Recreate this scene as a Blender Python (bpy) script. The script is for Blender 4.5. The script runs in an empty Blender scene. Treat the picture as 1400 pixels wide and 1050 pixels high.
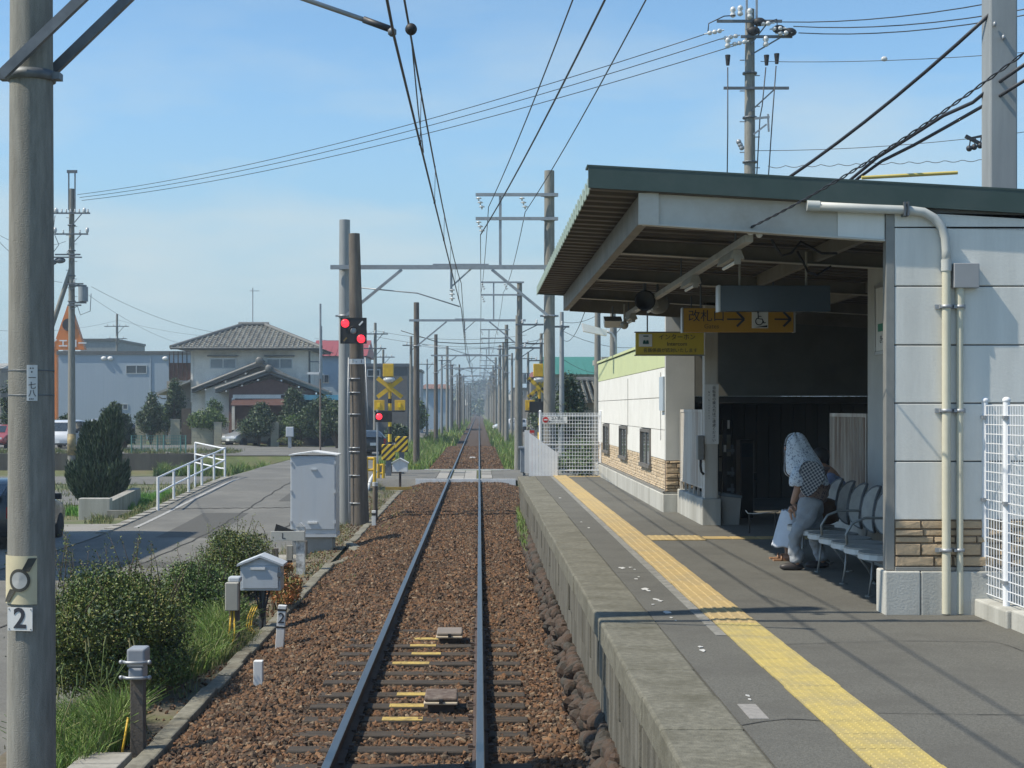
import bpy, bmesh, math, random
import numpy as np
from mathutils import Vector, Matrix, Euler
HAZE = 0.0007                   # density of the air
R = math.radians
random.seed(7)
rng = np.random.default_rng(7)
scene = bpy.context.scene
col = scene.collection

# ---------------------------------------------------------------- camera, sky, sun, exposure
F = 2100.0                      # focal length in photograph pixels
cam_d = bpy.data.cameras.new('camera')
cam = bpy.data.objects.new('camera', cam_d); col.objects.link(cam)
cam.location = (0, 0, 2.62); cam.rotation_euler = (R(90), 0, 0)
cam_d.sensor_width = 36; cam_d.lens = 36 * F / 1400
cam_d.shift_x = 45 / 1400; cam_d.shift_y = 33 / 1400
cam_d.clip_start = 0.1; cam_d.clip_end = 6000
scene.camera = cam

SUN_D = Vector((0.72, 0.17, -1.0)).normalized()      # the way the light travels
sun_el = math.asin(-SUN_D.z)
sun_az = math.atan2(-SUN_D.x, -SUN_D.y)               # clockwise from +Y
sd = bpy.data.lights.new('sun', 'SUN'); sd.energy = 4.8; sd.angle = R(0.53); sd.color = (1.0, 0.91, 0.76)
so = bpy.data.objects.new('sun', sd); col.objects.link(so)
so.rotation_euler = SUN_D.to_track_quat('-Z', 'Y').to_euler(); so.location = (-20, -5, 30)

world = bpy.data.worlds.new('World'); scene.world = world; world.use_nodes = True
nt = world.node_tree; nt.nodes.clear()
wo = nt.nodes.new('ShaderNodeOutputWorld'); bg = nt.nodes.new('ShaderNodeBackground')
sky = nt.nodes.new('ShaderNodeTexSky'); sky.sky_type = 'NISHITA'; sky.sun_disc = False
sky.sun_elevation = sun_el; sky.sun_rotation = sun_az
sky.air_density = 1.0; sky.dust_density = 0.35; sky.ozone_density = 3.0; sky.altitude = 0
tc = nt.nodes.new('ShaderNodeTexCoord')
mp = nt.nodes.new('ShaderNodeMapping'); mp.inputs['Scale'].default_value = (1.5, 1.5, 6.0)
mp.inputs['Location'].default_value = (6.1, 1.9, 4.1)
n1 = nt.nodes.new('ShaderNodeTexNoise'); n1.inputs['Scale'].default_value = 2.2; n1.inputs['Detail'].default_value = 7; n1.inputs['Roughness'].default_value = 0.55
cr = nt.nodes.new('ShaderNodeValToRGB'); cr.color_ramp.elements[0].position = 0.43; cr.color_ramp.elements[1].position = 0.66
sep = nt.nodes.new('ShaderNodeSeparateXYZ')
mr = nt.nodes.new('ShaderNodeMapRange'); mr.inputs['From Min'].default_value = 0.13; mr.inputs['From Max'].default_value = 0.32
mr.inputs['To Min'].default_value = 1.0; mr.inputs['To Max'].default_value = 0.05; mr.clamp = True
mu = nt.nodes.new('ShaderNodeMath'); mu.operation = 'MULTIPLY'
mu2 = nt.nodes.new('ShaderNodeMath'); mu2.operation = 'MULTIPLY'; mu2.inputs[1].default_value = 0.75
mix = nt.nodes.new('ShaderNodeMix'); mix.data_type = 'RGBA'
tint = nt.nodes.new('ShaderNodeMix'); tint.data_type = 'RGBA'; tint.blend_type = 'MULTIPLY'; tint.inputs[0].default_value = 1.0
tint.inputs[7].default_value = (0.85, 1.0, 1.02, 1)
L = nt.links.new
L(tc.outputs['Generated'], mp.inputs['Vector']); L(mp.outputs[0], n1.inputs['Vector']); L(n1.outputs['Fac'], cr.inputs[0])
L(tc.outputs['Generated'], sep.inputs[0]); L(sep.outputs['Z'], mr.inputs['Value'])
L(cr.outputs[0], mu.inputs[0]); L(mr.outputs[0], mu.inputs[1]); L(mu.outputs[0], mu2.inputs[0])
L(sky.outputs[0], tint.inputs[6]); L(mu2.outputs[0], mix.inputs[0]); pass
mix.inputs[7].default_value = (3.7, 4.4, 4.7, 1)
# the pale blue of the air low over the horizon lies in front of sky and cloud alike
hmr = nt.nodes.new('ShaderNodeMapRange'); hmr.inputs['From Min'].default_value = -0.01; hmr.inputs['From Max'].default_value = 0.24
hmr.inputs['To Min'].default_value = 0.9; hmr.inputs['To Max'].default_value = 0.0; hmr.clamp = True; hmr.interpolation_type = 'SMOOTHSTEP'
hmix = nt.nodes.new('ShaderNodeMix'); hmix.data_type = 'RGBA'; hmix.inputs[7].default_value = (2.05, 2.95, 3.65, 1)
L(sep.outputs['Z'], hmr.inputs['Value']); L(hmr.outputs[0], hmix.inputs[0]); L(tint.outputs[2], hmix.inputs[6]); L(hmix.outputs[2], mix.inputs[6])
L(mix.outputs[2], bg.inputs['Color']); bg.inputs['Strength'].default_value = 0.145
L(bg.outputs[0], wo.inputs['Surface'])
scene.view_settings.view_transform = 'Standard'; scene.view_settings.look = 'None'
scene.view_settings.exposure = 0.2; scene.view_settings.gamma = 1.0; scene.view_settings.use_curve_mapping = False
scene.render.engine = 'CYCLES'
scene.cycles.max_bounces = 6; scene.cycles.diffuse_bounces = 3; scene.cycles.transparent_max_bounces = 8
scene.cycles.volume_bounces = 0; scene.cycles.use_denoising = True

# ---------------------------------------------------------------- helpers
def srgb(r, g, b):
    def f(c):
        c /= 255.0
        return c / 12.92 if c <= 0.04045 else ((c + 0.055) / 1.055) ** 2.4
    return (f(r), f(g), f(b))

MATS = {}
def mat(name, c1, c2=None, rough=0.7, metal=0.0, scale=3.0, detail=5, bump=0.0, bscale=None, streak=False, island=False,
        emit=0.0, spec=0.5, dirt=None, dirt_scale=0.6, dirt_amt=0.5, stops=None, trans=0.0, coat=0.0, stretch=None):
    if name in MATS: return MATS[name]
    m = bpy.data.materials.new(name); m.use_nodes = True; t = m.node_tree
    p = t.nodes['Principled BSDF']; MATS[name] = m
    p.inputs['Roughness'].default_value = rough; p.inputs['Metallic'].default_value = metal
    p.inputs['Specular IOR Level'].default_value = spec
    if coat: p.inputs['Coat Weight'].default_value = coat; p.inputs['Coat Roughness'].default_value = 0.08
    N = t.nodes.new; K = t.links.new
    geo = N('ShaderNodeNewGeometry')
    mpn = N('ShaderNodeMapping'); K(geo.outputs['Position'], mpn.inputs['Vector'])
    if streak: mpn.inputs['Scale'].default_value = (1, 1, 0.12)
    if stretch: mpn.inputs['Scale'].default_value = stretch
    nz = N('ShaderNodeTexNoise'); nz.inputs['Scale'].default_value = scale; nz.inputs['Detail'].default_value = detail; nz.inputs['Roughness'].default_value = 0.62
    K(mpn.outputs[0], nz.inputs['Vector'])
    c2 = c2 or tuple(min(1, x * 0.75) for x in c1)
    ramp = N('ShaderNodeValToRGB')
    ramp.color_ramp.elements[0].position = 0.3; ramp.color_ramp.elements[1].position = 0.7
    ramp.color_ramp.elements[0].color = (*c2, 1); ramp.color_ramp.elements[1].color = (*c1, 1)
    if stops:
        ramp.color_ramp.elements[0].position = 0; ramp.color_ramp.elements[0].color = (*stops[0], 1)
        ramp.color_ramp.elements[1].position = 1; ramp.color_ramp.elements[1].color = (*stops[-1], 1)
        for i, s in enumerate(stops[1:-1]):
            e = ramp.color_ramp.elements.new((i + 1) / (len(stops) - 1)); e.color = (*s, 1)
    if island:
        ad = N('ShaderNodeMath'); ad.operation = 'MULTIPLY_ADD'; ad.inputs[1].default_value = 0.3; ad.inputs[2].default_value = -0.15
        K(nz.outputs['Fac'], ad.inputs[0])
        ad2 = N('ShaderNodeMath'); ad2.operation = 'ADD'; K(geo.outputs['Random Per Island'], ad2.inputs[0]); K(ad.outputs[0], ad2.inputs[1])
        K(ad2.outputs[0], ramp.inputs[0])
        if not stops: ramp.color_ramp.elements[0].position = 0.0; ramp.color_ramp.elements[1].position = 1.0
    else:
        K(nz.outputs['Fac'], ramp.inputs[0])
    out = ramp.outputs[0]
    if dirt:
        n2 = N('ShaderNodeTexNoise'); n2.inputs['Scale'].default_value = dirt_scale; n2.inputs['Detail'].default_value = 8; n2.inputs['Roughness'].default_value = 0.7
        K(mpn.outputs[0], n2.inputs['Vector'])
        r2 = N('ShaderNodeValToRGB'); r2.color_ramp.elements[0].position = 0.45; r2.color_ramp.elements[1].position = 0.68
        r2.color_ramp.elements[1].color = (dirt_amt,) * 3 + (1,)
        K(n2.outputs['Fac'], r2.inputs[0])
        mx = N('ShaderNodeMix'); mx.data_type = 'RGBA'; K(r2.outputs[0], mx.inputs[0]); K(out, mx.inputs[6]); mx.inputs[7].default_value = (*dirt, 1)
        out = mx.outputs[2]
    K(out, p.inputs['Base Color'])
    if emit: K(out, p.inputs['Emission Color']); p.inputs['Emission Strength'].default_value = emit
    if trans: p.inputs['Transmission Weight'].default_value = trans
    if bump:
        n3 = N('ShaderNodeTexNoise'); n3.inputs['Scale'].default_value = bscale or scale * 6; n3.inputs['Detail'].default_value = 6
        K(geo.outputs['Position'], n3.inputs['Vector'])
        b = N('ShaderNodeBump'); b.inputs['Strength'].default_value = bump; b.inputs['Distance'].default_value = 0.01
        K(n3.outputs['Fac'], b.inputs['Height']); K(b.outputs[0], p.inputs['Normal'])
    return m

def wloc(o):
    v = Vector((0, 0, 0))
    while o: v += o.location; o = o.parent
    return v

def tag(o, label=None, cat=None, group=None, kind=None):
    if label: o['label'] = label
    if cat: o['category'] = cat
    if group: o['group'] = group
    if kind: o['kind'] = kind
    return o

def thing(name, loc, label, cat, group=None):
    o = bpy.data.objects.new(name, None); o.empty_display_size = 0.2; col.objects.link(o); o.location = loc
    return tag(o, label, cat, group)

def structure(name, loc=(0, 0, 0)):
    o = bpy.data.objects.new(name, None); col.objects.link(o); o.location = loc; o['kind'] = 'structure'
    return o

class MB:
    def __init__(s): s.v = []; s.f = []; s.sm = []
    def add(s, vs, fs, smooth=False):
        b = len(s.v); s.v += [tuple(v) for v in vs]
        for f in fs: s.f.append(tuple(i + b for i in f)); s.sm.append(smooth)
        return s
    def box(s, x0, x1, y0, y1, z0, z1):
        v = [(x, y, z) for z in (z0, z1) for y in (y0, y1) for x in (x0, x1)]
        return s.add(v, [(0, 2, 3, 1), (4, 5, 7, 6), (0, 1, 5, 4), (2, 6, 7, 3), (0, 4, 6, 2), (1, 3, 7, 5)])
    def obox(s, c, size, rot=None):
        c = Vector(c); M_ = (rot or Matrix.Identity(3)); h = Vector(size) / 2
        v = [c + M_ @ Vector((sx * h.x, sy * h.y, sz * h.z)) for sz in (-1, 1) for sy in (-1, 1) for sx in (-1, 1)]
        return s.add(v, [(0, 2, 3, 1), (4, 5, 7, 6), (0, 1, 5, 4), (2, 6, 7, 3), (0, 4, 6, 2), (1, 3, 7, 5)])
    def bar(s, p0, p1, w, h=None):                      # rectangular bar from p0 to p1
        p0 = Vector(p0); p1 = Vector(p1); h = h or w; d = p1 - p0
        q = d.to_track_quat('Y', 'Z').to_matrix()
        return s.obox((p0 + p1) / 2, (w, d.length, h), q)
    def cyl(s, p0, p1, r0, r1=None, n=12, cap=True):
        p0 = Vector(p0); p1 = Vector(p1); r1 = r0 if r1 is None else r1
        q = (p1 - p0).to_track_quat('Z', 'Y').to_matrix()
        ring = [Vector((math.cos(2 * math.pi * i / n), math.sin(2 * math.pi * i / n), 0)) for i in range(n)]
        a = [p0 + q @ (r * r0) for r in ring]; b = [p1 + q @ (r * r1) for r in ring]
        s.add(a + b, [(i, (i + 1) % n, n + (i + 1) % n, n + i) for i in range(n)], True)
        if cap:
            s.add(a, [tuple(reversed(range(n)))]); s.add(b, [tuple(range(n))])
        return s
    def tube(s, pts, r, n=8):
        pts = [Vector(p) for p in pts]; vs = []; prev = None
        for i, p in enumerate(pts):
            d = (pts[min(i + 1, len(pts) - 1)] - pts[max(i - 1, 0)]).normalized()
            q = d.to_track_quat('Z', 'Y').to_matrix()
            if prev is None: u = q @ Vector((1, 0, 0))
            else: u = (prev - d * prev.dot(d)).normalized()
            prev = u; w = d.cross(u)
            rr = r[i] if isinstance(r, (list, tuple)) else r
            vs += [p + (u * math.cos(2 * math.pi * k / n) + w * math.sin(2 * math.pi * k / n)) * rr for k in range(n)]
        fs = []
        for i in range(len(pts) - 1):
            for k in range(n): fs.append((i * n + k, i * n + (k + 1) % n, (i + 1) * n + (k + 1) % n, (i + 1) * n + k))
        fs.append(tuple(reversed(range(n)))); fs.append(tuple((len(pts) - 1) * n + k for k in range(n)))
        return s.add(vs, fs, True)
    def prism(s, poly, vec):
        n = len(poly); vec = Vector(vec); a = [Vector(p) for p in poly]; b = [p + vec for p in a]
        s.add(a + b, [(i, (i + 1) % n, n + (i + 1) % n, n + i) for i in range(n)])
        s.add(a, [tuple(reversed(range(n)))]); s.add(b, [tuple(range(n))])
        return s
    def lathe(s, c, prof, n=16, axis='Z', smooth=True):
        c = Vector(c); vs = []
        for (r, h) in prof:
            for k in range(n):
                a = 2 * math.pi * k / n; x, y = r * math.cos(a), r * math.sin(a)
                vs.append(c + (Vector((x, y, h)) if axis == 'Z' else Vector((x, h, y)) if axis == 'Y' else Vector((h, x, y))))
        fs = [(i * n + k, i * n + (k + 1) % n, (i + 1) * n + (k + 1) % n, (i + 1) * n + k) for i in range(len(prof) - 1) for k in range(n)]
        fs.append(tuple(reversed(range(n)))); fs.append(tuple((len(prof) - 1) * n + k for k in range(n)))
        return s.add(vs, fs, smooth)
    def ball(s, c, r, n=12, m=8):
        r = r if isinstance(r, (tuple, list)) else (r, r, r); vs = []; c = Vector(c)
        for i in range(1, m):
            t = math.pi * i / m
            for k in range(n):
                a = 2 * math.pi * k / n
                vs.append(c + Vector((r[0] * math.sin(t) * math.cos(a), r[1] * math.sin(t) * math.sin(a), r[2] * math.cos(t))))
        fs = [(i * n + k, (i + 1) * n + k, (i + 1) * n + (k + 1) % n, i * n + (k + 1) % n) for i in range(m - 2) for k in range(n)]
        vs += [c + Vector((0, 0, r[2])), c - Vector((0, 0, r[2]))]; T = (m - 1) * n
        fs += [(T, k, (k + 1) % n) for k in range(n)] + [(T + 1, (m - 2) * n + (k + 1) % n, (m - 2) * n + k) for k in range(n)]
        return s.add(vs, fs, True)
    def mesh(s, name, origin=(0, 0, 0)):
        o = Vector(origin); me = bpy.data.meshes.new(name)
        me.from_pydata([(v[0] - o.x, v[1] - o.y, v[2] - o.z) for v in s.v], [], s.f)
        me.polygons.foreach_set('use_smooth', s.sm); me.update()
        return me
    def build(s, name, m, parent=None, bevel=0, label=None, cat=None, group=None, kind=None, origin=None, seg=2):
        if parent: org = wloc(parent)
        elif origin is not None: org = Vector(origin)
        else:
            xs = [v[0] for v in s.v]; ys = [v[1] for v in s.v]; zs = [v[2] for v in s.v]
            org = Vector(((min(xs) + max(xs)) / 2, (min(ys) + max(ys)) / 2, min(zs)))
        me = s.mesh(name, org); o = bpy.data.objects.new(name, me); col.objects.link(o)
        me.materials.append(m)
        if parent: o.parent = parent
        else: o.location = org
        if bevel:
            b = o.modifiers.new('bevel', 'BEVEL'); b.width = bevel; b.segments = seg; b.limit_method = 'ANGLE'; b.harden_normals = False
        return tag(o, label, cat, group, kind)

def inst(o, parent=None, loc=None, rz=None, scale=None):
    c = o.copy(); col.objects.link(c)
    c.parent = parent if parent is not None else o.parent
    if loc is not None: c.location = loc
    if rz is not None: c.rotation_euler = (0, 0, rz)
    if scale is not None: c.scale = scale
    return c

def copy_tree(o, loc=None, rz=None, label=None, parent=None):
    c = o.copy(); col.objects.link(c); c.parent = parent
    for ch in o.children: copy_tree(ch, parent=c)
    if loc is not None: c.location = loc
    if rz is not None: c.rotation_euler = (0, 0, rz)
    if label: c['label'] = label
    return c

def npmesh(name, verts, faces, m, parent=None, smooth=False, **kw):
    """verts (n,3), faces (k,3|4) as one mesh object, fast"""
    me = bpy.data.meshes.new(name); k = faces.shape[1]
    me.vertices.add(len(verts)); me.vertices.foreach_set('co', verts.astype(np.float32).ravel())
    me.loops.add(faces.size); me.loops.foreach_set('vertex_index', faces.astype(np.int32).ravel())
    me.polygons.add(len(faces)); me.polygons.foreach_set('loop_start', np.arange(0, faces.size, k, dtype=np.int32))
    me.polygons.foreach_set('use_smooth', np.full(len(faces), smooth))
    me.update(calc_edges=True); me.materials.append(m)
    o = bpy.data.objects.new(name, me); col.objects.link(o)
    if parent: o.parent = parent
    return tag(o, **kw)

def text(s, size, loc, m, parent, rot=(R(90), 0, 0), name='lettering', sx=1.0, depth=0.0015, spacing=1.0, bold=0.0, align='CENTER'):
    cu = bpy.data.curves.new(name, 'FONT'); cu.body = s; cu.size = size; cu.align_x = align; cu.align_y = 'CENTER'
    cu.extrude = depth; cu.space_character = spacing; cu.offset = bold; cu.resolution_u = 3
    o = bpy.data.objects.new(name + '_curve', cu); col.objects.link(o)
    bpy.context.view_layer.update()
    me = bpy.data.meshes.new_from_object(o.evaluated_get(bpy.context.evaluated_depsgraph_get()))
    bpy.data.objects.remove(o); me.materials.clear(); me.materials.append(m)
    t = bpy.data.objects.new(name, me); col.objects.link(t); t.parent = parent
    t.location = Vector(loc) - wloc(parent); t.rotation_euler = rot; t.scale = (sx, 1, 1)
    return t

def P(px, py, Y):
    """the point at depth Y that the survey of the photograph gives for a pixel (used as a tape measure)"""
    return Vector(((px - 655) / F * Y, Y, 2.62 - (py - 558) / F * Y))

def smooth(a, b, x):
    t = np.clip((np.asarray(x, float) - a) / (b - a), 0, 1); return t * t * (3 - 2 * t)

# ---------------------------------------------------------------- materials
concrete = mat('weathered_concrete', (.36, .35, .31), (.26, .25, .22), .9, scale=9, bump=.25, streak=True, dirt=(.13, .12, .10), dirt_scale=1.5, dirt_amt=.6)
pole_con = mat('pole_concrete', (.29, .288, .258), (.178, .177, .158), .88, scale=26, bump=.55, bscale=120, streak=True, dirt=(.16, .145, .12), dirt_scale=2.2, dirt_amt=.6)
pole_light = mat('galvanised_pole', (.34, .36, .36), (.26, .275, .275), .55, metal=.25, scale=6, streak=True, bump=.08)
pole_dark = mat('aged_dark_pole', (.135, .115, .095), (.085, .075, .065), .9, scale=12, streak=True, bump=.4, dirt=(.22, .2, .17), dirt_scale=3, dirt_amt=.5)
steel = mat('galvanised_steel', (.38, .40, .42), (.29, .31, .33), .5, metal=.5, scale=8, bump=.05)
steel_dark = mat('dull_steel', (.17, .19, .21), (.11, .125, .14), .55, metal=.4, scale=8)
black = mat('black_rubber', (.018, .018, .02), (.012, .012, .013), .6, scale=5)
cable_m = mat('cable_sheath', (.03, .035, .045), (.02, .022, .028), .5, scale=5)
white_p = mat('white_paint', (.78, .79, .78), (.66, .67, .66), .45, scale=7, dirt=(.42, .40, .36), dirt_scale=2.5, dirt_amt=.35, streak=True)
cab_p = mat('cabinet_paint', (.52, .56, .60), (.44, .48, .52), .5, scale=5, streak=True, dirt=(.32, .31, .29), dirt_scale=2.5, dirt_amt=.4)
porcelain = mat('porcelain', (.66, .68, .68), (.5, .52, .52), .2, scale=9)
yellow_p = mat('yellow_paint', (.72, .46, .03), (.58, .36, .03), .55, scale=9, dirt=(.3, .2, .06), dirt_scale=3, dirt_amt=.4)
black_p = mat('black_paint', (.022, .022, .022), (.015, .015, .015), .5, scale=9)
red_lamp = mat('red_signal_light', (1.0, .03, .05), (1.0, .03, .05), .3, emit=1.7)
glass_d = mat('dark_window_glass', (.045, .06, .075), (.03, .04, .05), .06, scale=1.5, spec=.9)
asphalt = mat('road_asphalt', (.165, .163, .148), (.085, .084, .075), .9, scale=60, bump=.35, bscale=140, dirt=(.19, .185, .165), dirt_scale=.45, dirt_amt=.8)
plat_as = mat('platform_asphalt', (.155, .152, .132), (.072, .071, .061), .9, scale=75, bump=.6, bscale=170, dirt=(.082, .079, .068), dirt_scale=1.3, dirt_amt=.75)
crop_g = mat('coping_concrete', (.20, .192, .15), (.10, .097, .075), .92, scale=22, bump=.5, bscale=90, dirt=(.085, .08, .055), dirt_scale=2.0, dirt_amt=.85)
rust_rail = mat('rail_rust', (.085, .055, .04), (.045, .032, .027), .8, scale=15, bump=.3)
rail_top = mat('polished_rail', (.30, .295, .28), (.2, .195, .185), .36, metal=1.0, scale=12, stretch=(40, .3, 1))
wood_sl = mat('sleeper_wood', (.055, .044, .034), (.025, .021, .017), .9, scale=10, bump=.6, bscale=40, stretch=(.3, 4, 4), dirt=(.10, .075, .05), dirt_scale=5, dirt_amt=.6)
ballast_m = mat('ballast_stone', (.2, .13, .09), rough=.95, island=True, scale=20,
                stops=[(.03, .020, .013), (.095, .05, .026), (.17, .085, .04), (.105, .060, .035), (.225, .125, .062), (.06, .038, .026), (.12, .085, .055), (.045, .028, .019), (.29, .215, .14)])
bed_m = mat('ballast_bed', (.085, .054, .033), (.03, .021, .015), .98, scale=26, detail=9, bump=1.0, bscale=30)
soil = mat('soil', (.17, .14, .10), (.10, .085, .06), .95, scale=9, bump=.6, bscale=20, dirt=(.11, .12, .045), dirt_scale=1.2, dirt_amt=.8)
field_m = mat('field_ground', (.10, .13, .045), (.075, .09, .035), .95, scale=2.2, bump=.6, bscale=14, dirt=(.17, .145, .09), dirt_scale=.35, dirt_amt=.8)
grass_m = mat('grass_blade', (.1, .2, .03), rough=.6, island=True, scale=3, stops=[(.07, .14, .02), (.11, .21, .03), (.17, .28, .05), (.24, .30, .09), (.28, .26, .13)])
grass_dry = mat('dry_grass_blade', (.1, .2, .03), rough=.7, island=True, scale=3, stops=[(.07, .12, .03), (.11, .16, .045), (.2, .2, .08), (.26, .22, .12)])
rice_m = mat('rice_blade', (.1, .2, .03), rough=.6, island=True, scale=3, stops=[(.09, .22, .03), (.13, .30, .04), (.16, .33, .06)])
leaf_a = mat('shrub_leaf', (.07, .12, .03), rough=.55, island=True, scale=4, stops=[(.035, .058, .009), (.07, .115, .014), (.11, .155, .02), (.16, .19, .032), (.19, .15, .04)])
leaf_b = mat('green_leaf', (.07, .12, .03), rough=.5, island=True, scale=4, stops=[(.035, .07, .015), (.07, .135, .025), (.11, .19, .035), (.16, .22, .055)])
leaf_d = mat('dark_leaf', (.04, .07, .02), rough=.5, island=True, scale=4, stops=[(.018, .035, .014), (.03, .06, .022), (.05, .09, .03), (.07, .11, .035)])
leaf_r = mat('autumn_leaf', (.3, .12, .03), rough=.6, island=True, scale=4, stops=[(.10, .15, .03), (.24, .16, .04), (.36, .13, .04), (.42, .17, .06)])
conifer_m = mat('conifer_spray', (.03, .07, .04), rough=.7, island=True, scale=3, stops=[(.02, .042, .022), (.04, .075, .037), (.065, .105, .055), (.09, .12, .07)])
bark = mat('bark', (.13, .10, .075), (.07, .055, .04), .9, scale=12, bump=.6)
# ---------------------------------------------------------------- terrain
def zg(X, Y):
    X = np.asarray(X, float); Y = np.asarray(Y, float)
    A = -.55 + .53 * smooth(36, 58, Y)                          # the road climbs to the crossing
    low = smooth(-9.75, -10.7, X) * smooth(42, 46, Y) * (1 - smooth(83.9, 84.1, Y))
    left = A * (1 - low) + (-.95) * low
    left = left + smooth(84, 84.4, Y) * smooth(-14.5, -15.8, X) * .12
    bed = -.50 + .26 * smooth(56.6, 58, Y)
    right = -.35 + .27 * smooth(34, 42, Y)
    z = np.where(X < 0, left + ((-.36 + 0 * X) - left) * smooth(-4.1, -3.1, X) + (bed + .36) * smooth(-2.86, -2.7, X), right + (bed - right) * smooth(1.9, 1.4, X))
    road = smooth(56.55, 56.85, Y) * (1 - smooth(66.2, 68, Y))      # crossing road at rail level
    return z + (-.035 - z) * road * smooth(-9.9, -8.5, X)

def drape(name, xs, ys, m, dz=0.0, parent=None, z=None, **kw):
    xs = np.asarray(xs, float); ys = np.asarray(ys, float)
    Xg, Yg = np.meshgrid(xs, ys); Zg = (zg(Xg, Yg) if z is None else z(Xg, Yg)) + dz
    v = np.stack([Xg, Yg, Zg], -1).reshape(-1, 3); nx = len(xs)
    i, j = np.meshgrid(np.arange(nx - 1), np.arange(len(ys) - 1)); a = (j * nx + i).ravel()
    f = np.stack([a, a + 1, a + nx + 1, a + nx], -1)
    return npmesh(name, v, f, m, parent, smooth=True, **kw)

def ar(a, b, s): return list(np.arange(a, b, s)) + [b]
gx = [-2500, -900, -400, -200, -120, -80, -50, -36, -28, -22] + ar(-18, 8, .25) + [9, 11, 14, 18, 25, 40, 80, 150, 300, 800, 2500]
gy = [-60, -30, -10, 0, 4] + ar(6, 92, .5) + [95, 100, 106, 115, 130, 150, 200, 300, 500, 900, 1800, 4500]
drape('ground', gx, gy, field_m, -.012, kind='structure')

def sheet_line(name, m, dz, x0, x1, ys, **kw): return drape(name, x0 if hasattr(x0, '__len__') else np.linspace(x0, x1, 9), ys, m, dz, **kw)
drape('road', ar(-9.35, -4.35, .25), ar(4, 56.5, .5), asphalt, .006, kind='structure')
drape('crossing_road', ar(-60, -9.9, 2) + ar(-9.6, -2.0, .25), ar(56.5, 66.5, .5), asphalt, .010, kind='structure')
drape('crossing_road_east', ar(.95, 9, .3) + [12, 20, 60], ar(56.8, 66.3, .5), asphalt, .010, kind='structure')
drape('junction_pavement', ar(-9.9, -5.4, .3), ar(66.5, 84.6, .7), asphalt, .02, kind='structure')
drape('junction_pavement', ar(-26, -15, 1) + ar(-14.8, -5.4, .3), ar(84.5, 103.5, .7), asphalt, .035, kind='structure')
drape('upper_lot', ar(-60, -26, 2), ar(90, 125, 2), asphalt, .035, kind='structure')
drape('far_road', ar(-8.2, -4.6, .4), [66.5, 70, 75, 80, 90, 100, 120, 150, 200, 300, 500, 800], asphalt, .014, kind='structure')
drape('east_road', ar(3.0, 5.6, .4), [66.3, 70, 80, 100, 150, 200, 300, 500], asphalt, .014, kind='structure')
drape('yard_road', ar(4.5, 40, 2), ar(38, 57, 2), asphalt, .012, kind='structure')
drape('parking_lot', ar(-70, -9.4, 1.2), ar(22, 41, .8), mat('gravel_lot', (.30, .29, .27), (.2, .195, .18), .95, scale=40, bump=.6, bscale=60, dirt=(.12, .13, .06), dirt_scale=.5, dirt_amt=.6), .008, kind='structure')
drape('path', ar(-60, -9.7, 1.2), ar(72, 80, 1), asphalt, .012, kind='structure')
drape('verge_soil', ar(-4.35, -2.86, .15), ar(5, 56.5, .5), soil, .012, kind='structure')
drape('verge_soil_east', ar(1.7, 4.4, .3), ar(37.3, 56.5, .8), soil, .012, kind='structure')
white_line = mat('road_line_paint', (.50, .50, .48), (.17, .17, .16), .8, scale=14, detail=8)
drape('edge_line', [-9.02, -8.9], ar(40, 57.5, .5), white_line, .014, kind='structure')
seam_m = mat('road_seam', (.05, .049, .045), (.035, .034, .03), .95)
patch_m = mat('road_patch', (.10, .099, .09), (.06, .059, .053), .95, scale=50, bump=.4)
for (xa, xb, ya, yb) in ((-7.9, -6.6, 37.5, 44.0), (-6.2, -5.3, 47.5, 52.5), (-8.8, -5.8, 30.5, 31.6)): drape('road_patch', ar(xa, xb, .25), ar(ya, yb, .5), patch_m, .0105, kind='structure')
for (xa, ya, xb, yb) in ((-6.9, 20, -6.75, 56), (-9.2, 45.2, -4.5, 45.6), (-4.9, 33, -5.2, 50)):
    n_ = 60; X_ = np.linspace(xa, xb, n_) + .03 * np.sin(np.arange(n_) * 1.7); Y_ = np.linspace(ya, yb, n_) + (.06 * np.sin(np.arange(n_) * 1.3) if abs(yb - ya) < 2 else 0); hx_ = .02 if abs(yb - ya) > 2 else 0; hy_ = 0 if hx_ else .05
    V_ = np.concatenate([np.stack([X_ - hx_, Y_ - hy_, zg(X_ - hx_, Y_ - hy_) + .016], -1), np.stack([X_ + hx_, Y_ + hy_, zg(X_ + hx_, Y_ + hy_) + .016], -1)]); i_ = np.arange(n_ - 1)
    npmesh('road_seam', V_, np.stack([i_, i_ + n_, i_ + n_ + 1, i_ + 1], -1), seam_m, kind='structure')

# ---------------------------------------------------------------- ballast
def bz(X, Y):
    X = np.asarray(X, float); Y = np.asarray(Y, float)
    d = np.abs(X + .56)
    top = -.178 + .040 * smooth(17.5, 21, Y)
    z = top + (-.36 - top) * smooth(1.25, 2.35, d)
    return z + .012 * np.sin(X * 9 + Y * 3.1) * np.sin(Y * 7.3 - X * 4)
drape('ballast_bed', ar(-2.75, 1.7, .1), ar(6, 56.9, .25), bed_m, 0, z=lambda X, Y: bz(X, Y) - .022, kind='structure')
drape('far_ballast_bed', ar(-2.6, 1.5, .2), ar(66.2, 150, 1) + [170, 200, 250, 300, 400, 600, 900], bed_m, 0,
      z=lambda X, Y: -.13 - .16 * smooth(1.3, 2.1, np.abs(X + .56)), kind='structure')

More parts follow.
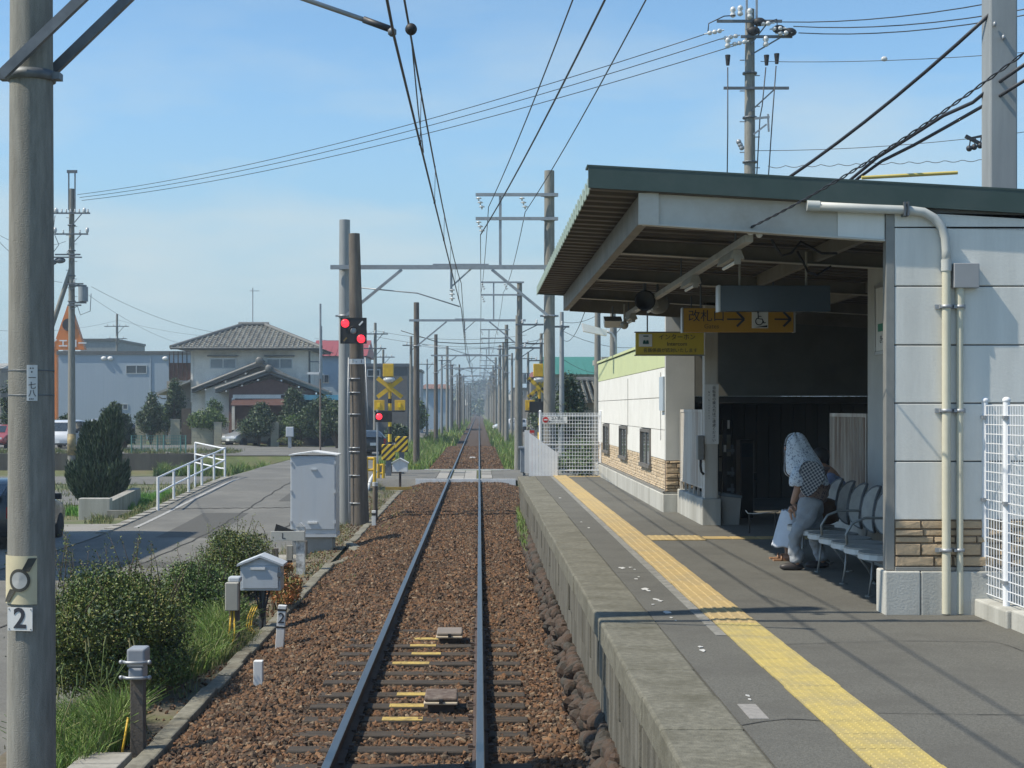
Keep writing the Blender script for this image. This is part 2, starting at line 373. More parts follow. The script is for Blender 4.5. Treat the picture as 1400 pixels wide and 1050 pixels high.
t = (1 + 5 ** .5) / 2
ICO_V = np.array([(-1, t, 0), (1, t, 0), (-1, -t, 0), (1, -t, 0), (0, -1, t), (0, 1, t), (0, -1, -t), (0, 1, -t), (t, 0, -1), (t, 0, 1), (-t, 0, -1), (-t, 0, 1)]) / math.sqrt(1 + t * t)
ICO_F = np.array([(0, 11, 5), (0, 5, 1), (0, 1, 7), (0, 7, 10), (0, 10, 11), (1, 5, 9), (5, 11, 4), (11, 10, 2), (10, 7, 6), (7, 1, 8), (3, 9, 4), (3, 4, 2), (3, 2, 6), (3, 6, 8), (3, 8, 9), (4, 9, 5), (2, 4, 11), (6, 2, 10), (8, 6, 7), (9, 8, 1)])
OCT_V = np.array([(-1, -1, -1), (1, -1, -1), (1, 1, -1), (-1, 1, -1), (-1, -1, 1), (1, -1, 1), (1, 1, 1), (-1, 1, 1)]) * .62
OCT_F = np.array([(0, 2, 1), (0, 3, 2), (4, 5, 6), (4, 6, 7), (0, 1, 5), (0, 5, 4), (1, 2, 6), (1, 6, 5), (2, 3, 7), (2, 7, 6), (3, 0, 4), (3, 4, 7)])
def rand_rot(n):
    q = rng.normal(size=(n, 4)); q /= np.linalg.norm(q, axis=1)[:, None]; w, x, y, z = q.T
    return np.stack([1 - 2 * (y * y + z * z), 2 * (x * y - w * z), 2 * (x * z + w * y), 2 * (x * y + w * z), 1 - 2 * (x * x + z * z), 2 * (y * z - w * x),
                     2 * (x * z - w * y), 2 * (y * z + w * x), 1 - 2 * (x * x + y * y)], -1).reshape(n, 3, 3)
def stones(name, n, fx, zf, smin, smax, BV, BF, m, sc=(1, .75, .6), **kw):
    X, Y = fx(n); n = len(X)
    s = rng.uniform(smin, smax, n); V = BV[None] * (1 + rng.uniform(-.32, .32, (n, len(BV), 1))) + rng.uniform(-.12, .12, (n, len(BV), 3))
    V = V * (np.array(sc) * rng.uniform(.75, 1.2, (n, 3)))[:, None, :] * s[:, None, None]
    V = np.einsum('nij,nkj->nki', rand_rot(n), V)
    V += np.stack([X, Y, zf(X, Y) + rng.uniform(-.35, .45, n) * s * .6], -1)[:, None, :]
    Fc = BF[None] + (np.arange(n) * len(BV))[:, None, None]
    return npmesh(name, V.reshape(-1, 3), Fc.reshape(-1, 3), m, **kw)
def area(x0, x1, y0, y1):
    def f(n):
        X = rng.uniform(x0, x1, n); Y = rng.uniform(y0, y1, n)
        keep = ~((np.abs(X - .01) < .06) | (np.abs(X + 1.122) < .06))
        return X[keep], Y[keep]
    return f
stones('ballast', 38000, area(-2.72, .86, 8.5, 22), lambda X, Y: bz(X, Y) - .008, .024, .042, ICO_V, ICO_F, ballast_m, kind='stuff')
stones('ballast', 42000, area(-2.72, .90, 22, 38), bz, .028, .05, OCT_V, OCT_F, ballast_m, kind='stuff')
stones('ballast', 27000, area(-2.72, 1.65, 38, 56.7), bz, .03, .052, OCT_V, OCT_F, ballast_m, kind='stuff')
stones('ballast', 14000, area(-2.3, 1.2, 66.6, 110), lambda X, Y: -.12 - .16 * smooth(1.3, 2.1, np.abs(X + .56)), .035, .065, OCT_V, OCT_F, ballast_m, kind='stuff')
stones('loose_stones', 2200, area(-3.6, -2.9, 11, 50), lambda X, Y: zg(X, Y) + .02, .012, .035, OCT_V, OCT_F, ballast_m, kind='stuff')

# ---------------------------------------------------------------- track
track = structure('railway_track')
def rail(xc):
    b = MB(); pr = [(-.064, 0), (.064, 0), (.064, .012), (.012, .03), (.0085, .105), (.0325, .117), (.0325, .147), (-.0325, .147), (-.0325, .117), (-.0085, .105), (-.012, .03), (-.064, .012)]
    b.prism([(xc + x, 2, z - .153) for x, z in pr], (0, 1400, 0))
    r = b.build('rail', rust_rail, track)
    h = MB(); ph = [(-.032, .147), (.032, .147), (.032, .150), (.026, .1535), (-.026, .1535), (-.032, .150)]
    h.prism([(xc + x, 2, z - .153) for x, z in ph], (0, 1400, 0)); h.build('running_surface', rail_top, r)
rail(.01); rail(-1.122)
s0 = MB().box(-1.56, .44, -.105, .105, -.30, -.148).build('sleeper', wood_sl, track, bevel=.012)
for k in range(92):
    y = 8.3 + .6 * k + random.uniform(-.03, .03)
    if y > 56.4: break
    o = s0 if k == 0 else inst(s0, track)
    o.location = (random.uniform(-.03, .03), y, random.uniform(-.008, .006)); o.rotation_euler = (0, 0, random.uniform(-.008, .008))
    if k == 0: chair0 = MB().box(-1.22, -1.03, -.07, .07, -.148, -.135).box(-.09, .11, -.07, .07, -.148, -.135).box(-1.225, -1.185, -.03, .03, -.135, -.112).box(-1.06, -1.02, -.03, .03, -.135, -.112).box(-.095, -.055, -.03, .03, -.135, -.112).box(.075, .115, -.03, .03, -.135, -.112).build('tie_plate', rust_rail, track); chair0.parent = o
    else: inst(chair0, o)
    for (yy, xa, xb) in ((13.9, -.86, -.5), (14.5, -.82, -.5), (15.1, -.80, -.5), (16.95, -.95, -.55), (18.2, -.8, -.5), (18.75, -1.95, -1.3), (17.6, -.75, -.42)):
        if abs(y - yy) < .3 and xa > -1.5:
            pmk = MB().box(xa, xb, -.09, .06, -.148, -.1435).build('paint_mark', mat('sleeper_yellow_paint', (.55, .40, .10), (.38, .28, .09), .8, scale=20, dirt=(.12, .09, .05), dirt_scale=9, dirt_amt=.7), track); pmk.parent = o
conc_sl = MB().box(-1.6, .5, -.12, .12, -.3, -.12).build('sleeper', mat('concrete_sleeper', (.22, .2, .17), (.15, .135, .11), .9, scale=9), track)
conc_sl.location = (0, 67.2, 0)
for k in range(1, 60): inst(conc_sl, track, (0, 67.2 + k * .65, random.uniform(-.012, .0)))

# crossing deck between and beside the rails
deck = structure('crossing_deck')
panel_m = mat('crossing_panel_concrete', (.34, .33, .30), (.26, .25, .225), .9, scale=12, bump=.3)
dk_as = asphalt
for j, (xa, xb) in enumerate(((-2.1, -1.64), (-1.62, -1.20), (-1.03, -.58), (-.56, -.10), (.09, .5), (.52, .95))):
    for y in ar(57, 65, 1.0)[:-1]:
        MB().box(xa, xb, y + .01, y + .99, -.3, -.012 - .004 * random.random()).build('deck_panel', panel_m if j in (1, 2, 3, 4) and random.random() < .8 else dk_as, deck)
MB().box(-2.35, 1.35, 56.75, 56.9, -.3, .0).build('deck_edge', white_p, deck)
MB().box(-2.35, 1.35, 66.0, 66.12, -.3, -.005).build('deck_edge', white_p, deck)

# drain kerb beside the ballast: single kerb stones
kerb = structure('track_kerb')
k0 = None
for k in range(56):
    y = 9.5 + k * .8
    if 28.5 < y < 33: x = -2.78 + .35 * math.sin((y - 28.5) / 4.5 * math.pi)
    else: x = -2.78
    if k0 is None: k0 = MB().box(-.085, .085, .01, .79, -.2, .0).build('kerb_stone', mat('kerb_concrete', (.25, .24, .19), (.14, .135, .105), .95, scale=14, bump=.5, dirt=(.09, .075, .05), dirt_scale=2.5, dirt_amt=.85), kerb, bevel=.02); o = k0
    else: o = inst(k0, kerb)
    o.location = (x + random.uniform(-.012, .012), y, -.27 + random.uniform(-.012, .012)); o.rotation_euler = (random.uniform(-.01, .01), 0, random.uniform(-.02, .02) + (.0 if not 28.5 < y < 33 else (-.22 if y < 30.5 else .22)))
drain = structure('drain_cover')
for k in range(3): MB().box(-3.3, -2.9, 11.6 + k * .42, 12 + k * .42, -.33, -.255).build('drain_slab', concrete, drain, bevel=.01)

# ---------------------------------------------------------------- ATS plates between the rails
def ats(x, y, top, label):
    t_ = thing('track_transponder', (x, y, -.15), label, 'trackside device', 'transponder plates between the rails')
    MB().box(x - .15, x + .15, y - .26, y + .22, -.055, -.02).build('cover', top, t_, bevel=.014)
    MB().box(x - .155, x + .155, y - .27, y + .23, -.085, -.058).build('rim', mat('cream_edge', (.62, .52, .38), (.45, .38, .28), .6), t_, bevel=.01)
    MB().box(x - .015, x + .02, y - .285, y - .255, -.07, -.03).build('lug', black, t_)
    MB().box(x - .12, x + .12, y - .2, y + .16, -.16, -.087).build('bracket', rust_rail, t_)
ats(-.35, 18.3, mat('transponder_grey', (.25, .21, .17), (.2, .17, .14), .6), 'pale rimmed plate between the rails, the farther one of two on sleepers')
ats(-.35, 14.25, mat('transponder_brown', (.12, .085, .065), (.07, .05, .04), .8, dirt=(.3, .26, .22), dirt_scale=14), 'rusty brown plate between the rails, nearest to the train')
ats(-.35, 83, white_p, 'small cream plate between the rails beyond the level crossing')
# ---------------------------------------------------------------- platform
PZ = .99
plat = structure('station_platform')
MB().box(1.35, 14, 2, 37.2, -.6, PZ).build('platform_surface', plat_as, plat)
c0 = MB().box(0, .43, .004, .896, -.185, 0).build('coping_slab', crop_g, plat, bevel=.018)
k = 0; y = 4.2
while y < 36.4:
    o = c0 if k == 0 else inst(c0, plat); o.location = (.92 + random.uniform(-.006, .006), y, PZ + random.uniform(-.002, .003)); y += .9; k += 1
face_m = mat('platform_face_concrete', (.12, .112, .086), (.05, .047, .036), .95, scale=7, bump=.7, bscale=40, streak=True, dirt=(.26, .255, .225), dirt_scale=4.5, dirt_amt=.45)
f0 = MB().box(0, .08, .004, .446, 0, .33).build('wall_block', face_m, plat, bevel=.014)
k = 0; y = 4.2
while y < 36.8:
    o = f0 if k == 0 else inst(f0, plat); o.location = (.955 + random.uniform(-.01, .012), y, PZ - .52); y += .45; k += 1
MB().box(.99, 1.35, 2, 37.2, -.6, PZ - .19).build('platform_core', face_m, plat)
cob_m = mat('foundation_cobble', (.1, .08, .065), rough=.85, scale=6, bump=.5, stops=[(.018, .017, .014), (.034, .029, .023), (.045, .041, .033), (.07, .042, .027), (.028, .025, .02), (.055, .049, .038)])
cobs = []
for j in range(3):
    b = MB(); b.ball((0, 0, 0), (.075, .095, .078), 11, 8); b.sm = [False] * len(b.sm); b.v = [tuple(c * random.uniform(.93, 1.05) for c in v) for v in b.v]
    b.v = [tuple(c * (1 + .2 * math.sin(v[0] * 31 + j * 2 + v[2] * 23)) for c in v) for v in b.v]
    cobs.append(b)
proto = [b.build('stone', cob_m, plat) for b in cobs]
cnt = 0; far = MB()
for row in range(3):
    y = 8.6 + row * .09
    while y < 36:
        z = -.22 + row * .165 + random.uniform(-.03, .03); x = .885 + row * .04 + random.uniform(-.035, .02)
        if y < 24 and cnt < 290:
            j = cnt % 3; o = proto[j] if cnt < 3 else inst(proto[j], plat)
            o.location = (x, y, z); o.rotation_euler = (random.uniform(-.6, .6), random.uniform(-.3, .3), random.uniform(0, 6)); s = random.uniform(.75, 1.2); o.scale = (s * random.uniform(.75, 1.2), s * random.uniform(.7, 1.35), s * random.uniform(.7, 1.2)); cnt += 1
        else: far.ball((x, y, z), (.1, .1, .085), 6, 4)
        y += random.uniform(.15, .2)
far.build('stones', cob_m, plat, kind='stuff')

# tactile paving
tact_o = mat('tactile_orange', (.47, .34, .14), (.36, .27, .125), .75, scale=9, dirt=(.29, .24, .15), dirt_scale=2.4, dirt_amt=.7, bump=.2)
tact_y = mat('tactile_yellow', (.50, .39, .12), (.37, .30, .11), .75, scale=9, dirt=(.27, .24, .15), dirt_scale=3.0, dirt_amt=.7, bump=.2)
tw, tl = .33, .33
def tile_dots():
    b = MB().box(0, tw - .004, .002, tl - .002, 0, .008)
    for i in range(7):
        for j in range(7):
            x = .024 + i * .047; y = .024 + j * .047
            b.add([(x - .013, y - .013, .008), (x + .013, y - .013, .008), (x + .013, y + .013, .008), (x - .013, y + .013, .008),
                   (x - .008, y - .008, .0125), (x + .008, y - .008, .0125), (x + .008, y + .008, .0125), (x - .008, y + .008, .0125)],
                  [(0, 1, 5, 4), (1, 2, 6, 5), (2, 3, 7, 6), (3, 0, 4, 7), (4, 5, 6, 7)])
    return b
def tile_bars():
    b = MB().box(0, tw - .004, .002, tl - .002, 0, .008)
    for i in range(4):
        x = .04 + i * .081
        b.add([(x - .018, .01, .008), (x + .018, .01, .008), (x + .018, tl - .01, .008), (x - .018, tl - .01, .008),
               (x - .011, .016, .0135), (x + .011, .016, .0135), (x + .011, tl - .016, .0135), (x - .011, tl - .016, .0135)],
              [(0, 1, 5, 4), (1, 2, 6, 5), (2, 3, 7, 6), (3, 0, 4, 7), (4, 5, 6, 7)])
    return b
td = tile_dots().build('tactile_tile', tact_y, plat); tb = tile_bars().build('tactile_tile', tact_o, plat)
fd = fb = True; y = 5.0
while y < 36.7:
    if y < 11.3: o = td if fd else inst(td, plat); fd = False
    else: o = tb if fb else inst(tb, plat); fb = False
    o.location = (1.78 + random.uniform(-.004, .004), y, PZ + .001 + random.uniform(0, .0015)); y += tl
for (x, y) in [(2.13, 18.9), (2.13, 19.24), (2.47, 18.9), (2.47, 19.24)]: inst(td, plat, (x, y, PZ + .001)).data = tb.data
for k in range(5):
    o = inst(tb, plat, (2.81 + k * .34, 19.1 + .3, PZ + .001)); o.rotation_euler = (0, 0, R(-90))
for k in range(3):
    o = inst(tb, plat, (2.13 + k * .34, 36.4, PZ + .001))
strip_m = mat('worn_edge_strip', (.28, .275, .25), (.13, .128, .115), .9, scale=9, detail=8)
MB().box(1.70, 1.775, 11.0, 36.6, PZ, PZ + .005).build('edge_strip', strip_m, plat)
# worn white paint remains on the asphalt
pm = mat('worn_white_paint', (.62, .62, .60), (.40, .40, .38), .8, scale=30)
def blotch(px, py, s, asp=1.6):
    Yd = (2.62 - PZ) * F / (py - 558); X = (px - 655) / F * Yd; n = 11; v = []
    for i in range(n):
        a = 2 * math.pi * i / n; r = s * random.uniform(.45, 1.1)
        v.append((X + r * math.cos(a) * .7, Yd + r * math.sin(a) * asp, PZ + .003))
    MB().prism(v, (0, 0, .003)).build('paint_flake', pm, plat)
for (px, py, s) in [(851, 777, .055), (862, 776, .03), (882, 806, .06), (887, 808, .03), (897, 820, .045), (903, 822, .035), (893, 827, .02), (912, 838, .05), (918, 845, .02), (958, 885, .03), (961, 890, .035), (766, 681, .06), (805, 722, .04), (870, 792, .03), (873, 789, .02), (1022, 952, .02), (1025, 957, .016), (868, 779, .02), (924, 849, .014), (795, 714, .03)]: blotch(px, py, s)
pm2 = mat('ghost_paint', (.30, .285, .265), (.2, .195, .185), .9, scale=30)
b = MB(); b.box(1.42, 1.52, 8.05, 8.45, PZ, PZ + .003); b.build('paint_patch', pm2, plat)
# asphalt joints / cracks
crk = mat('asphalt_crack', (.06, .058, .055), (.05, .05, .045), .95)
def crack(pts, w=.008):
    b = MB(); q = []
    for i in range(len(pts) - 1):
        a = Vector(pts[i]); c = Vector(pts[i + 1]); n = max(2, int((c - a).length / .12))
        for k in range(n): q.append(a.lerp(c, k / n) + Vector((random.uniform(-.012, .012), random.uniform(-.012, .012))))
    q.append(Vector(pts[-1]))
    for i in range(len(q) - 1):
        d = (q[i + 1] - q[i]).normalized(); nrm = Vector((-d.y, d.x)) * w * random.uniform(.4, 1)
        b.add([(*(q[i] + nrm), PZ + .0035), (*(q[i] - nrm), PZ + .0035), (*(q[i + 1] - nrm), PZ + .0035), (*(q[i + 1] + nrm), PZ + .0035)], [(0, 1, 2, 3)])
    b.build('crack', crk, plat)
crack([(1.36, 7.9), (1.6, 8.05), (1.78, 8.0)]); crack([(2.12, 8.2), (2.9, 8.15), (3.9, 8.25), (5, 8.2)], .007); crack([(2.12, 10.6), (3.0, 10.75), (3.6, 10.7), (3.75, 9.6), (4.1, 8.3)], .006)
crack([(1.36, 15.2), (1.76, 15.2)], .01); crack([(2.2, 27), (2.95, 27.1)], .012); crack([(1.36, 30), (1.7, 30)], .012)

# ---------------------------------------------------------------- station building
st = thing('station_building', (4.5, 18, PZ), 'low white station building with green roof edge and wide dark canopy over the platform', 'station')
pan_m = mat('siding_panel_paint', (.76, .76, .71), (.70, .70, .655), .6, scale=3, bump=.12, bscale=60, streak=True, dirt=(.52, .515, .475), dirt_scale=2.4, dirt_amt=.55)
panw_m = mat('white_siding', (.80, .80, .76), (.74, .74, .70), .6, scale=3, bump=.12, bscale=60, dirt=(.62, .62, .57), dirt_scale=1.3, dirt_amt=.4)
trim_m = mat('corner_trim', (.27, .27, .25), (.2, .2, .19), .5, metal=.2, scale=4)
joint_m = mat('panel_joint', (.2, .21, .22), (.16, .17, .18), .8)
plinth_m = mat('plinth_concrete', (.50, .50, .46), (.40, .40, .37), .9, scale=6, bump=.3, bscale=50, streak=True, dirt=(.24, .235, .2), dirt_scale=1.6, dirt_amt=.65)
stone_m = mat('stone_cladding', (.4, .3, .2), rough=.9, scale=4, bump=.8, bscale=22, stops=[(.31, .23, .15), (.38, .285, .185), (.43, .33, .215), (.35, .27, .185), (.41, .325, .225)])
mortar_m = mat('dark_mortar', (.22, .17, .12), (.17, .13, .095), .95)
green_f = mat('green_roof_metal', (.055, .085, .075), (.045, .07, .062), .45, metal=.2, scale=3, dirt=(.10, .12, .11), dirt_scale=2, dirt_amt=.4)
lime_m = mat('pale_green_siding', (.56, .62, .34), (.50, .56, .31), .6, scale=3)
FY = 12.14
# front wall: core, panels, stone, trim, plinth
MB().box(3.30, 8, FY + .03, FY + .20, PZ, 4.30).build('wall_core', joint_m, st)
def zc(x): return 4.50 - .056 * (x - .88)
zj = [1.735, 2.20, 2.66, 3.12, 3.585, 4.05]
for i in range(5):
    for xa, xb in ((3.285, 4.56), (4.57, 5.86), (5.87, 7.9)):
        MB().box(xa, xb, FY, FY + .029, zj[i] + .004, zj[i + 1] - .006).build('siding_panel', pan_m, st, bevel=.005)
MB().prism([(3.285, FY, 4.054), (7.9, FY, 4.054), (7.9, FY, zc(7.9) - .20), (3.285, FY, zc(3.285) - .19)], (0, .029, 0)).build('siding_panel', pan_m, st)
MB().box(3.285, 7.9, FY + .012, FY + .029, 1.365, 1.735).build('mortar_bed', mortar_m, st)
def ashlar(mapf, ua, ub, za, zb, parent, m, name='stone', joined=False, sc=1.0, depth=.035):
    rows = []; z = za
    while z < zb - .01:
        h = random.choice([.055, .085, .10]) * sc
        if zb - z - h < .045 * sc: h = zb - z
        rows.append((z, z + h)); z += h
    J = MB()
    for (z0, z1) in rows:
        u = ua - random.uniform(0, .1) * sc
        while u < ub:
            w = random.uniform(.12, .34) * sc; a, c = max(u, ua), min(u + w, ub)
            if c - a > .02:
                d = random.uniform(.35, 1) * depth; v = []
                for (uu, zz, dd) in ((a + .004, z0 + .004, 0), (c - .004, z0 + .004, 0), (c - .004, z1 - .004, 0), (a + .004, z1 - .004, 0),
                                     (a + .010, z0 + .010, d), (c - .010, z0 + .010, d * random.uniform(.8, 1)), (c - .010, z1 - .010, d), (a + .010, z1 - .010, d * random.uniform(.7, 1))):
                    v.append(mapf(uu + random.uniform(-.003, .003), zz + random.uniform(-.002, .002), dd))
                fs = [(0, 1, 5, 4), (1, 2, 6, 5), (2, 3, 7, 6), (3, 0, 4, 7), (4, 5, 6, 7)]
                if joined: J.add(v, fs)
                else: MB().add(v, fs).build(name, m, parent)
            u += w
    if joined: J.build('stone_cladding', m, parent, kind='stuff')
ashlar(lambda u, z, d: (u, FY + .012 - d, z), 3.285, 4.75, 1.368, 1.733, st, stone_m)
ashlar(lambda u, z, d: (u, FY + .012 - d, z), 4.75, 7.9, 1.368, 1.733, st, stone_m, joined=True)
MB().box(3.285, 7.9, FY - .02, FY + .03, 1.335, 1.366).build('ledge_trim', trim_m, st, bevel=.004)
MB().box(3.215, 3.283, FY - .004, FY + .09, 1.34, 4.17).build('corner_trim', trim_m, st, bevel=.004)
MB().box(3.20, 3.48, FY - .04, FY + .24, PZ - .01, 1.334).build('plinth', plinth_m, st, bevel=.012)
MB().box(3.485, 7.9, FY - .038, FY + .24, PZ - .01, 1.332).build('plinth', plinth_m, st, bevel=.008)
# bench wall and lower base
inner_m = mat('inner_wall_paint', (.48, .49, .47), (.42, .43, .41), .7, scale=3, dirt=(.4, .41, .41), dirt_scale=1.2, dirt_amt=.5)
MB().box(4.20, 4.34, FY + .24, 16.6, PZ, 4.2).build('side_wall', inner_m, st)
MB().box(4.12, 4.20, FY + .24, 16.6, PZ - .005, 1.34).build('wall_base', plinth_m, st, bevel=.006)
# hall walls
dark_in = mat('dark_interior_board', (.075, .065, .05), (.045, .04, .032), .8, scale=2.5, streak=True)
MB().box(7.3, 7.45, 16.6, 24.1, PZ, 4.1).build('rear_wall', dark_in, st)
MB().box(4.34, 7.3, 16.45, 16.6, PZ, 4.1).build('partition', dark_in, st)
HY = 24.1
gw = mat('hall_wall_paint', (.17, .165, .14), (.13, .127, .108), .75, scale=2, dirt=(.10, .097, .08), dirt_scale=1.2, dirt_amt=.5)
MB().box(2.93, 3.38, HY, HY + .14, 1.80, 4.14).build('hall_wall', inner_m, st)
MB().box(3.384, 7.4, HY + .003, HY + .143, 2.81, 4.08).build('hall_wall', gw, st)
MB().box(2.93, 3.38, HY + .012, HY + .14, 1.31, 1.798).build('mortar_bed', mortar_m, st)
ashlar(lambda u, z, d: (u, HY + .012 - d, z), 2.93, 3.38, 1.31, 1.795, st, stone_m, sc=.85)
MB().box(2.90, 3.38, HY - .04, HY + .1, 1.275, 1.308).build('ledge_trim', trim_m, st)
MB().box(2.88, 3.38, HY - .06, HY + .1, PZ - .01, 1.273).build('plinth', plinth_m, st, bevel=.01)
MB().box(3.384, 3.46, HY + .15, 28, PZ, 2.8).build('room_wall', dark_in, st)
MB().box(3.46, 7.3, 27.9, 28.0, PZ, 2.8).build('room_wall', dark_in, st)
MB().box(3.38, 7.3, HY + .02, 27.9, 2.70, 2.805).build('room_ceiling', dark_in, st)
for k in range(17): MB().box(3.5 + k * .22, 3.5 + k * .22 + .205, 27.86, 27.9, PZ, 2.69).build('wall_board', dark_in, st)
# white west wall with windows
WX = 2.95
def wz0(): return 1.31
winy = [(26.35, 27.95), (30.55, 32.15), (34.75, 36.35)]
WZ0, WZ1 = 1.60, 2.25
segs = [(HY + .145, winy[0][0]), (winy[0][1], winy[1][0]), (winy[1][1], winy[2][0]), (winy[2][1], 38)]
MB().box(WX + .03, WX + .15, HY + .15, 38, PZ, WZ0).build('wall_core', joint_m, st)
MB().box(WX + .03, WX + .15, HY + .15, 38, WZ1, 3.72).build('wall_core', joint_m, st)
for a, c in segs: MB().box(WX + .03, WX + .15, a, c, WZ0, WZ1).build('wall_core', joint_m, st)
yb = [HY + .145, 26.6, 29.2, 31.8, 34.6, 38]
for i in range(5):
    for (z0, z1) in ((2.79, 3.27), (2.27, 2.785)):
        MB().box(WX, WX + .03, yb[i] + .004, yb[i + 1] - .004, z0 + .003, z1 - .003).build('siding_panel', panw_m, st, bevel=.004)
    MB().box(WX - .004, WX + .03, yb[i] + .004, yb[i + 1] - .004, 3.276, 3.70).build('green_siding_panel', lime_m, st)
for a, c in segs: MB().box(WX, WX + .03, a + .002, c - .002, 1.80, 2.266).build('siding_panel', panw_m, st)
MB().box(WX + .016, WX + .03, HY + .145, 38, 1.31, 1.598).build('mortar_bed', mat('pale_mortar', (.46, .39, .29), (.40, .34, .25), .95), st)
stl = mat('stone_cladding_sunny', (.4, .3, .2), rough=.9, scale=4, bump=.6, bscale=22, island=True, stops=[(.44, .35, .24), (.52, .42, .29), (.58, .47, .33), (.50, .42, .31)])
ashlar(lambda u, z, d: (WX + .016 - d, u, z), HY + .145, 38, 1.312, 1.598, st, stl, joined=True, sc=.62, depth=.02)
for a, c in segs:
    MB().box(WX + .016, WX + .03, a, c, 1.6, 1.798).build('mortar_bed', MATS['pale_mortar'], st)
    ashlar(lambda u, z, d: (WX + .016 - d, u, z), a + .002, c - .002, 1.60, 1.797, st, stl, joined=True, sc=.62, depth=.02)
MB().box(WX - .05, WX + .03, HY - .045, 38, 1.275, 1.308).build('ledge_trim', trim_m, st)
MB().box(WX - .075, WX + .15, HY + .1, 38, PZ - .01, 1.273).build('plinth', plinth_m, st, bevel=.01)
MB().box(WX - .03, 7.5, HY + .15, 38.1, 3.722, 3.77).build('low_roof', lime_m, st)
MB().box(WX + .15, 7.45, 37.9, 38, PZ, 3.72).build('end_wall', panw_m, st)
for i, (a, c) in enumerate(winy):
    fr = MB(); fr.box(WX - .03, WX + .03, a, a + .05, WZ0, WZ1); fr.box(WX - .03, WX + .03, c - .05, c, WZ0, WZ1)
    fr.box(WX - .032, WX + .03, a + .05, c - .05, WZ1 - .05, WZ1 + .002); fr.box(WX - .05, WX + .03, a - .02, c + .02, WZ0 - .02, WZ0 + .04)
    fr.box(WX - .01, WX + .03, (a + c) / 2 - .025, (a + c) / 2 + .025, WZ0 + .04, WZ1 - .05)
    w_ = fr.build('window_frame', mat('bronze_frame', (.20, .19, .17), (.15, .14, .13), .5, metal=.3), st)
    for (p0, p1) in ((a + .05, (a + c) / 2 - .025), ((a + c) / 2 + .025, c - .05)):
        MB().box(WX + .004, WX + .012, p0, p1, WZ0 + .04, WZ1 - .05).build('pane', glass_d, w_)
    b = MB()
    b.box(WX + .02, WX + .028, a + .3, a + .62, WZ0 + .08, WZ0 + .3)
    b.build('notice_sheet', white_p, w_)
MB().box(WX - .05, WX - .002, 24.25, 24.75, 2.58, 3.12).build('notice_board', mat('blue_grey_board', (.42, .5, .56), (.36, .43, .5), .5), st)
for y in (24.9, 30.4):
    MB().box(WX - .01, WX - .002, y, y + .01, 2.1, 3.2).build('conduit', trim_m, st)

# canopy --------------------------------------------------------------------
Y0, Y1 = 12.085, 23.2
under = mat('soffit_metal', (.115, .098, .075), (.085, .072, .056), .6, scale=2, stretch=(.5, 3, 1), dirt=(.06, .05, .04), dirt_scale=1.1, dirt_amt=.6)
def deckprof():
    pts = []; y = Y0 + .02; p = .32
    while y < Y1 - .1:
        pts += [(y, .0), (y + .10, .0), (y + .15, .085), (y + .27, .085)]; y += p
    return pts
pts = deckprof(); dm = MB(); xr = 7.9
va = [(.88, y, zc(.88) - .14 + h) for y, h in pts]; vb = [(xr, y, zc(xr) - .14 + h) for y, h in pts]; n = len(pts)
dm.add(va + vb, [(i, i + 1, n + i + 1, n + i) for i in range(n - 1)])
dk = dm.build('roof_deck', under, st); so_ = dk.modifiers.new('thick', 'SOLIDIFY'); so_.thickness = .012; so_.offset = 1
b = MB()                                               # bright folded ends of the decking along the eave
for i in range(0, n - 3, 4):
    y = pts[i][0]; z = zc(.88) - .14
    b.prism([(.872, y + .10, z), (.872, y + .15, z + .10), (.872, y + .27, z + .10), (.872, y + .32, z), (.872, y + .30, z - .03), (.872, y + .12, z - .03)], (.008, 0, 0))
b.build('eave_end_plates', mat('pale_green_metal', (.34, .42, .34), (.26, .33, .27), .5, metal=.2), st)
MB().prism([(.86, Y0, zc(.86) + .02), (xr, Y0, zc(xr) + .02), (xr, Y0, zc(xr) - .165), (.86, Y0, zc(.86) - .145)], (0, .03, 0)).build('fascia', green_f, st)
MB().prism([(.85, Y0 - .003, zc(.85) + .035), (xr, Y0 - .003, zc(xr) + .035), (xr, Y0 - .003, zc(xr) + .02), (.85, Y0 - .003, zc(.85) + .02)], (0, .2, 0)).build('fascia_cap', green_f, st)
MB().prism([(.88, Y1, zc(.88) - .05), (xr, Y1, zc(xr) - .05), (xr, Y1, zc(xr) - .16), (.88, Y1, zc(.88) - .16)], (0, .02, 0)).build('rear_fascia', green_f, st)
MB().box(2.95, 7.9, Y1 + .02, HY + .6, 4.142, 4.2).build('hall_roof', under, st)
girder_m = mat('girder_cream', (.56, .55, .50), (.46, .45, .40), .6, scale=3, dirt=(.27, .22, .16), dirt_scale=1.5, dirt_amt=.6)
gird_in = mat('girder_brown', (.20, .18, .14), (.14, .125, .10), .6, scale=3, dirt=(.26, .24, .20), dirt_scale=2.5, dirt_amt=.6)
# front beam (I-section seen from outside), flanges
def zb(x): return zc(x) - .155
b = MB(); xa, xb = 1.30, 3.21; by = FY + .03
b.prism([(xa, by, zb(xa)), (xb, by, zb(xb)), (xb, by, zb(xb) - .26), (xa, by, zb(xa) - .235)], (0, .012, 0))
b.prism([(xa, by - .03, zb(xa) - .235), (xb, by - .03, zb(xb) - .26), (xb, by - .03, zb(xb) - .275), (xa, by - .03, zb(xa) - .25)], (0, .10, 0))
b.build('front_beam', girder_m, st)
MB().prism([(xb - .37, by - .012, zb(xb) - .03), (xb, by - .012, zb(xb) - .03), (xb, by - .012, zb(xb) - .256), (xb - .37, by - .012, zb(xb) - .252)], (0, .011, 0)).build('cover_plate', pan_m, st)
b = MB(); b.box(1.27, 1.35, by + .013, 23.15, zb(1.3) - .235, zb(1.3) - .002); b.build('edge_girder', gird_in, st, bevel=.006)
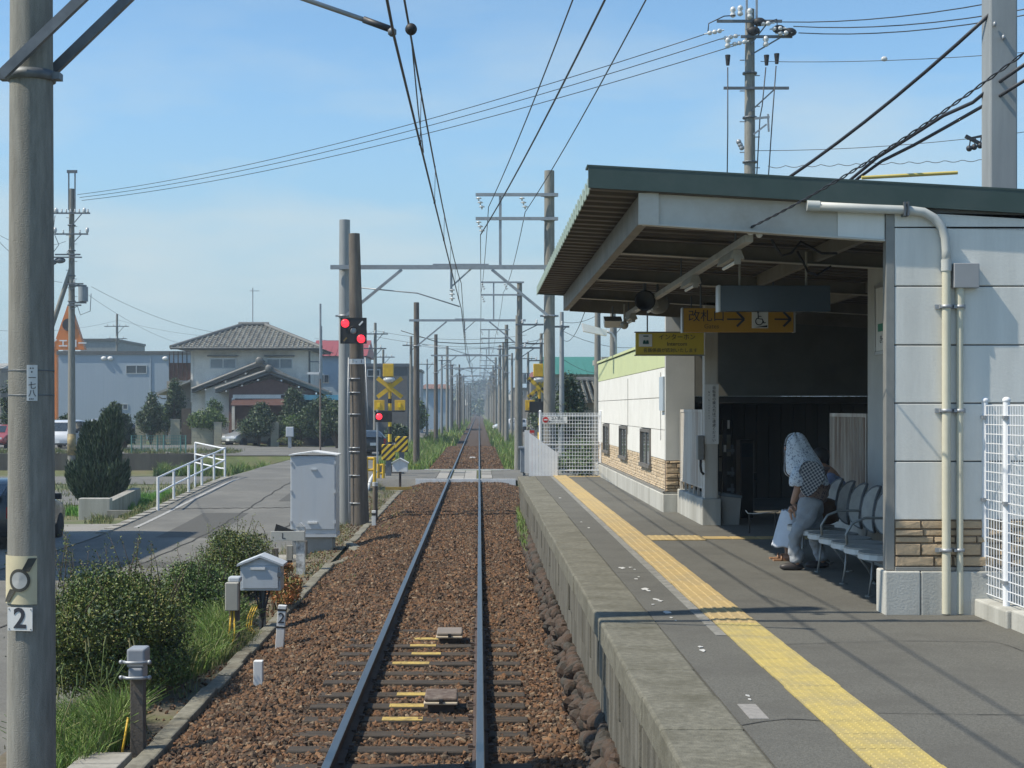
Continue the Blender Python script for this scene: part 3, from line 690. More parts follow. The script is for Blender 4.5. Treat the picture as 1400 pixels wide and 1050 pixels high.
MB().box(1.262, 1.42, by - .03, by + .012, zb(1.3) - .25, zb(1.3)).build('girder_end', girder_m, st)
for k, y in enumerate((15.2, 18.3, 21.4)):
    MB().prism([(1.36, y, zb(1.36) - .03), (xr - .2, y, zb(xr - .2) - .03), (xr - .2, y, zb(xr - .2) - .17), (1.36, y, zb(1.36) - .16)], (0, .012, 0)).build('cross_beam', gird_in, st)
    MB().prism([(1.36, y - .05, zb(1.36) - .16), (xr - .2, y - .05, zb(xr - .2) - .17), (xr - .2, y - .05, zb(xr - .2) - .178), (1.36, y - .05, zb(1.36) - .168)], (0, .11, 0)).build('beam_flange', girder_m, st)
MB().prism([(1.36, 23.1, zb(1.36) - .02), (xr - .2, 23.1, zb(xr - .2) - .02), (xr - .2, 23.1, zb(xr - .2) - .24), (1.36, 23.1, zb(1.36) - .24)], (0, .03, 0)).build('rear_beam', gird_in, st)
for x in (3.3, 4.6, 6): MB().box(x, x + .06, FY + .25, 22.6, zc(x) - .30, zc(x) - .16).build('purlin', gird_in, st)
# canopy post and its base, fence screens
post_m = mat('canopy_post_paint', (.58, .57, .53), (.5, .49, .45), .6, scale=4, streak=True, dirt=(.28, .17, .10), dirt_scale=1.6, dirt_amt=.6)
MB().box(3.14, 3.33, 21.4, 21.6, 1.36, 4.1).build('post', post_m, st, bevel=.01)
pl = MB().box(3.135, 3.335, 21.38, 21.395, 2.12, 2.95).build('post_sign', white_p, st)
ink = mat('sign_ink', (.03, .035, .05), (.025, .03, .04), .7)
for i, ch in enumerate('自転車の乗入れはご遠慮ください'): text(ch, .05, (3.27, 21.378, 2.90 - i * .052), ink, pl, depth=.0006)
for i, ch in enumerate('No bicycles'): text(ch, .035, (3.20, 21.378, 2.84 - i * .036), ink, pl, depth=.0006)
MB().box(3.10, 3.37, 21.36, 24.02, PZ - .01, 1.36).build('fence_base', plinth_m, st, bevel=.015)
slat_m = mat('rusty_slat', (.62, .60, .55), (.5, .48, .43), .6, scale=6, streak=True, dirt=(.22, .12, .06), dirt_scale=2.6, dirt_amt=.7)
slat_d = mat('very_rusty_slat', (.50, .46, .40), (.30, .24, .19), .7, scale=8, streak=True, dirt=(.16, .08, .045), dirt_scale=3.2, dirt_amt=.85)
def slat_screen(x, ya, yb, z0, z1, n, m, gap):
    w = (yb - ya) / n
    f = MB(); f.box(x - .02, x + .02, ya, yb, z1, z1 + .04); f.box(x - .018, x + .018, ya, yb, z0 - .035, z0)
    f.box(x - .022, x + .022, ya - .035, ya - .001, 1.36, z1 + .04); f.box(x - .022, x + .022, yb + .001, yb + .036, 1.36, z1 + .04)
    for q in (.2, .4, .6, .8): f.box(x - .015, x + .015, ya + (yb - ya) * q - .02, ya + (yb - ya) * q + .02, 1.36, z0 - .036)
    f.build('screen_frame', slat_m, st)
    s_ = MB().box(x - .012, x + .012, ya + w * gap / 2, ya + w * (1 - gap / 2), z0, z1).build('slat', m, st)
    for k in range(1, n): inst(s_, st, (0, k * w, 0))
slat_screen(3.16, 21.65, 23.95, 1.52, 2.56, 15, slat_m, .14)
slat_screen(4.22, 16.70, 18.35, 1.52, 2.52, 24, slat_d, .45)
MB().box(4.14, 4.34, 16.62, 18.42, PZ - .01, 1.36).build('fence_base', plinth_m, st, bevel=.015)

# rain pipes on the front wall ------------------------------------------------
pipe_m = mat('cream_pipe', (.60, .58, .46), (.54, .52, .41), .45, scale=5, dirt=(.45, .43, .34), dirt_scale=2, dirt_amt=.4)
pipe_g = mat('grey_pipe', (.50, .52, .50), (.44, .46, .44), .45, scale=5)
rp = thing('drain_pipe', (3.68, FY - .1, PZ), 'cream drain pipe bending from the canopy edge down the front wall', 'pipe', 'cream pipes on the front wall')
py_ = FY - .042
MB().tube([(2.60, py_, 4.215), (3.1, py_, 4.19), (3.38, py_, 4.18), (3.50, py_, 4.165), (3.58, py_, 4.12), (3.64, py_, 4.05), (3.672, py_, 3.96), (3.68, py_, 3.86), (3.68, py_, 3.75)], .036, 12).build('upper_bend', pipe_g, rp)
MB().cyl((3.68, py_, 3.76), (3.68, py_, PZ + .01), .034, n=16).build('lower_pipe', pipe_m, rp)
MB().cyl((3.68, py_, 3.70), (3.68, py_, 3.79), .041, n=16).build('sleeve', pipe_g, rp)
MB().cyl((2.58, py_, 4.216), (2.68, py_, 4.212), .042, n=14).build('sleeve', pipe_g, rp)
rp2 = thing('conduit_pipe', (3.78, FY - .1, PZ), 'cream conduit rising to the grey junction box on the front wall', 'pipe', 'cream pipes on the front wall')
MB().cyl((3.79, py_ + .01, 3.56), (3.79, py_ + .01, PZ + .01), .026, n=14).build('conduit', pipe_m, rp2)
MB().cyl((3.79, py_ + .01, 3.40), (3.79, py_ + .01, 3.57), .034, n=14).build('sleeve', pipe_m, rp2)
MB().box(3.73, 3.93, FY - .08, FY, 3.565, 3.76).build('junction_box', mat('grey_box', (.34, .35, .36), (.3, .31, .32), .5), rp2, bevel=.006)
for z in (3.42, 2.60, 1.50, 4.185):
    if z == 4.185:
        MB().box(3.335, 3.35, FY - .095, FY, 4.13, 4.24).box(3.36, 3.375, FY - .095, FY, 4.13, 4.24).build('pipe_clamp', steel_dark, rp); continue
    MB().box(3.60, 3.84, FY - .014, FY - .002, z - .018, z + .018).build('clamp_rail', steel, rp)
    for xx, rr in ((3.68, .036), (3.79, .029)):
        MB().lathe((xx, py_ + (.01 if xx > 3.7 else 0), z - .014), [(rr, 0), (rr + .008, 0), (rr + .008, .028), (rr, .028)], 12).box(xx - .05, xx - .03, py_ - .01, FY - .014, z - .012, z + .012).build('pipe_clip', steel, rp)
# ---------------------------------------------------------------- things under the canopy
alu = mat('aluminium_frame', (.55, .56, .56), (.48, .49, .49), .35, metal=.6)
duct_m = mat('lamp_duct_paint', (.42, .41, .37), (.34, .33, .30), .5, scale=4, dirt=(.2, .17, .13), dirt_scale=3, dirt_amt=.5)
dx, dz_ = 2.17, 3.985
lt = thing('lighting_duct', (dx, 12.4, 3.9), 'long grey duct running under the canopy with fluorescent tube lamps hung along it', 'lamp duct')
MB().box(dx - .035, dx + .035, 12.35, 22.6, dz_ - .03, dz_ + .03).build('duct', duct_m, lt, bevel=.005)
for y in (13.0, 16.5, 20, 22.3): MB().cyl((dx, y, dz_ + .03), (dx, y, zc(dx) - .15), .008, n=6).build('hanger', steel_dark, lt)
tube_m = mat('unlit_tube', (.72, .73, .70), (.66, .67, .64), .3)
for y in (12.9, 15.4, 19.0, 21.6):
    h = MB().prism([(dx - .06, y, dz_ - .11), (dx + .06, y, dz_ - .11), (dx + .03, y, dz_ - .032), (dx - .03, y, dz_ - .032)], (0, .75, 0)).build('lamp_housing', duct_m, lt)
    MB().cyl((dx, y + .03, dz_ - .13), (dx, y + .72, dz_ - .13), .016, n=8).build('tube', tube_m, h)
    MB().box(dx - .025, dx + .025, y - .015, y + .02, dz_ - .155, dz_ - .10).build('socket', duct_m, h)
ins_ = MB(); ins_.ball((dx + .0, 12.28, dz_ + .05), (.035, .03, .035), 10, 6); ins_.ball((dx + .07, 12.28, dz_ + .03), (.03, .03, .035), 10, 6); ins_.build('insulator', porcelain, lt)
for i, (x, y) in enumerate(((2.02, 18.7), (2.25, 19.3))):
    sp = thing('horn_speaker', (x, y, 3.72), ['dark round horn speaker under the canopy facing the train', 'grey drum shaped speaker beside the dark round one under the canopy'][i], 'speaker', 'speakers under the canopy')
    MB().lathe((x, y, 3.93), [(.02, .22), (.05, .14), (.10, .05), (.128, 0), (.128, -.012), (.10, .01), (.02, .03)] if i == 0 else [(.07, .18), (.12, .15), (.13, -.1), (.11, -.13), (.02, -.12)], 20, 'Y').build('horn', black_p if i == 0 else mat('grey_speaker', (.30, .30, .28), (.24, .24, .22), .5), sp)
    MB().box(x - .015, x + .015, y + .05, y + .08, 4.03, zc(x) - .15).build('bracket', steel_dark, sp)
sc_ = thing('security_camera', (2.1, 22.2, 3.8), 'small camera under the far end of the lamp duct', 'camera')
MB().ball((2.1, 22.2, 3.82), .06).cyl((2.1, 22.2, 3.86), (2.1, 22.2, 4.12), .015).build('housing', duct_m, sc_)
fl = thing('floodlight', (1.98, 22.55, 3.78), 'silver floodlight under the far corner of the canopy', 'floodlight')
MB().prism([(1.84, 22.5, 3.90), (1.84, 22.72, 3.98), (1.84, 22.72, 3.88), (1.84, 22.56, 3.80)], (.26, 0, 0)).build('lamp_head', alu, fl, bevel=.01)
MB().cyl((1.97, 22.7, 3.95), (1.97, 22.66, 4.12), .012).build('bracket', steel_dark, fl)
# signs
sg_o = mat('sign_orange', (.46, .25, .02), (.42, .225, .018), .45)
sg_y = mat('sign_yellow', (.62, .47, .05), (.57, .43, .045), .45)
s1 = thing('hanging_sign', (3.0, 18, 3.5), 'orange hanging sign with black arrows and wheelchair symbol pointing to the gates', 'sign')
MB().box(2.39, 3.68, 17.97, 18.07, 3.51, 3.79).build('sign_box', sg_o, s1, bevel=.004)
MB().box(2.372, 2.388, 17.96, 18.08, 3.505, 3.795).build('end_cap', alu, s1); MB().box(3.682, 3.70, 17.96, 18.08, 3.505, 3.795).build('end_cap', alu, s1)
for x in (2.6, 3.45): MB().cyl((x, 18.02, 3.79), (x, 18.02, 4.15), .01, n=6).build('hanger', steel_dark, s1)
text('改札口', .145, (2.66, 17.967, 3.69), ink, s1); text('Gates', .075, (2.72, 17.967, 3.575), mat('sign_brown', (.13, .075, .02)), s1)
def arrow(x, y, z, L_, m, par):
    b = MB(); t_ = .018
    b.box(x - L_ / 2, x + L_ / 2 - .02, y - .003, y, z - t_ / 2, z + t_ / 2)
    for s in (-1, 1): b.bar((x + L_ / 2, y - .002, z), (x + L_ / 2 - .085, y - .002, z + s * .085), .003, .026)
    b.build('arrow', m, par)
arrow(3.0, 17.966, 3.66, .20, ink, s1); arrow(3.55, 17.966, 3.66, .19, ink, s1)
wc = MB().box(3.19, 3.38, 17.962, 17.968, 3.555, 3.755).build('pictogram_plate', white_p, s1)
b = MB(); cx_, cz_ = 3.275, 3.635
b.tube([(cx_ + .042 * math.cos(a), 17.958, cz_ + .042 * math.sin(a)) for a in [R(100 + k * 20) for k in range(14)]], .006, 6)
b.ball((3.262, 17.958, 3.735), .012, 8, 6); b.tube([(3.262, 17.958, 3.72), (3.266, 17.958, 3.665), (3.31, 17.958, 3.66), (3.33, 17.958, 3.615), (3.35, 17.958, 3.62)], .007, 6)
b.tube([(3.265, 17.958, 3.695), (3.30, 17.958, 3.69)], .005, 6); b.prism([(3.22, 17.956, 3.565), (3.37, 17.956, 3.565), (3.37, 17.956, 3.59)], (0, .005, 0)); b.build('wheelchair_symbol', ink, wc)
s2 = thing('hanging_sign', (2.6, 21, 3.34), 'yellow hanging intercom sign with small telephone pictogram under the canopy end', 'sign')
MB().box(2.14, 3.07, 20.96, 21.04, 3.35, 3.65).build('sign_box', sg_y, s2, bevel=.004)
MB().box(2.125, 3.085, 20.955, 21.045, 3.651, 3.665).build('top_rail', trim_m, s2); MB().box(2.125, 3.085, 20.955, 21.045, 3.335, 3.349).build('bottom_rail', trim_m, s2)
for x in (2.3, 2.9): MB().cyl((x, 21, 3.66), (x, 21, 4.15), .01, n=6).build('hanger', steel_dark, s2)
ip = MB().box(2.18, 2.36, 20.952, 20.959, 3.46, 3.63).build('pictogram_plate', white_p, s2)
b = MB().box(2.24, 2.31, 20.946, 20.951, 3.595, 3.61).box(2.235, 2.315, 20.946, 20.951, 3.495, 3.52); b.cyl((2.255, 20.951, 3.53), (2.255, 20.946, 3.53), .018).cyl((2.295, 20.951, 3.53), (2.295, 20.946, 3.53), .018); b.build('telephone_symbol', mat('sign_teal', (.02, .12, .11)), ip)
text('インターホン', .085, (2.70, 20.957, 3.585), ink, s2); text('Intercom', .075, (2.70, 20.957, 3.495), ink, s2); text('名鉄係員が応対いたします', .062, (2.61, 20.957, 3.405), ink, s2)
s3 = thing('display_board', (2.75, 15, 3.5), 'dark blue grey train display board hung below the canopy, seen unlit', 'display')
MB().box(2.35, 3.42, 14.95, 15.12, 3.565, 3.815).build('board', mat('display_face', (.075, .10, .125), (.06, .085, .11), .25), s3, bevel=.004)
MB().box(2.33, 2.348, 14.945, 15.13, 3.56, 3.82).build('end_cap', alu, s3)
for x in (2.55, 3.2): MB().cyl((x, 15.03, 3.81), (x, 15.03, 4.15), .012, n=6).build('hanger', duct_m, s3)
# loose cables under the roof
for i, pts in enumerate(([(2.4, 12.6, 4.0), (2.5, 12.7, 3.88), (2.62, 12.9, 3.92), (2.72, 13.0, 4.03), (2.9, 13.0, 3.93), (3.05, 13.1, 3.94)], [(2.9, 14, 4.05), (3.0, 14, 3.86), (3.1, 14.1, 3.84), (3.25, 14.2, 3.93)])):
    MB().tube(pts, .011, 8).build('hanging_cable', black, None, label=['black cable looped under the canopy front beam', 'shorter black cable hanging beside the beam loop'][i], cat='cable')
po = MB().box(4.185, 4.197, 15.62, 16.2, 3.22, 3.88).build('poster_board', white_p, None, label='narrow poster board high on the wall behind the bench', cat='poster', bevel=.003)
fr = MB(); fr.box(4.178, 4.199, 15.58, 15.615, 3.19, 3.91); fr.box(4.178, 4.199, 16.205, 16.24, 3.19, 3.91); fr.box(4.178, 4.199, 15.58, 16.24, 3.885, 3.92); fr.box(4.178, 4.199, 15.58, 16.24, 3.18, 3.215); fr.build('frame', alu, po)
MB().box(4.179, 4.184, 15.7, 16.1, 3.42, 3.50).build('green_mark', mat('poster_green', (.05, .28, .18)), po)
text('きっぷ', .09, (4.180, 15.9, 3.33), ink, po, rot=(R(90), 0, R(-90)))
text('↑', .2, (4.180, 15.8, 3.7), ink, po, rot=(R(90), 0, R(-90)))
# wall phone
ph = thing('intercom_phone', (3.10, 21.3, 1.9), 'grey intercom box with black handset on the canopy post', 'intercom')
MB().box(3.04, 3.135, 21.36, 21.52, 1.90, 2.24).build('box', mat('phone_grey', (.25, .25, .24), (.2, .2, .19), .5), ph, bevel=.012)
MB().tube([(3.08, 21.34, 1.90), (3.075, 21.33, 1.82), (3.085, 21.32, 1.74), (3.12, 21.33, 1.70)], .018, 8).build('handset', black, ph)
# card stand, bin, machine
cs = thing('notice_stand', (3.46, 21.75, PZ), 'dark stand with little shelves just behind the canopy post', 'stand')
MB().box(3.44, 3.50, 21.7, 21.76, PZ, 2.45).build('upright', black_p, cs); 
for z in (1.45, 1.68, 2.0): MB().box(3.50, 3.60, 21.66, 21.80, z, z + .04).cyl((3.58, 21.73, z - .03), (3.58, 21.73, z + .1), .02).build('holder', steel_dark, cs)
MB().box(3.505, 3.53, 21.64, 21.69, 2.33, 2.45).build('label_card', white_p, cs); MB().box(3.455, 3.49, 21.69, 21.698, 2.0, 2.1).build('label_card', white_p, cs)
bn = thing('waste_bin', (3.62, 21.6, PZ), 'pale squat waste bin with dark lid against the dark interior', 'bin')
MB().prism([(3.40, 21.45, PZ), (3.63, 21.45, PZ), (3.66, 21.45, 1.36), (3.38, 21.45, 1.39)], (0, .4, 0)).build('body', mat('bin_grey', (.33, .32, .29), (.28, .27, .25), .6), bn, bevel=.01)
MB().prism([(3.37, 21.43, 1.392), (3.67, 21.43, 1.362), (3.67, 21.43, 1.40), (3.40, 21.43, 1.44)], (0, .44, 0)).build('lid', mat('bin_lid', (.12, .15, .17)), bn, bevel=.01)
gm = thing('ticket_machine', (3.95, 22.8, PZ), 'tall black ticket reader post standing inside the dark entrance', 'ticket reader')
MB().box(3.86, 4.06, 22.7, 23.1, PZ, 2.15).build('body', black_p, gm, bevel=.02); MB().box(3.88, 4.04, 22.69, 22.699, 1.9, 2.1).build('panel', glass_d, gm)
MB().box(4.06, 4.13, 22.8, 22.9, 1.55, 1.66).build('reader', black_p, gm)
nb = thing('wall_notice', (3.6, 24.0, 1.7), 'two faded paper notices on the dark entrance wall', 'notice')
MB().box(3.80, 3.98, 24.30, 24.31, 1.86, 2.20).build('sheet', mat('old_paper', (.35, .33, .25), (.28, .26, .2), .8), nb); MB().box(3.80, 3.86, 24.30, 24.31, 1.62, 1.84).build('sheet', MATS['old_paper'], nb)
hd = thing('handrail', (3.9, 20, 1.5), 'thin pale bent handrail crossing the dark entrance', 'handrail')
MB().tube([(3.47, 20, 1.29), (3.50, 20, 1.25), (3.60, 20, 1.245), (3.90, 20, 1.275)], .007, 6).build('rail', white_p, hd); MB().cyl((3.52, 20, 1.24), (3.52, 20, PZ), .012, n=6).build('support', black_p, hd); MB().cyl((3.86, 20, 1.26), (3.86, 20, PZ), .012, n=6).build('support', black_p, hd)

# ---------------------------------------------------------------- bench of shell seats
seat_m = mat('bench_seat_plastic', (.34, .345, .325), (.26, .265, .25), .45, scale=14, detail=8, dirt=(.2, .215, .22), dirt_scale=9, dirt_amt=.5)
seat_e = mat('bench_seat_edge', (.60, .63, .63), (.52, .55, .55), .4)
be = thing('bench', (3.5, 14.5, PZ), 'row of joined grey shell seats on splayed metal legs along the station wall', 'bench')
chrome = mat('dull_bench_tube', (.30, .31, .30), (.22, .23, .22), .4, metal=.4)
def shell(y):
    zs = PZ + .41; b = MB(); n = 18
    top = [(3.46 + .235 * math.copysign(abs(math.cos(a)) ** .8, math.cos(a)), y + .225 * math.copysign(abs(math.sin(a)) ** .8, math.sin(a)), zs) for a in [2 * math.pi * k / n for k in range(n)]]
    b.prism([(p[0], p[1], zs - .012) for p in top], (0, 0, .014)); s = b.build('seat', seat_m, be, bevel=.006)
    e = MB(); e.prism([(3.46 + (p[0] - 3.46) * 1.02, y + (p[1] - y) * 1.02, zs - .055) for p in top], (0, 0, .042)); e.build('seat_edge', seat_e, s, bevel=.008)
    bk = MB(); pts = []
    for k in range(n):
        a = 2 * math.pi * k / n; u = .215 * math.copysign(abs(math.cos(a)) ** .75, math.cos(a)); h = .215 * math.copysign(abs(math.sin(a)) ** .75, math.sin(a))
        pts.append((3.72 + .13 * (h + .215) - .085 * (u / .215) ** 2, y + u, zs + .265 + h))
    cc_ = (3.765, y, zs + .265); bk.add(pts + [cc_], [(k, (k + 1) % n, n) for k in range(n)], True); bk.add([(p[0] + .02, p[1], p[2]) for p in pts] + [(cc_[0] + .02, y, cc_[2])], [((k + 1) % n, k, n) for k in range(n)], True); r = bk.build('backrest', seat_m, be)
    rim = MB(); rim.tube([(p[0] + .012, p[1], p[2]) for p in pts] + [(pts[0][0] + .012, pts[0][1], pts[0][2])], .014, 6); rim.build('backrest_rim', mat('bench_rim', (.12, .13, .14)), r)
for k in range(7): shell(13.02 + .5 * k)
MB().box(3.42, 3.48, 12.8, 16.3, PZ + .30, PZ + .352).build('beam', steel_dark, be)
for y in (13.3, 14.25, 15.3, 16.15):
    MB().tube([(3.41, y, PZ + .30), (3.395, y - .01, PZ + .15), (3.37, y - .02, PZ + .012)], .011, 8).cyl((3.37, y - .02, PZ), (3.37, y - .02, PZ + .012), .035).build('leg', chrome, be)
    MB().tube([(3.48, y, PZ + .30), (3.60, y, PZ + .15), (3.68, y, PZ + .012)], .010, 8).cyl((3.68, y, PZ), (3.68, y, PZ + .012), .04).build('leg', chrome, be)
for y in (13.77, 14.77):
    MB().tube([(3.30, y, PZ + .39), (3.29, y, PZ + .50), (3.35, y, PZ + .60), (3.46, y, PZ + .645), (3.60, y, PZ + .645), (3.72, y, PZ + .64)], .012, 8).build('armrest', chrome, be)
    MB().tube([(3.72, y, PZ + .40), (3.74, y, PZ + .64)], .012, 8).build('armrest', chrome, be)

# ---------------------------------------------------------------- people
def pattern_mat(name, base, dots, scale, kind='dots'):
    m = bpy.data.materials.new(name); m.use_nodes = True; t_ = m.node_tree; p = t_.nodes['Principled BSDF']; p.inputs['Roughness'].default_value = .85
    N = t_.nodes.new; K = t_.links.new; g = N('ShaderNodeNewGeometry'); mx = N('ShaderNodeMix'); mx.data_type = 'RGBA'
    mx.inputs[6].default_value = (*base, 1); mx.inputs[7].default_value = (*dots, 1)
    if kind == 'dots':
        v = N('ShaderNodeTexNoise'); v.inputs['Scale'].default_value = scale; v.inputs['Detail'].default_value = 3; K(g.outputs['Position'], v.inputs['Vector'])
        r = N('ShaderNodeValToRGB'); r.color_ramp.elements[0].position = .54; r.color_ramp.elements[1].position = .60; K(v.outputs['Fac'], r.inputs[0]); K(r.outputs[0], mx.inputs[0])
    else:
        mp_ = N('ShaderNodeMapping'); mp_.inputs['Rotation'].default_value = (0, R(32), 0); K(g.outputs['Position'], mp_.inputs['Vector'])
        se = N('ShaderNodeSeparateXYZ'); K(mp_.outputs[0], se.inputs[0]); o_ = []
        for ax in ('X', 'Z'):
            a = N('ShaderNodeMath'); a.operation = 'MULTIPLY'; a.inputs[1].default_value = scale; K(se.outputs[ax], a.inputs[0])
            f = N('ShaderNodeMath'); f.operation = 'FRACT'; K(a.outputs[0], f.inputs[0])
            c = N('ShaderNodeMath'); c.operation = 'GREATER_THAN'; c.inputs[1].default_value = .64; K(f.outputs[0], c.inputs[0]); o_.append(c)
        ad = N('ShaderNodeMath'); ad.operation = 'ADD'; K(o_[0].outputs[0], ad.inputs[0]); K(o_[1].outputs[0], ad.inputs[1])
        hf = N('ShaderNodeMath'); hf.operation = 'MULTIPLY'; hf.inputs[1].default_value = .5; K(ad.outputs[0], hf.inputs[0]); K(hf.outputs[0], mx.inputs[0])
    K(mx.outputs[2], p.inputs['Base Color']); return m
skin = mat('skin', (.42, .24, .16), (.36, .2, .13), .5, scale=8)
hair_m = mat('dark_hair', (.02, .017, .015), (.012, .01, .009), .5, scale=30)

folds = bpy.data.textures.new('folds', 'CLOUDS'); folds.noise_scale = .11; folds.noise_depth = 2
def skinned(name, nodes, edges, m, parent, sub=2, root=0):
    fold = name in ('trousers', 'blouse', 'skirt')
    me = bpy.data.meshes.new(name); me.from_pydata([n[:3] for n in nodes], edges, []); me.update()
    o = bpy.data.objects.new(name, me); col.objects.link(o); me.materials.append(m); o.parent = parent
    sk = o.modifiers.new('skin', 'SKIN'); sk.use_smooth_shade = True
    if not me.skin_vertices: 
        bpy.context.view_layer.objects.active = o
        me.skin_vertices.new() if hasattr(me.skin_vertices, 'new') else None
    for i, n in enumerate(nodes):
        rr = n[3] if isinstance(n[3], tuple) else (n[3], n[3]); me.skin_vertices[0].data[i].radius = rr
        me.skin_vertices[0].data[i].use_root = (i == root)
    ss = o.modifiers.new('sub', 'SUBSURF'); ss.levels = ss.render_levels = sub + (1 if fold else 0)
    if fold:
        dm_ = o.modifiers.new('folds', 'DISPLACE'); dm_.texture = folds; dm_.strength = .065; dm_.mid_level = .45
    return o

def loft(name, rings, m, parent, closed=True, n=20, thick=.006):
    """rings: list of (cx, cy, z, rx, ry, a0, a1): elliptical rings, optionally open between a1 and a0"""
    vs = []; fs = []
    for (cx, cy, z, rx, ry, a0, a1) in rings:
        for k in range(n):
            a = R(a0 + (a1 - a0) * k / ((n) if closed else (n - 1))); w = 1 + .035 * math.sin(a * 5 + z * 13) + .02 * math.sin(a * 11 + z * 31)
            vs.append((cx + rx * w * math.cos(a), cy + ry * w * math.sin(a), z + .012 * math.sin(a * 7 + z * 9)))
    for i in range(len(rings) - 1):
        for k in range(n if closed else n - 1): fs.append((i * n + k, i * n + (k + 1) % n, (i + 1) * n + (k + 1) % n, (i + 1) * n + k))
    o = MB().add(vs, fs, True).build(name, m, parent)
    so2 = o.modifiers.new('thick', 'SOLIDIFY'); so2.thickness = thick; ss = o.modifiers.new('sub', 'SUBSURF'); ss.levels = ss.render_levels = 1
    return o

def hand(base, d, parent, m, bend=.5, size=1.0):
    """palm with four fingers and thumb as one skinned piece; d = pointing direction, hanging hand"""
    base = Vector(base); d = Vector(d).normalized(); side = Vector((0, 1, 0)); side = (side - d * side.dot(d)).normalized(); nrm = d.cross(side)
    s = size; nodes = [(*base, (.017 * s, .022 * s)), (*(base + d * .045 * s), (.014 * s, .034 * s)), (*(base + d * .08 * s), (.012 * s, .036 * s))]; edges = [(0, 1), (1, 2)]
    for i, (off, ln) in enumerate(((-.028, .062), (-.010, .072), (.010, .068), (.027, .052))):
        a = base + d * .085 * s + side * off * s; b_ = a + (d + nrm * bend * .4).normalized() * ln * .5 * s; c = b_ + (d + nrm * bend).normalized() * ln * .5 * s; k = len(nodes)
        nodes += [(*a, .009 * s), (*b_, .0085 * s), (*c, .007 * s)]; edges += [(2, k), (k, k + 1), (k + 1, k + 2)]
    a = base + d * .03 * s - side * .03 * s; k = len(nodes)
    nodes += [(*a, .011 * s), (*(a + (d * .7 - side * .5 + nrm * .3).normalized() * .045 * s), .0085 * s)]; edges += [(1, k), (k, k + 1)]
    return skinned('hand', nodes, edges, m, parent, 1)

def face(c, fwd, parent, r=.1):
    """ears, nose, eyes and mouth on a head centred at c looking along fwd"""
    c = Vector(c); f = Vector(fwd).normalized(); s = f.cross(Vector((0, 0, 1))).normalized(); u = s.cross(f)
    MB().ball(c + f * r * .98 - u * .012, (.014, .014, .022), 8, 6).build('nose', skin, parent)
    for q in (-1, 1):
        MB().ball(c + f * r * .82 + s * q * .033 + u * .012, (.009, .009, .007), 8, 6).build('eye', black_p, parent)
        MB().ball(c + s * q * r * .80 - u * .01, (.014, .014, .03), 8, 6).build('ear', skin, parent)
    MB().ball(c + f * r * .82 - u * .05, (.010, .022, .006), 8, 6).build('mouth', mat('lips', (.35, .13, .11)), parent)

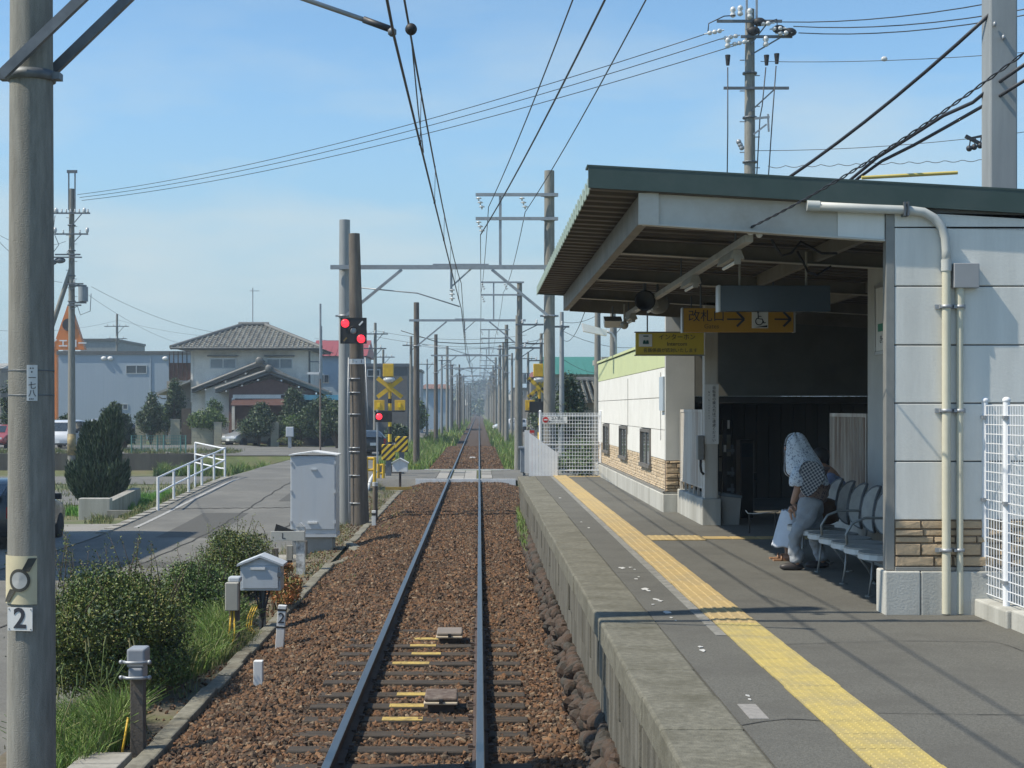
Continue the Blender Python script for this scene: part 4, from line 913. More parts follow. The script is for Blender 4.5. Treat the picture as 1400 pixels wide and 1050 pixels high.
# standing woman: faces -X, stooping; X0,Y0 is the ground point between her feet
def standing():
    X0, Y0 = 3.29, 15.55
    w = thing('person', (X0, Y0, PZ), 'stooping person with patterned headscarf, checked cloth bag and grey trousers standing before the bench', 'person')
    def q(f, s, z, r): return (-f, s, z, r)
    nodes = [q(-.07, 0, .66, (.13, .12)), q(-.10, 0, .80, (.12, .115)), q(-.07, 0, .95, (.125, .13)), q(-.01, 0, 1.06, (.10, .13)), q(.06, 0, 1.13, (.052, .05)), q(.10, 0, 1.20, (.075, .068)), q(.115, 0, 1.27, (.082, .075)), q(.10, 0, 1.33, (.05, .05)),
             q(-.05, -.09, .60, .095), q(.12, -.10, .34, .055), q(.09, -.10, .09, .04), q(.11, -.10, .035, .035), q(.20, -.10, .025, .028),
             q(-.10, .09, .60, .095), q(-.14, .10, .34, .055), q(-.21, .10, .09, .04), q(-.19, .10, .035, .035), q(-.10, .10, .025, .028),
             q(-.02, -.16, 1.02, .055), q(.10, -.19, .84, .042), q(.155, -.17, .66, .029),
             q(-.02, .16, 1.02, .055), q(.02, .19, .84, .042), q(.06, .17, .66, .029)]
    edges = [(0, 1), (1, 2), (2, 3), (3, 4), (4, 5), (5, 6), (6, 7), (0, 8), (8, 9), (9, 10), (10, 11), (11, 12), (0, 13), (13, 14), (14, 15), (15, 16), (16, 17), (3, 18), (18, 19), (19, 20), (3, 21), (21, 22), (22, 23)]
    body = skinned('body', nodes, edges, skin, w)
    tro = mat('grey_trousers', (.36, .39, .42), (.29, .315, .345), .85, scale=14, bump=.5)
    tn = [q(-.07, 0, .68, (.155, .14)), q(-.035, -.085, .58, .115), q(.05, -.10, .44, .086), q(.13, -.105, .33, .070), q(.115, -.105, .20, .066), q(.10, -.105, .07, .064),
          q(-.11, .085, .58, .112), q(-.125, .10, .44, .084), q(-.135, .105, .33, .070), q(-.175, .105, .20, .064), q(-.205, .105, .07, .062), q(-.09, 0, .76, (.145, .135))]
    skinned('trousers', tn, [(0, 1), (1, 2), (2, 3), (3, 4), (4, 5), (0, 6), (6, 7), (7, 8), (8, 9), (9, 10), (0, 11)], tro, w)
    fl_ = pattern_mat('floral_blouse', (.24, .18, .16), (.06, .05, .06), 60)
    bn_ = [q(-.075, 0, .63, (.17, .16)), q(-.12, 0, .84, (.16, .15)), q(-.09, 0, .97, (.15, .155)), q(-.02, 0, 1.07, (.105, .14)), q(-.01, -.17, 1.03, .07), q(.06, -.19, .92, .064), q(-.01, .17, 1.03, .07), q(.07, .19, .92, .064)]
    skinned('blouse', bn_, [(0, 1), (1, 2), (2, 3), (3, 4), (4, 5), (3, 6), (6, 7)], fl_, w)
    for s_ in (-1, 1): hand(Vector((-.158 if s_ < 0 else -.06, s_ * (.168 if s_ < 0 else .15), .655)), (-.15, 0, -1), w, skin, .5, .95)
    sc = pattern_mat('headscarf_cloth', (.62, .68, .74), (.20, .24, .32), 62)
    # hood over the head falling to the back, open to the front (-X is 180 degrees)
    rings = [(-.09, 0, 1.375, .02, .02, -140, 140), (-.09, 0, 1.36, .075, .065, -142, 142), (-.09, 0, 1.31, .115, .10, -146, 146), (-.075, 0, 1.24, .135, .115, -150, 150), (-.05, 0, 1.17, .155, .135, -158, 158), (-.02, 0, 1.10, .175, .175, -168, 168),
             (0, 0, 1.03, .195, .215, -174, 174), (.01, 0, .96, .205, .23, -174, 174), (.03, 0, .90, .205, .215, -130, 130), (.07, 0, .86, .18, .17, -95, 95)]
    wd = lambda rs: [(X0 + r[0], Y0 + r[1], PZ + r[2], *r[3:]) for r in rs]
    loft('headscarf', wd(rings), sc, w, closed=False, n=30)
    rings2 = [(-.05 , -.19, 1.04, .08, .06, -180, 180), (-.08, -.215, .97, .10, .065, -180, 180), (-.10, -.215, .90, .095, .065, -180, 180), (-.105, -.21, .85, .08, .055, -180, 180)]
    loft('sleeve', wd(rings2), sc, w, n=18)
    ck = pattern_mat('checked_cloth', (.05, .06, .09), (.60, .62, .62), 34, 'check')
    bg_ = MB(); 
    for (x, z, a) in ((.0, .955, 0),):
        pts_ = [(-.12, 1.00), (-.05, 1.12), (.06, 1.10), (.15, 1.01), (.14, .91), (.03, .78), (-.04, .74), (-.10, .83), (-.06, .92)]
        bg_.prism([(px_, -.30, pz_) for px_, pz_ in pts_], (0, .05, 0))
    bgo = bg_.mesh('checked_bag'); bo = bpy.data.objects.new('checked_bag', bgo); col.objects.link(bo); bgo.materials.append(ck); bo.parent = w
    bv = bo.modifiers.new('bevel', 'BEVEL'); bv.width = .022; bv.segments = 3; sb = bo.modifiers.new('sub', 'SUBSURF'); sb.levels = sb.render_levels = 2
    shoe = mat('dark_shoe', (.05, .045, .045), (.035, .03, .03), .5)
    for (f, s_) in ((.145, -.10), (-.155, .10)):
        b = MB(); b.ball((0, 0, 0), (.125, .045, .045), 14, 8); b.v = [(x, y, max(z, -.03)) for x, y, z in b.v]; me = b.mesh('shoe'); o = bpy.data.objects.new('shoe', me); col.objects.link(o); me.materials.append(shoe); o.parent = w; o.location = (-f, s_, .034)
    face((X0 - .115, Y0, PZ + 1.255), (-1, -.15, -.25), w, .083)
    MB().ball((X0 - .085, Y0, PZ + 1.29), (.10, .085, .085), 14, 9).build('hair', mat('grey_hair', (.16, .15, .14)), w)
    return w
standing()

def seated():
    X0, Y0 = 3.74, 16.5
    w = thing('person', (X0, Y0, PZ), 'person in blue blouse and long white skirt seated at the far bench end, half hidden', 'person')
    nodes = [(0, 0, .50, (.14, .13)), (.05, 0, .64, (.12, .12)), (.06, 0, .80, (.12, .14)), (.0, 0, .92, (.10, .13)), (-.05, 0, 1.0, (.05, .05)), (-.09, 0, 1.06, (.075, .07)), (-.10, 0, 1.12, (.08, .075)), (-.08, 0, 1.17, (.05, .05)),
             (-.12, -.09, .48, .09), (-.40, -.10, .46, .062), (-.40, -.10, .12, .04), (-.41, -.10, .04, .034), (-.50, -.10, .028, .028),
             (-.12, .09, .48, .09), (-.40, .10, .46, .062), (-.40, .10, .12, .04), (-.41, .10, .04, .034), (-.50, .10, .028, .028),
             (.0, -.17, .90, .052), (-.02, -.20, .70, .042), (-.20, -.12, .60, .03), (.0, .17, .90, .052), (-.02, .20, .70, .042), (-.20, .12, .60, .03)]
    edges = [(0, 1), (1, 2), (2, 3), (3, 4), (4, 5), (5, 6), (6, 7), (0, 8), (8, 9), (9, 10), (10, 11), (11, 12), (0, 13), (13, 14), (14, 15), (15, 16), (16, 17), (3, 18), (18, 19), (19, 20), (3, 21), (21, 22), (22, 23)]
    skinned('body', nodes, edges, skin, w)
    bl = mat('blue_blouse', (.22, .27, .42), (.18, .22, .36), .85, scale=20, bump=.4)
    skinned('blouse', [(.02, 0, .52, (.16, .15)), (.06, 0, .66, (.15, .15)), (.06, 0, .82, (.145, .16)), (.0, 0, .93, (.11, .15)), (.0, -.18, .89, .07), (-.01, -.205, .76, .062), (.0, .18, .89, .07), (-.01, .205, .76, .062)], [(0, 1), (1, 2), (2, 3), (3, 4), (4, 5), (3, 6), (6, 7)], bl, w)
    sk_ = mat('white_skirt', (.62, .66, .72), (.54, .58, .64), .85, scale=12, bump=.3)
    V = []; n = 16
    prof = [(.05, 0, .52, .16, .17), (-.10, 0, .55, .14, .17), (-.28, 0, .555, .10, .18), (-.40, 0, .50, .07, .185)]
    skinned('skirt', [(0, 0, .50, (.15, .16)), (-.2, -.08, .50, (.10, .11)), (-.40, -.09, .47, (.085, .09)), (-.2, .08, .50, (.10, .11)), (-.40, .09, .47, (.085, .09))], [(0, 1), (1, 2), (0, 3), (3, 4)], sk_, w)
    loft('skirt_hem', [(X0 - .40, Y0, PZ + .54, .07, .17, 0, 360), (X0 - .40, Y0, PZ + .45, .105, .20, 0, 360), (X0 - .41, Y0, PZ + .30, .14, .23, 0, 360), (X0 - .42, Y0, PZ + .14, .18, .26, 0, 360)], sk_, w, n=26)
    for s_ in (-1, 1):
        hand(Vector((-.20, s_ * .12, .60)), (-1, 0, -.3), w, skin, .4)
        b = MB(); b.box(-.60, -.36, s_ * .10 - .04, s_ * .10 + .04, 0, .018); me = b.mesh('sandal'); o = bpy.data.objects.new('sandal', me); col.objects.link(o); me.materials.append(mat('tan_sandal', (.36, .2, .11), (.28, .15, .08), .5)); o.parent = w
        b = MB(); b.tube([(-.52, s_ * .10 - .045, .012), (-.51, s_ * .10, .062), (-.50, s_ * .10 + .045, .012)], .01, 6); b.tube([(-.42, s_ * .10 - .042, .012), (-.41, s_ * .10, .085), (-.40, s_ * .10 + .042, .012)], .01, 6); me = b.mesh('sandal_strap'); o2 = bpy.data.objects.new('sandal_strap', me); col.objects.link(o2); me.materials.append(MATS['tan_sandal']); o2.parent = o
    MB().ball((X0 - .07, Y0, PZ + 1.115), (.10, .088, .10), 14, 9).build('hair', hair_m, w)
    face((X0 - .10, Y0, PZ + 1.10), (-1, 0, -.2), w, .083)
seated()
hb = thing('shoulder_bag', (3.62, 15.75, PZ + .41), 'brown leather shoulder bag lying on the seat beside the seated person', 'bag')
leather = mat('brown_leather', (.11, .055, .03), (.075, .038, .022), .5, scale=14, bump=.3)
b = MB(); b.ball((3.60, 15.95, PZ + .56), (.17, .20, .14), 16, 10); b.v = [(x, y, max(z, PZ + .415)) for x, y, z in b.v]; b.build('body', leather, hb)
MB().tube([(3.5, 15.85, PZ + .66), (3.56, 16.1, PZ + .80), (3.70, 16.3, PZ + .86), (3.78, 16.4, PZ + .80)], .012, 6).build('strap', leather, hb)

# ---------------------------------------------------------------- fences on the platform
def grid_panel(xa, ya, xb, yb, z0, z1, nv, nh, parent, m, rv=.005):
    b = MB(); a = Vector((xa, ya, 0)); c = Vector((xb, yb, 0))
    for k in range(nv + 1):
        p = a.lerp(c, k / nv); b.cyl((p.x, p.y, z0), (p.x, p.y, z1), rv, n=4, cap=False)
    for k in range(nh + 1):
        z = z0 + (z1 - z0) * k / nh; off = .007; b.bar((xa, ya - off, z), (xb, yb - off, z), rv * 1.8)
    return b.build('mesh_panel', m, parent)
wf = mat('white_fence_paint', (.80, .82, .84), (.72, .74, .77), .4, scale=6)
ef = thing('mesh_fence', (2.2, 37.0, PZ), 'white wire mesh fence closing the far end of the platform', 'fence', 'white mesh fences')
grid_panel(1.50, 37.0, 2.93, 37.0, PZ + .06, 2.50, 21, 17, ef, wf, .0065)
for x in (1.47, 2.93): MB().cyl((x, 37, PZ), (x, 37, 2.54), .03, n=12).ball((x, 37, 2.54), .034, 10, 6).build('post', wf, ef)
for z in (1.12, 1.75, 2.45): MB().box(1.5, 2.92, 36.97, 36.985, z - .012, z + .012).build('rail', wf, ef)
ep = thing('white_panel_fence', (1.2, 37.0, PZ), 'white boarded screen with sloping top beside the mesh fence at the platform end', 'fence')
for k in range(9):
    x0 = 1.20 + k * .077; zt = 2.03 - .055 * k
    MB().prism([(x0, 36.93, PZ), (x0 + .073, 36.93, PZ), (x0 + .073, 36.93, zt - .05), (x0, 36.93, zt)], (0, .03, 0)).build('board', wf, ep)
ns = thing('no_entry_notice', (1.6, 36.9, 2.35), 'small white notice with a red no entry disc on the mesh fence', 'notice')
MB().box(1.52, 2.12, 36.93, 36.945, 2.26, 2.42).build('plate', white_p, ns)
MB().cyl((1.60, 36.93, 2.34), (1.60, 36.922, 2.34), .07, n=20).build('red_disc', mat('sign_red', (.55, .03, .03)), ns); MB().box(1.555, 1.645, 36.915, 36.921, 2.325, 2.355).build('white_bar', white_p, ns)
text('立入禁止', .075, (1.88, 36.928, 2.37), ink, ns); text('構内に立ち入らないで下さい', .032, (1.88, 36.928, 2.295), ink, ns)
rn = thing('red_white_notice', (1.25, 39.5, .5), 'narrow white and red upright notice board beyond the platform end', 'notice')
MB().box(1.17, 1.30, 39.5, 39.53, .95, 2.05).build('white_half', white_p, rn); MB().box(1.302, 1.42, 39.5, 39.53, 1.0, 2.05).build('red_half', mat('sign_red', (.55, .03, .03)), rn)
MB().cyl((1.30, 39.54, -.2), (1.30, 39.54, 2.0), .025, n=8).build('post', steel, rn)
for i, ch in enumerate('踏切注意'): text(ch, .13, (1.36, 39.497, 1.92 - i * .2), white_p, rn)

nf = thing('mesh_fence', (4.0, 11.5, PZ), 'near white mesh fence with capped posts on a concrete kerb at the right', 'fence', 'white mesh fences')
for (ya, yb) in ((11.68, 12.12), (9.7, 11.62), (7.6, 9.65)):
    grid_panel(4.0, ya, 4.0, yb, PZ + .17, 2.64, max(3, int((yb - ya) / .055)), 20, nf, wf, .0035)
for y in (12.15, 11.65, 9.67, 7.6):
    MB().cyl((4.0, y, PZ + .08), (4.0, y, 2.68), .026, n=14).build('post', wf, nf); MB().ball((4.0, y, 2.68), (.032, .032, .026), 12, 8).build('post_cap', wf, nf)
for y in (12.0, 11.5, 9.9):
    for z in (1.3, 1.9, 2.55): MB().box(3.965, 4.0, y + .10, y + .15, z - .012, z + .012).build('clip', steel, nf)
for k in range(6):
    y1 = 12.10 - k * .75
    MB().box(3.93 - (.0 if k else .03), 4.14, y1 - .74, y1, PZ - .03, PZ + (.13 if k == 0 else .14)).build('kerb_block', plinth_m, nf, bevel=.012)

# yard lamp beyond the low building
yl = thing('street_lamp', (2.7, 30, 0), 'white rectangular lamp on a curved arm above the low white building', 'lamp')
LX, LY = 2.98, 33.5
MB().tube([(LX + .0, LY, 3.0), (LX, LY, 4.02), (LX - .02, LY, 4.15), (LX - .1, LY, 4.26), (LX - .22, LY, 4.30)], .03, 10).build('arm', steel, yl)
b = MB(); b.prism([(LX - .74, LY - .13, 4.47), (LX - .2, LY - .13, 4.32), (LX - .2, LY - .13, 4.19), (LX - .70, LY - .13, 4.29)], (0, .26, 0)); b.build('lamp_head', white_p, yl, bevel=.015)
# ---------------------------------------------------------------- poles, portals, wires
def stepped_pole(b, x, y, z0, z1, r0, r1, n=20):
    b.cyl((x, y, z0), (x, y, z1), r0, r1, n)
def insul(b, x, y, z, s=1.0, dx=.05):
    for k in range(3):
        b.lathe((x + dx * k * .35, y, z - .11 * s * k), [(.018, 0), (.075 * s, -.03 * s), (.07 * s, -.045 * s), (.02, -.05 * s), (.018, -.10 * s)], 10)
def band(b, x, y, z, r, t_=.012, h=.05):
    b.lathe((x, y, z - h / 2), [(r, 0), (r + t_, 0), (r + t_, h), (r, h)], 18); b.box(x - r - .07, x - r + .01, y - .02, y + .02, z - h / 2, z + h / 2); b.box(x + r - .01, x + r + .07, y - .02, y + .02, z - h / 2, z + h / 2)

ordinals = ['first', 'second', 'third', 'fourth', 'fifth', 'sixth', 'seventh', 'eighth', 'ninth', 'tenth', 'eleventh', 'twelfth', 'thirteenth', 'fourteenth', 'fifteenth', 'sixteenth']
def portal(i, Y, xl, xr, zbm, ztop_l, ztop_r, zbase, label, ml, mr_, rl=.17, rr=.17, frame=True):
    t_ = thing('catenary_portal', ((xl + xr) / 2, Y, zbase), label, 'catenary portal', 'catenary portals over the track')
    MB().cyl((xl, Y, zbase), (xl, Y, ztop_l), rl, rl * .78, 20).build('pole', ml, t_)
    MB().cyl((xr, Y, zbase), (xr, Y, ztop_r), rr, rr * .78, 20).build('pole', mr_, t_)
    b = MB(); b.box(xl - .35, xr + .3, Y - .26, Y - .19, zbm - .055, zbm + .055); b.build('crossbeam', steel, t_)
    for xx, s in ((xl, 1), (xr, -1)):
        MB().bar((xx + s * .05, Y - .215, zbm - 1.25), (xx + s * 1.5, Y - .215, zbm - .06), .07).build('brace', steel, t_)
        b = MB(); band(b, xx, Y, zbm, .16); b.build('pole_band', steel, t_); b = MB(); band(b, xx, Y, zbm - 1.25, .17); b.build('pole_band', steel, t_)
    # hanging catenary support over the track
    b = MB(); b.box(-.75, -.69, Y - .16, Y - .10, zbm - .62, zbm - .04); b.bar((-.72, Y - .13, zbm - .5), (-.2, Y - .13, zbm - .03), .04); b.box(-1.2, .25, Y - .12, Y + .0, zbm + .06, zbm + .10); b.build('drop_bracket', steel, t_)
    b = MB(); insul(b, -.7, Y - .13, zbm - .55, 1.0, 0); b.build('insulator', porcelain, t_)
    b = MB(); b.tube([(xl + .3, Y - .2, 5.75), (-1.6, Y - .2, 5.60), (-.50, Y - .2, 5.25)], .018, 6); b.build('registration_arm', steel, t_)
    if frame:
        zt = zbm + 1.88; zm = zbm + 1.26; xv = xr - 1.28; xe = xr - 1.92
        for z in (zt, zm): MB().box(xe, xr + .22, Y - .24, Y - .18, z - .04, z + .04).build('crossarm', steel, t_)
        MB().box(xv - .035, xv + .035, Y - .20, Y - .14, zbm + .056, zt - .042).build('upright', steel, t_)
        for (x, z) in ((xe + .08, zt), (xe + .08, zm), (xr - .72, zt)):
            b = MB(); insul(b, x, Y - .21, z - .06, 1.0, .12); b.build('insulator', porcelain, t_)
        b = MB(); band(b, xr, Y, zt, .15); b.build('pole_band', steel, t_); b = MB(); band(b, xr, Y, zm, .15); b.build('pole_band', steel, t_)
    return t_
# the one at the platform end: two left poles stand side by side, built separately
ZB = 6.27
portal(0, 40, -3.50, 1.83, ZB, 7.52, 8.80, -.5, 'nearest catenary portal, spanning the track at the far platform end', pole_light, pole_con, .18, .165)
portal(1, 76, -3.10, 2.0, 6.95, 7.85, 8.85, -.3, 'catenary portal just beyond the level crossing', pole_dark, pole_con, .17, .165)
Ys = [112, 148, 184, 220, 256, 292, 330, 370, 410, 460, 520, 590]
for i, Y in enumerate(Ys):
    portal(i + 2, Y, -3.15 + .1 * math.sin(i * 2.1), 2.0, 6.45, 8.0 + .6 * math.sin(i * 1.7), 8.7, -.3,
           'distant catenary portal over the line, %s one beyond the level crossing' % ordinals[i + 1], pole_con if i % 2 else pole_dark, pole_con, .16, .165, frame=i < 5)

# dark pole beside the portal with the crossing signal
dp = thing('signal_post', (-3.11, 39, -.5), 'dark brown pole with steel bands beside the pale portal pole', 'pole')
MB().cyl((-3.02, 39, -.5), (-3.17, 39, 7.05), .235, .14, 20).build('pole', pole_dark, dp)
b = MB()
for z in (3.0, 3.35, 2.45, 1.6, 1.5, .9, .2): b = MB(); b.lathe((-3.10 + .018 * (2 - z), 39, z), [(.16 + (.235 - .14) * (7 - z) / 7.5 * .62, 0), (.205 + .03 * (3 - z) / 3, 0), (.205 + .03 * (3 - z) / 3, .03), (.16, .03)], 18); b.build('pole_band', steel, dp)
MB().tube([(-3.30, 38.85, 3.9), (-3.32, 38.8, 2.4), (-3.28, 38.8, 0), (-3.26, 38.8, -.4)], .016, 6).tube([(-2.88, 38.85, 3.9), (-2.82, 38.8, 2.6), (-2.80, 38.8, 2.2)], .014, 6).build('cable_conduit', steel, dp)
sg = thing('crossing_indicator', (-3.2, 38.6, 4.2), 'square black signal board with two lit red lamps on the dark pole', 'signal')
x0, x1, z0, z1 = -3.47, -2.84, 4.24, 4.87
MB().box(x0, x1, 38.56, 38.62, z0, z1).build('board', black_p, sg, bevel=.006)
b = MB(); b.box(x0 - .015, x1 + .015, 38.55, 38.625, z1, z1 + .02); b.box(x0 - .015, x0, 38.55, 38.625, z0, z1); b.box(x1, x1 + .015, 38.55, 38.625, z0, z1); b.build('rim', black_p, sg)
for (x, z, m) in ((x0 + .11, z1 - .12, red_lamp), (x1 - .12, z0 + .12, red_lamp), (x0 + .315, z0 + .32, mat('grey_lens', (.32, .36, .36), (.25, .29, .29), .2))):
    lp = MB().lathe((x, 38.56, z), [(.105 if m is red_lamp else .08, 0), (.09 if m is red_lamp else .065, -.02), (.04, -.035)], 18, 'Y').build('lamp', m, sg)
    hb_ = MB(); hb_.tube([(x + .112 * math.cos(a), 38.52, z + .112 * math.sin(a)) for a in [R(-20 + 22 * k) for k in range(11)]], .012, 6); hb_.build('hood', black_p, lp)
MB().bar((x1 - .17, 38.55, z1 - .17), (x1 - .08, 38.55, z1 - .07), .01, .04).build('white_slot', white_p, sg)
MB().bar((x0 + .07, 38.55, z0 + .06), (x0 + .15, 38.55, z0 + .15), .01, .04).build('brown_slot', mat('amber_dim', (.2, .14, .05)), sg)
np_ = thing('number_plate', (-3.05, 38.7, 3.7), 'small white plate reading 1-1 below the red signal', 'plate')
MB().box(-3.27, -2.88, 38.68, 38.70, 3.73, 3.86).build('plate', white_p, np_); text('1 -  1', .13, (-3.07, 38.678, 3.795), ink, np_)

# near pole at the left edge with a steel bracket carrying the wires
npole = thing('catenary_mast', (-3.24, 11.1, -.5), 'thick concrete mast at the left picture edge with crossing plates and bracket', 'mast')
MB().cyl((-3.235, 11.1, -.55), (-3.235, 11.1, 9.2), .175, .135, 40).build('pole', pole_con, npole)
ZA = 6.45
b = MB(); b.box(-3.6, -.1, 10.80, 10.87, ZA - .05, ZA + .05); b.box(-3.6, -.1, 11.30, 11.37, ZA - .05, ZA + .05); b.build('bracket_beam', steel, npole)
b = MB(); b.bar((-3.38, 10.88, 4.98), (-1.9, 10.88, ZA - .05), .05, .07); b.bar((-3.26, 11.3, 4.98), (-1.8, 11.32, ZA - .05), .05, .07); b.build('brace', steel_dark, npole)
b = MB(); b.lathe((-3.235, 11.1, 4.98), [(.155, 0), (.172, 0), (.172, .07), (.155, .07)], 30); b.box(-3.46, -3.38, 11.05, 11.15, 4.99, 5.04); b.box(-3.09, -3.02, 11.05, 11.15, 4.99, 5.04)
b.lathe((-3.235, 11.1, ZA - .05), [(.148, 0), (.165, 0), (.165, .1), (.148, .1)], 30); b.build('pole_band', steel_dark, npole)
b = MB(); b.cyl((-.72, 10.9, 5.85), (-.72, 10.9, ZA), .03, n=10); b.tube([(-2.6, 10.85, 5.98), (-.62, 10.62, 5.245)], .017, 10); b.build('pull_off_arm', steel, npole)
b = MB(); b.tube([(-.80, 10.64, 5.312), (-.60, 10.62, 5.235)], .024, 10); b.build('arm_insulator', cable_m, npole)
b = MB(); b.lathe((-.60, 10.6, 5.215), [(.012, -.03), (.03, -.015), (.03, .015), (.012, .03)], 14); b.build('clamp', steel_dark, npole)
# curved plates hugging the mast
def wrap(name, xc, yc, r, a0, a1, z0, z1, m, parent, t_=.004, n=24):
    vs = []; 
    for k in range(n + 1):
        a = R(a0 + (a1 - a0) * k / n)
        for rr in (r, r + t_):
            for z in (z0, z1): vs.append((xc + rr * math.cos(a), yc + rr * math.sin(a), z))
    fs = []
    for k in range(n):
        i = 4 * k; fs += [(i + 2, i + 6, i + 7, i + 3), (i, i + 1, i + 5, i + 4), (i + 1, i + 3, i + 7, i + 5), (i, i + 4, i + 6, i + 2)]
    fs += [(0, 2, 3, 1), (4 * n, 4 * n + 1, 4 * n + 3, 4 * n + 2)]
    return MB().add(vs, fs).build(name, m, parent)
mx_, my_, mr0 = -3.235, 11.1, .158
cream = mat('cream_plate', (.62, .56, .38), (.54, .49, .33), .5, scale=4, dirt=(.4, .34, .22), dirt_scale=3, dirt_amt=.4)
pz = lambda py: 2.62 - (py - 558) * 10.95 / F
wp = thing('mast_marker', (mx_, my_ - .17, pz(825)), 'cream plate with black ring and slanted bar wrapped on the near mast', 'marker plate')
wrap('plate', mx_, my_, mr0 + .016, 203, 299, pz(826), pz(760), cream, wp)
b = MB(); rr = mr0 + .030
def onpole(ang, z, dr=0): return Vector((mx_ + (rr + dr) * math.cos(R(ang)), my_ + (rr + dr) * math.sin(R(ang)), z))
cz, ca = pz(793), 259
ring = []
for k in range(28):
    t0 = 2 * math.pi * k / 28
    ring.append((t0, ca + math.degrees(.066 * math.cos(t0) / rr), cz + .066 * math.sin(t0)))
vs = []; fs = []
for (t0, a_, z_) in ring: vs += [onpole(ca + math.degrees(.082 * math.cos(t0) / rr), cz + .082 * math.sin(t0)), onpole(ca + math.degrees(.060 * math.cos(t0) / rr), cz + .060 * math.sin(t0))]
for k in range(28): fs.append((2 * k, 2 * ((k + 1) % 28), 2 * ((k + 1) % 28) + 1, 2 * k + 1))
MB().add(vs, fs).build('ring', mat('faded_black', (.06, .06, .05)), wp)
vs = [onpole(ca, cz, -.0005)] + [onpole(ca + math.degrees(.060 * math.cos(2 * math.pi * k / 28) / rr), cz + .060 * math.sin(2 * math.pi * k / 28), -.0005) for k in range(28)]
MB().add(vs, [(0, 1 + k, 1 + (k + 1) % 28) for k in range(28)]).build('disc', mat('grey_disc', (.42, .43, .42), (.37, .38, .37), .5), wp)
def slash(ua, za, ub, zb_, w):
    n = 8; vs = []
    for k in range(n + 1):
        t0 = k / n; u = ua + (ub - ua) * t0; z = za + (zb_ - za) * t0
        vs += [onpole(ca + math.degrees((u - w) / rr), z), onpole(ca + math.degrees((u + w) / rr), z)]
    MB().add(vs, [(2 * k, 2 * k + 1, 2 * k + 3, 2 * k + 2) for k in range(n)]).build('slanted_bar', MATS['faded_black'], wp)
slash(.045, cz + .062, .098, cz + .158, .030); slash(-.05, cz - .064, -.125, cz - .160, .030)
w2 = thing('number_plate', (mx_, my_ - .17, pz(862)), 'white square plate with a bold black 2 on the near mast', 'number plate')
pa_ = R(259); pn = Vector((math.cos(pa_), math.sin(pa_), 0)); pu = Vector((-pn.y, pn.x, 0)); pc = Vector((mx_, my_, pz(845.5))) + pn * (mr0 + .030) + pu * .010
MB().obox(pc, (.19, .006, .165), Matrix.Rotation(pa_ + R(90), 3, 'Z')).build('plate', white_p, w2)
text('2', .20, pc + pn * .005 + Vector((0, 0, 0)), ink, w2, rot=(R(90), 0, pa_ + R(90)), name='numeral', bold=.004)
for sx_ in (-1, 1):
    for sz_ in (-1, 1): MB().ball(pc + pu * sx_ * .083 + pn * .004 + Vector((0, 0, sz_ * .07)), .005, 6, 4).build('rivet', steel_dark, w2)
w3 = thing('number_plate', (mx_, my_ - .17, pz(548)), 'narrow white plate with vertical Japanese characters banded to the near mast', 'number plate')
wrap('plate', mx_, my_, mr0 + .004, 275, 301, pz(548), pz(499), white_p, w3, t_=.003)
def ptext(ch, ang, z, size, par):
    a = R(ang); rr2 = mr0 + .0095; text(ch, size, (mx_ + rr2 * math.cos(a), my_ + rr2 * math.sin(a), z), ink, par, rot=(R(90), 0, a + R(90)), depth=.0008)
for ch, py_c in (('一', 517), ('七', 527.5), ('八', 538)): ptext(ch, 288, pz(py_c), .056, w3)
for an_, py_t, wt_ in ((284, 503.5, .008), (290, 503.5, .008), (287, 508.5, .010), (282, 545.5, .007), (286, 545.5, .007), (290, 545.5, .007)):
    q_ = Vector((mx_ + (mr0 + .009) * math.cos(R(an_)), my_ + (mr0 + .009) * math.sin(R(an_)), pz(py_t))); MB().obox(q_, (wt_, .001, .009), Matrix.Rotation(R(an_ + 90), 3, 'Z')).build('small_mark', ink, w3)
b = MB()
for py_b in (507, 541): b.lathe((mx_, my_, pz(py_b)), [(mr0 + .001, 0), (mr0 + .006, 0), (mr0 + .006, .008), (mr0 + .001, .008)], 36); b.box(mx_ - mr0 - .05, mx_ - mr0, my_ - .03, my_ + .01, pz(py_b) - .01, pz(py_b) + .02)
b.build('strap', steel_dark, w3)

def wire(name, pts, r, label, cat='wire', group=None, m=None, n=5):
    b = MB().tube(pts, r, n); return b.build(name, m or cable_m, None, label=label, cat=cat, group=group)
def sag(a, c, s, n=14):
    a = Vector(a); c = Vector(c); return [a.lerp(c, k / n) + Vector((0, 0, -4 * s * (k / n) * (1 - k / n))) for k in range(n + 1)]
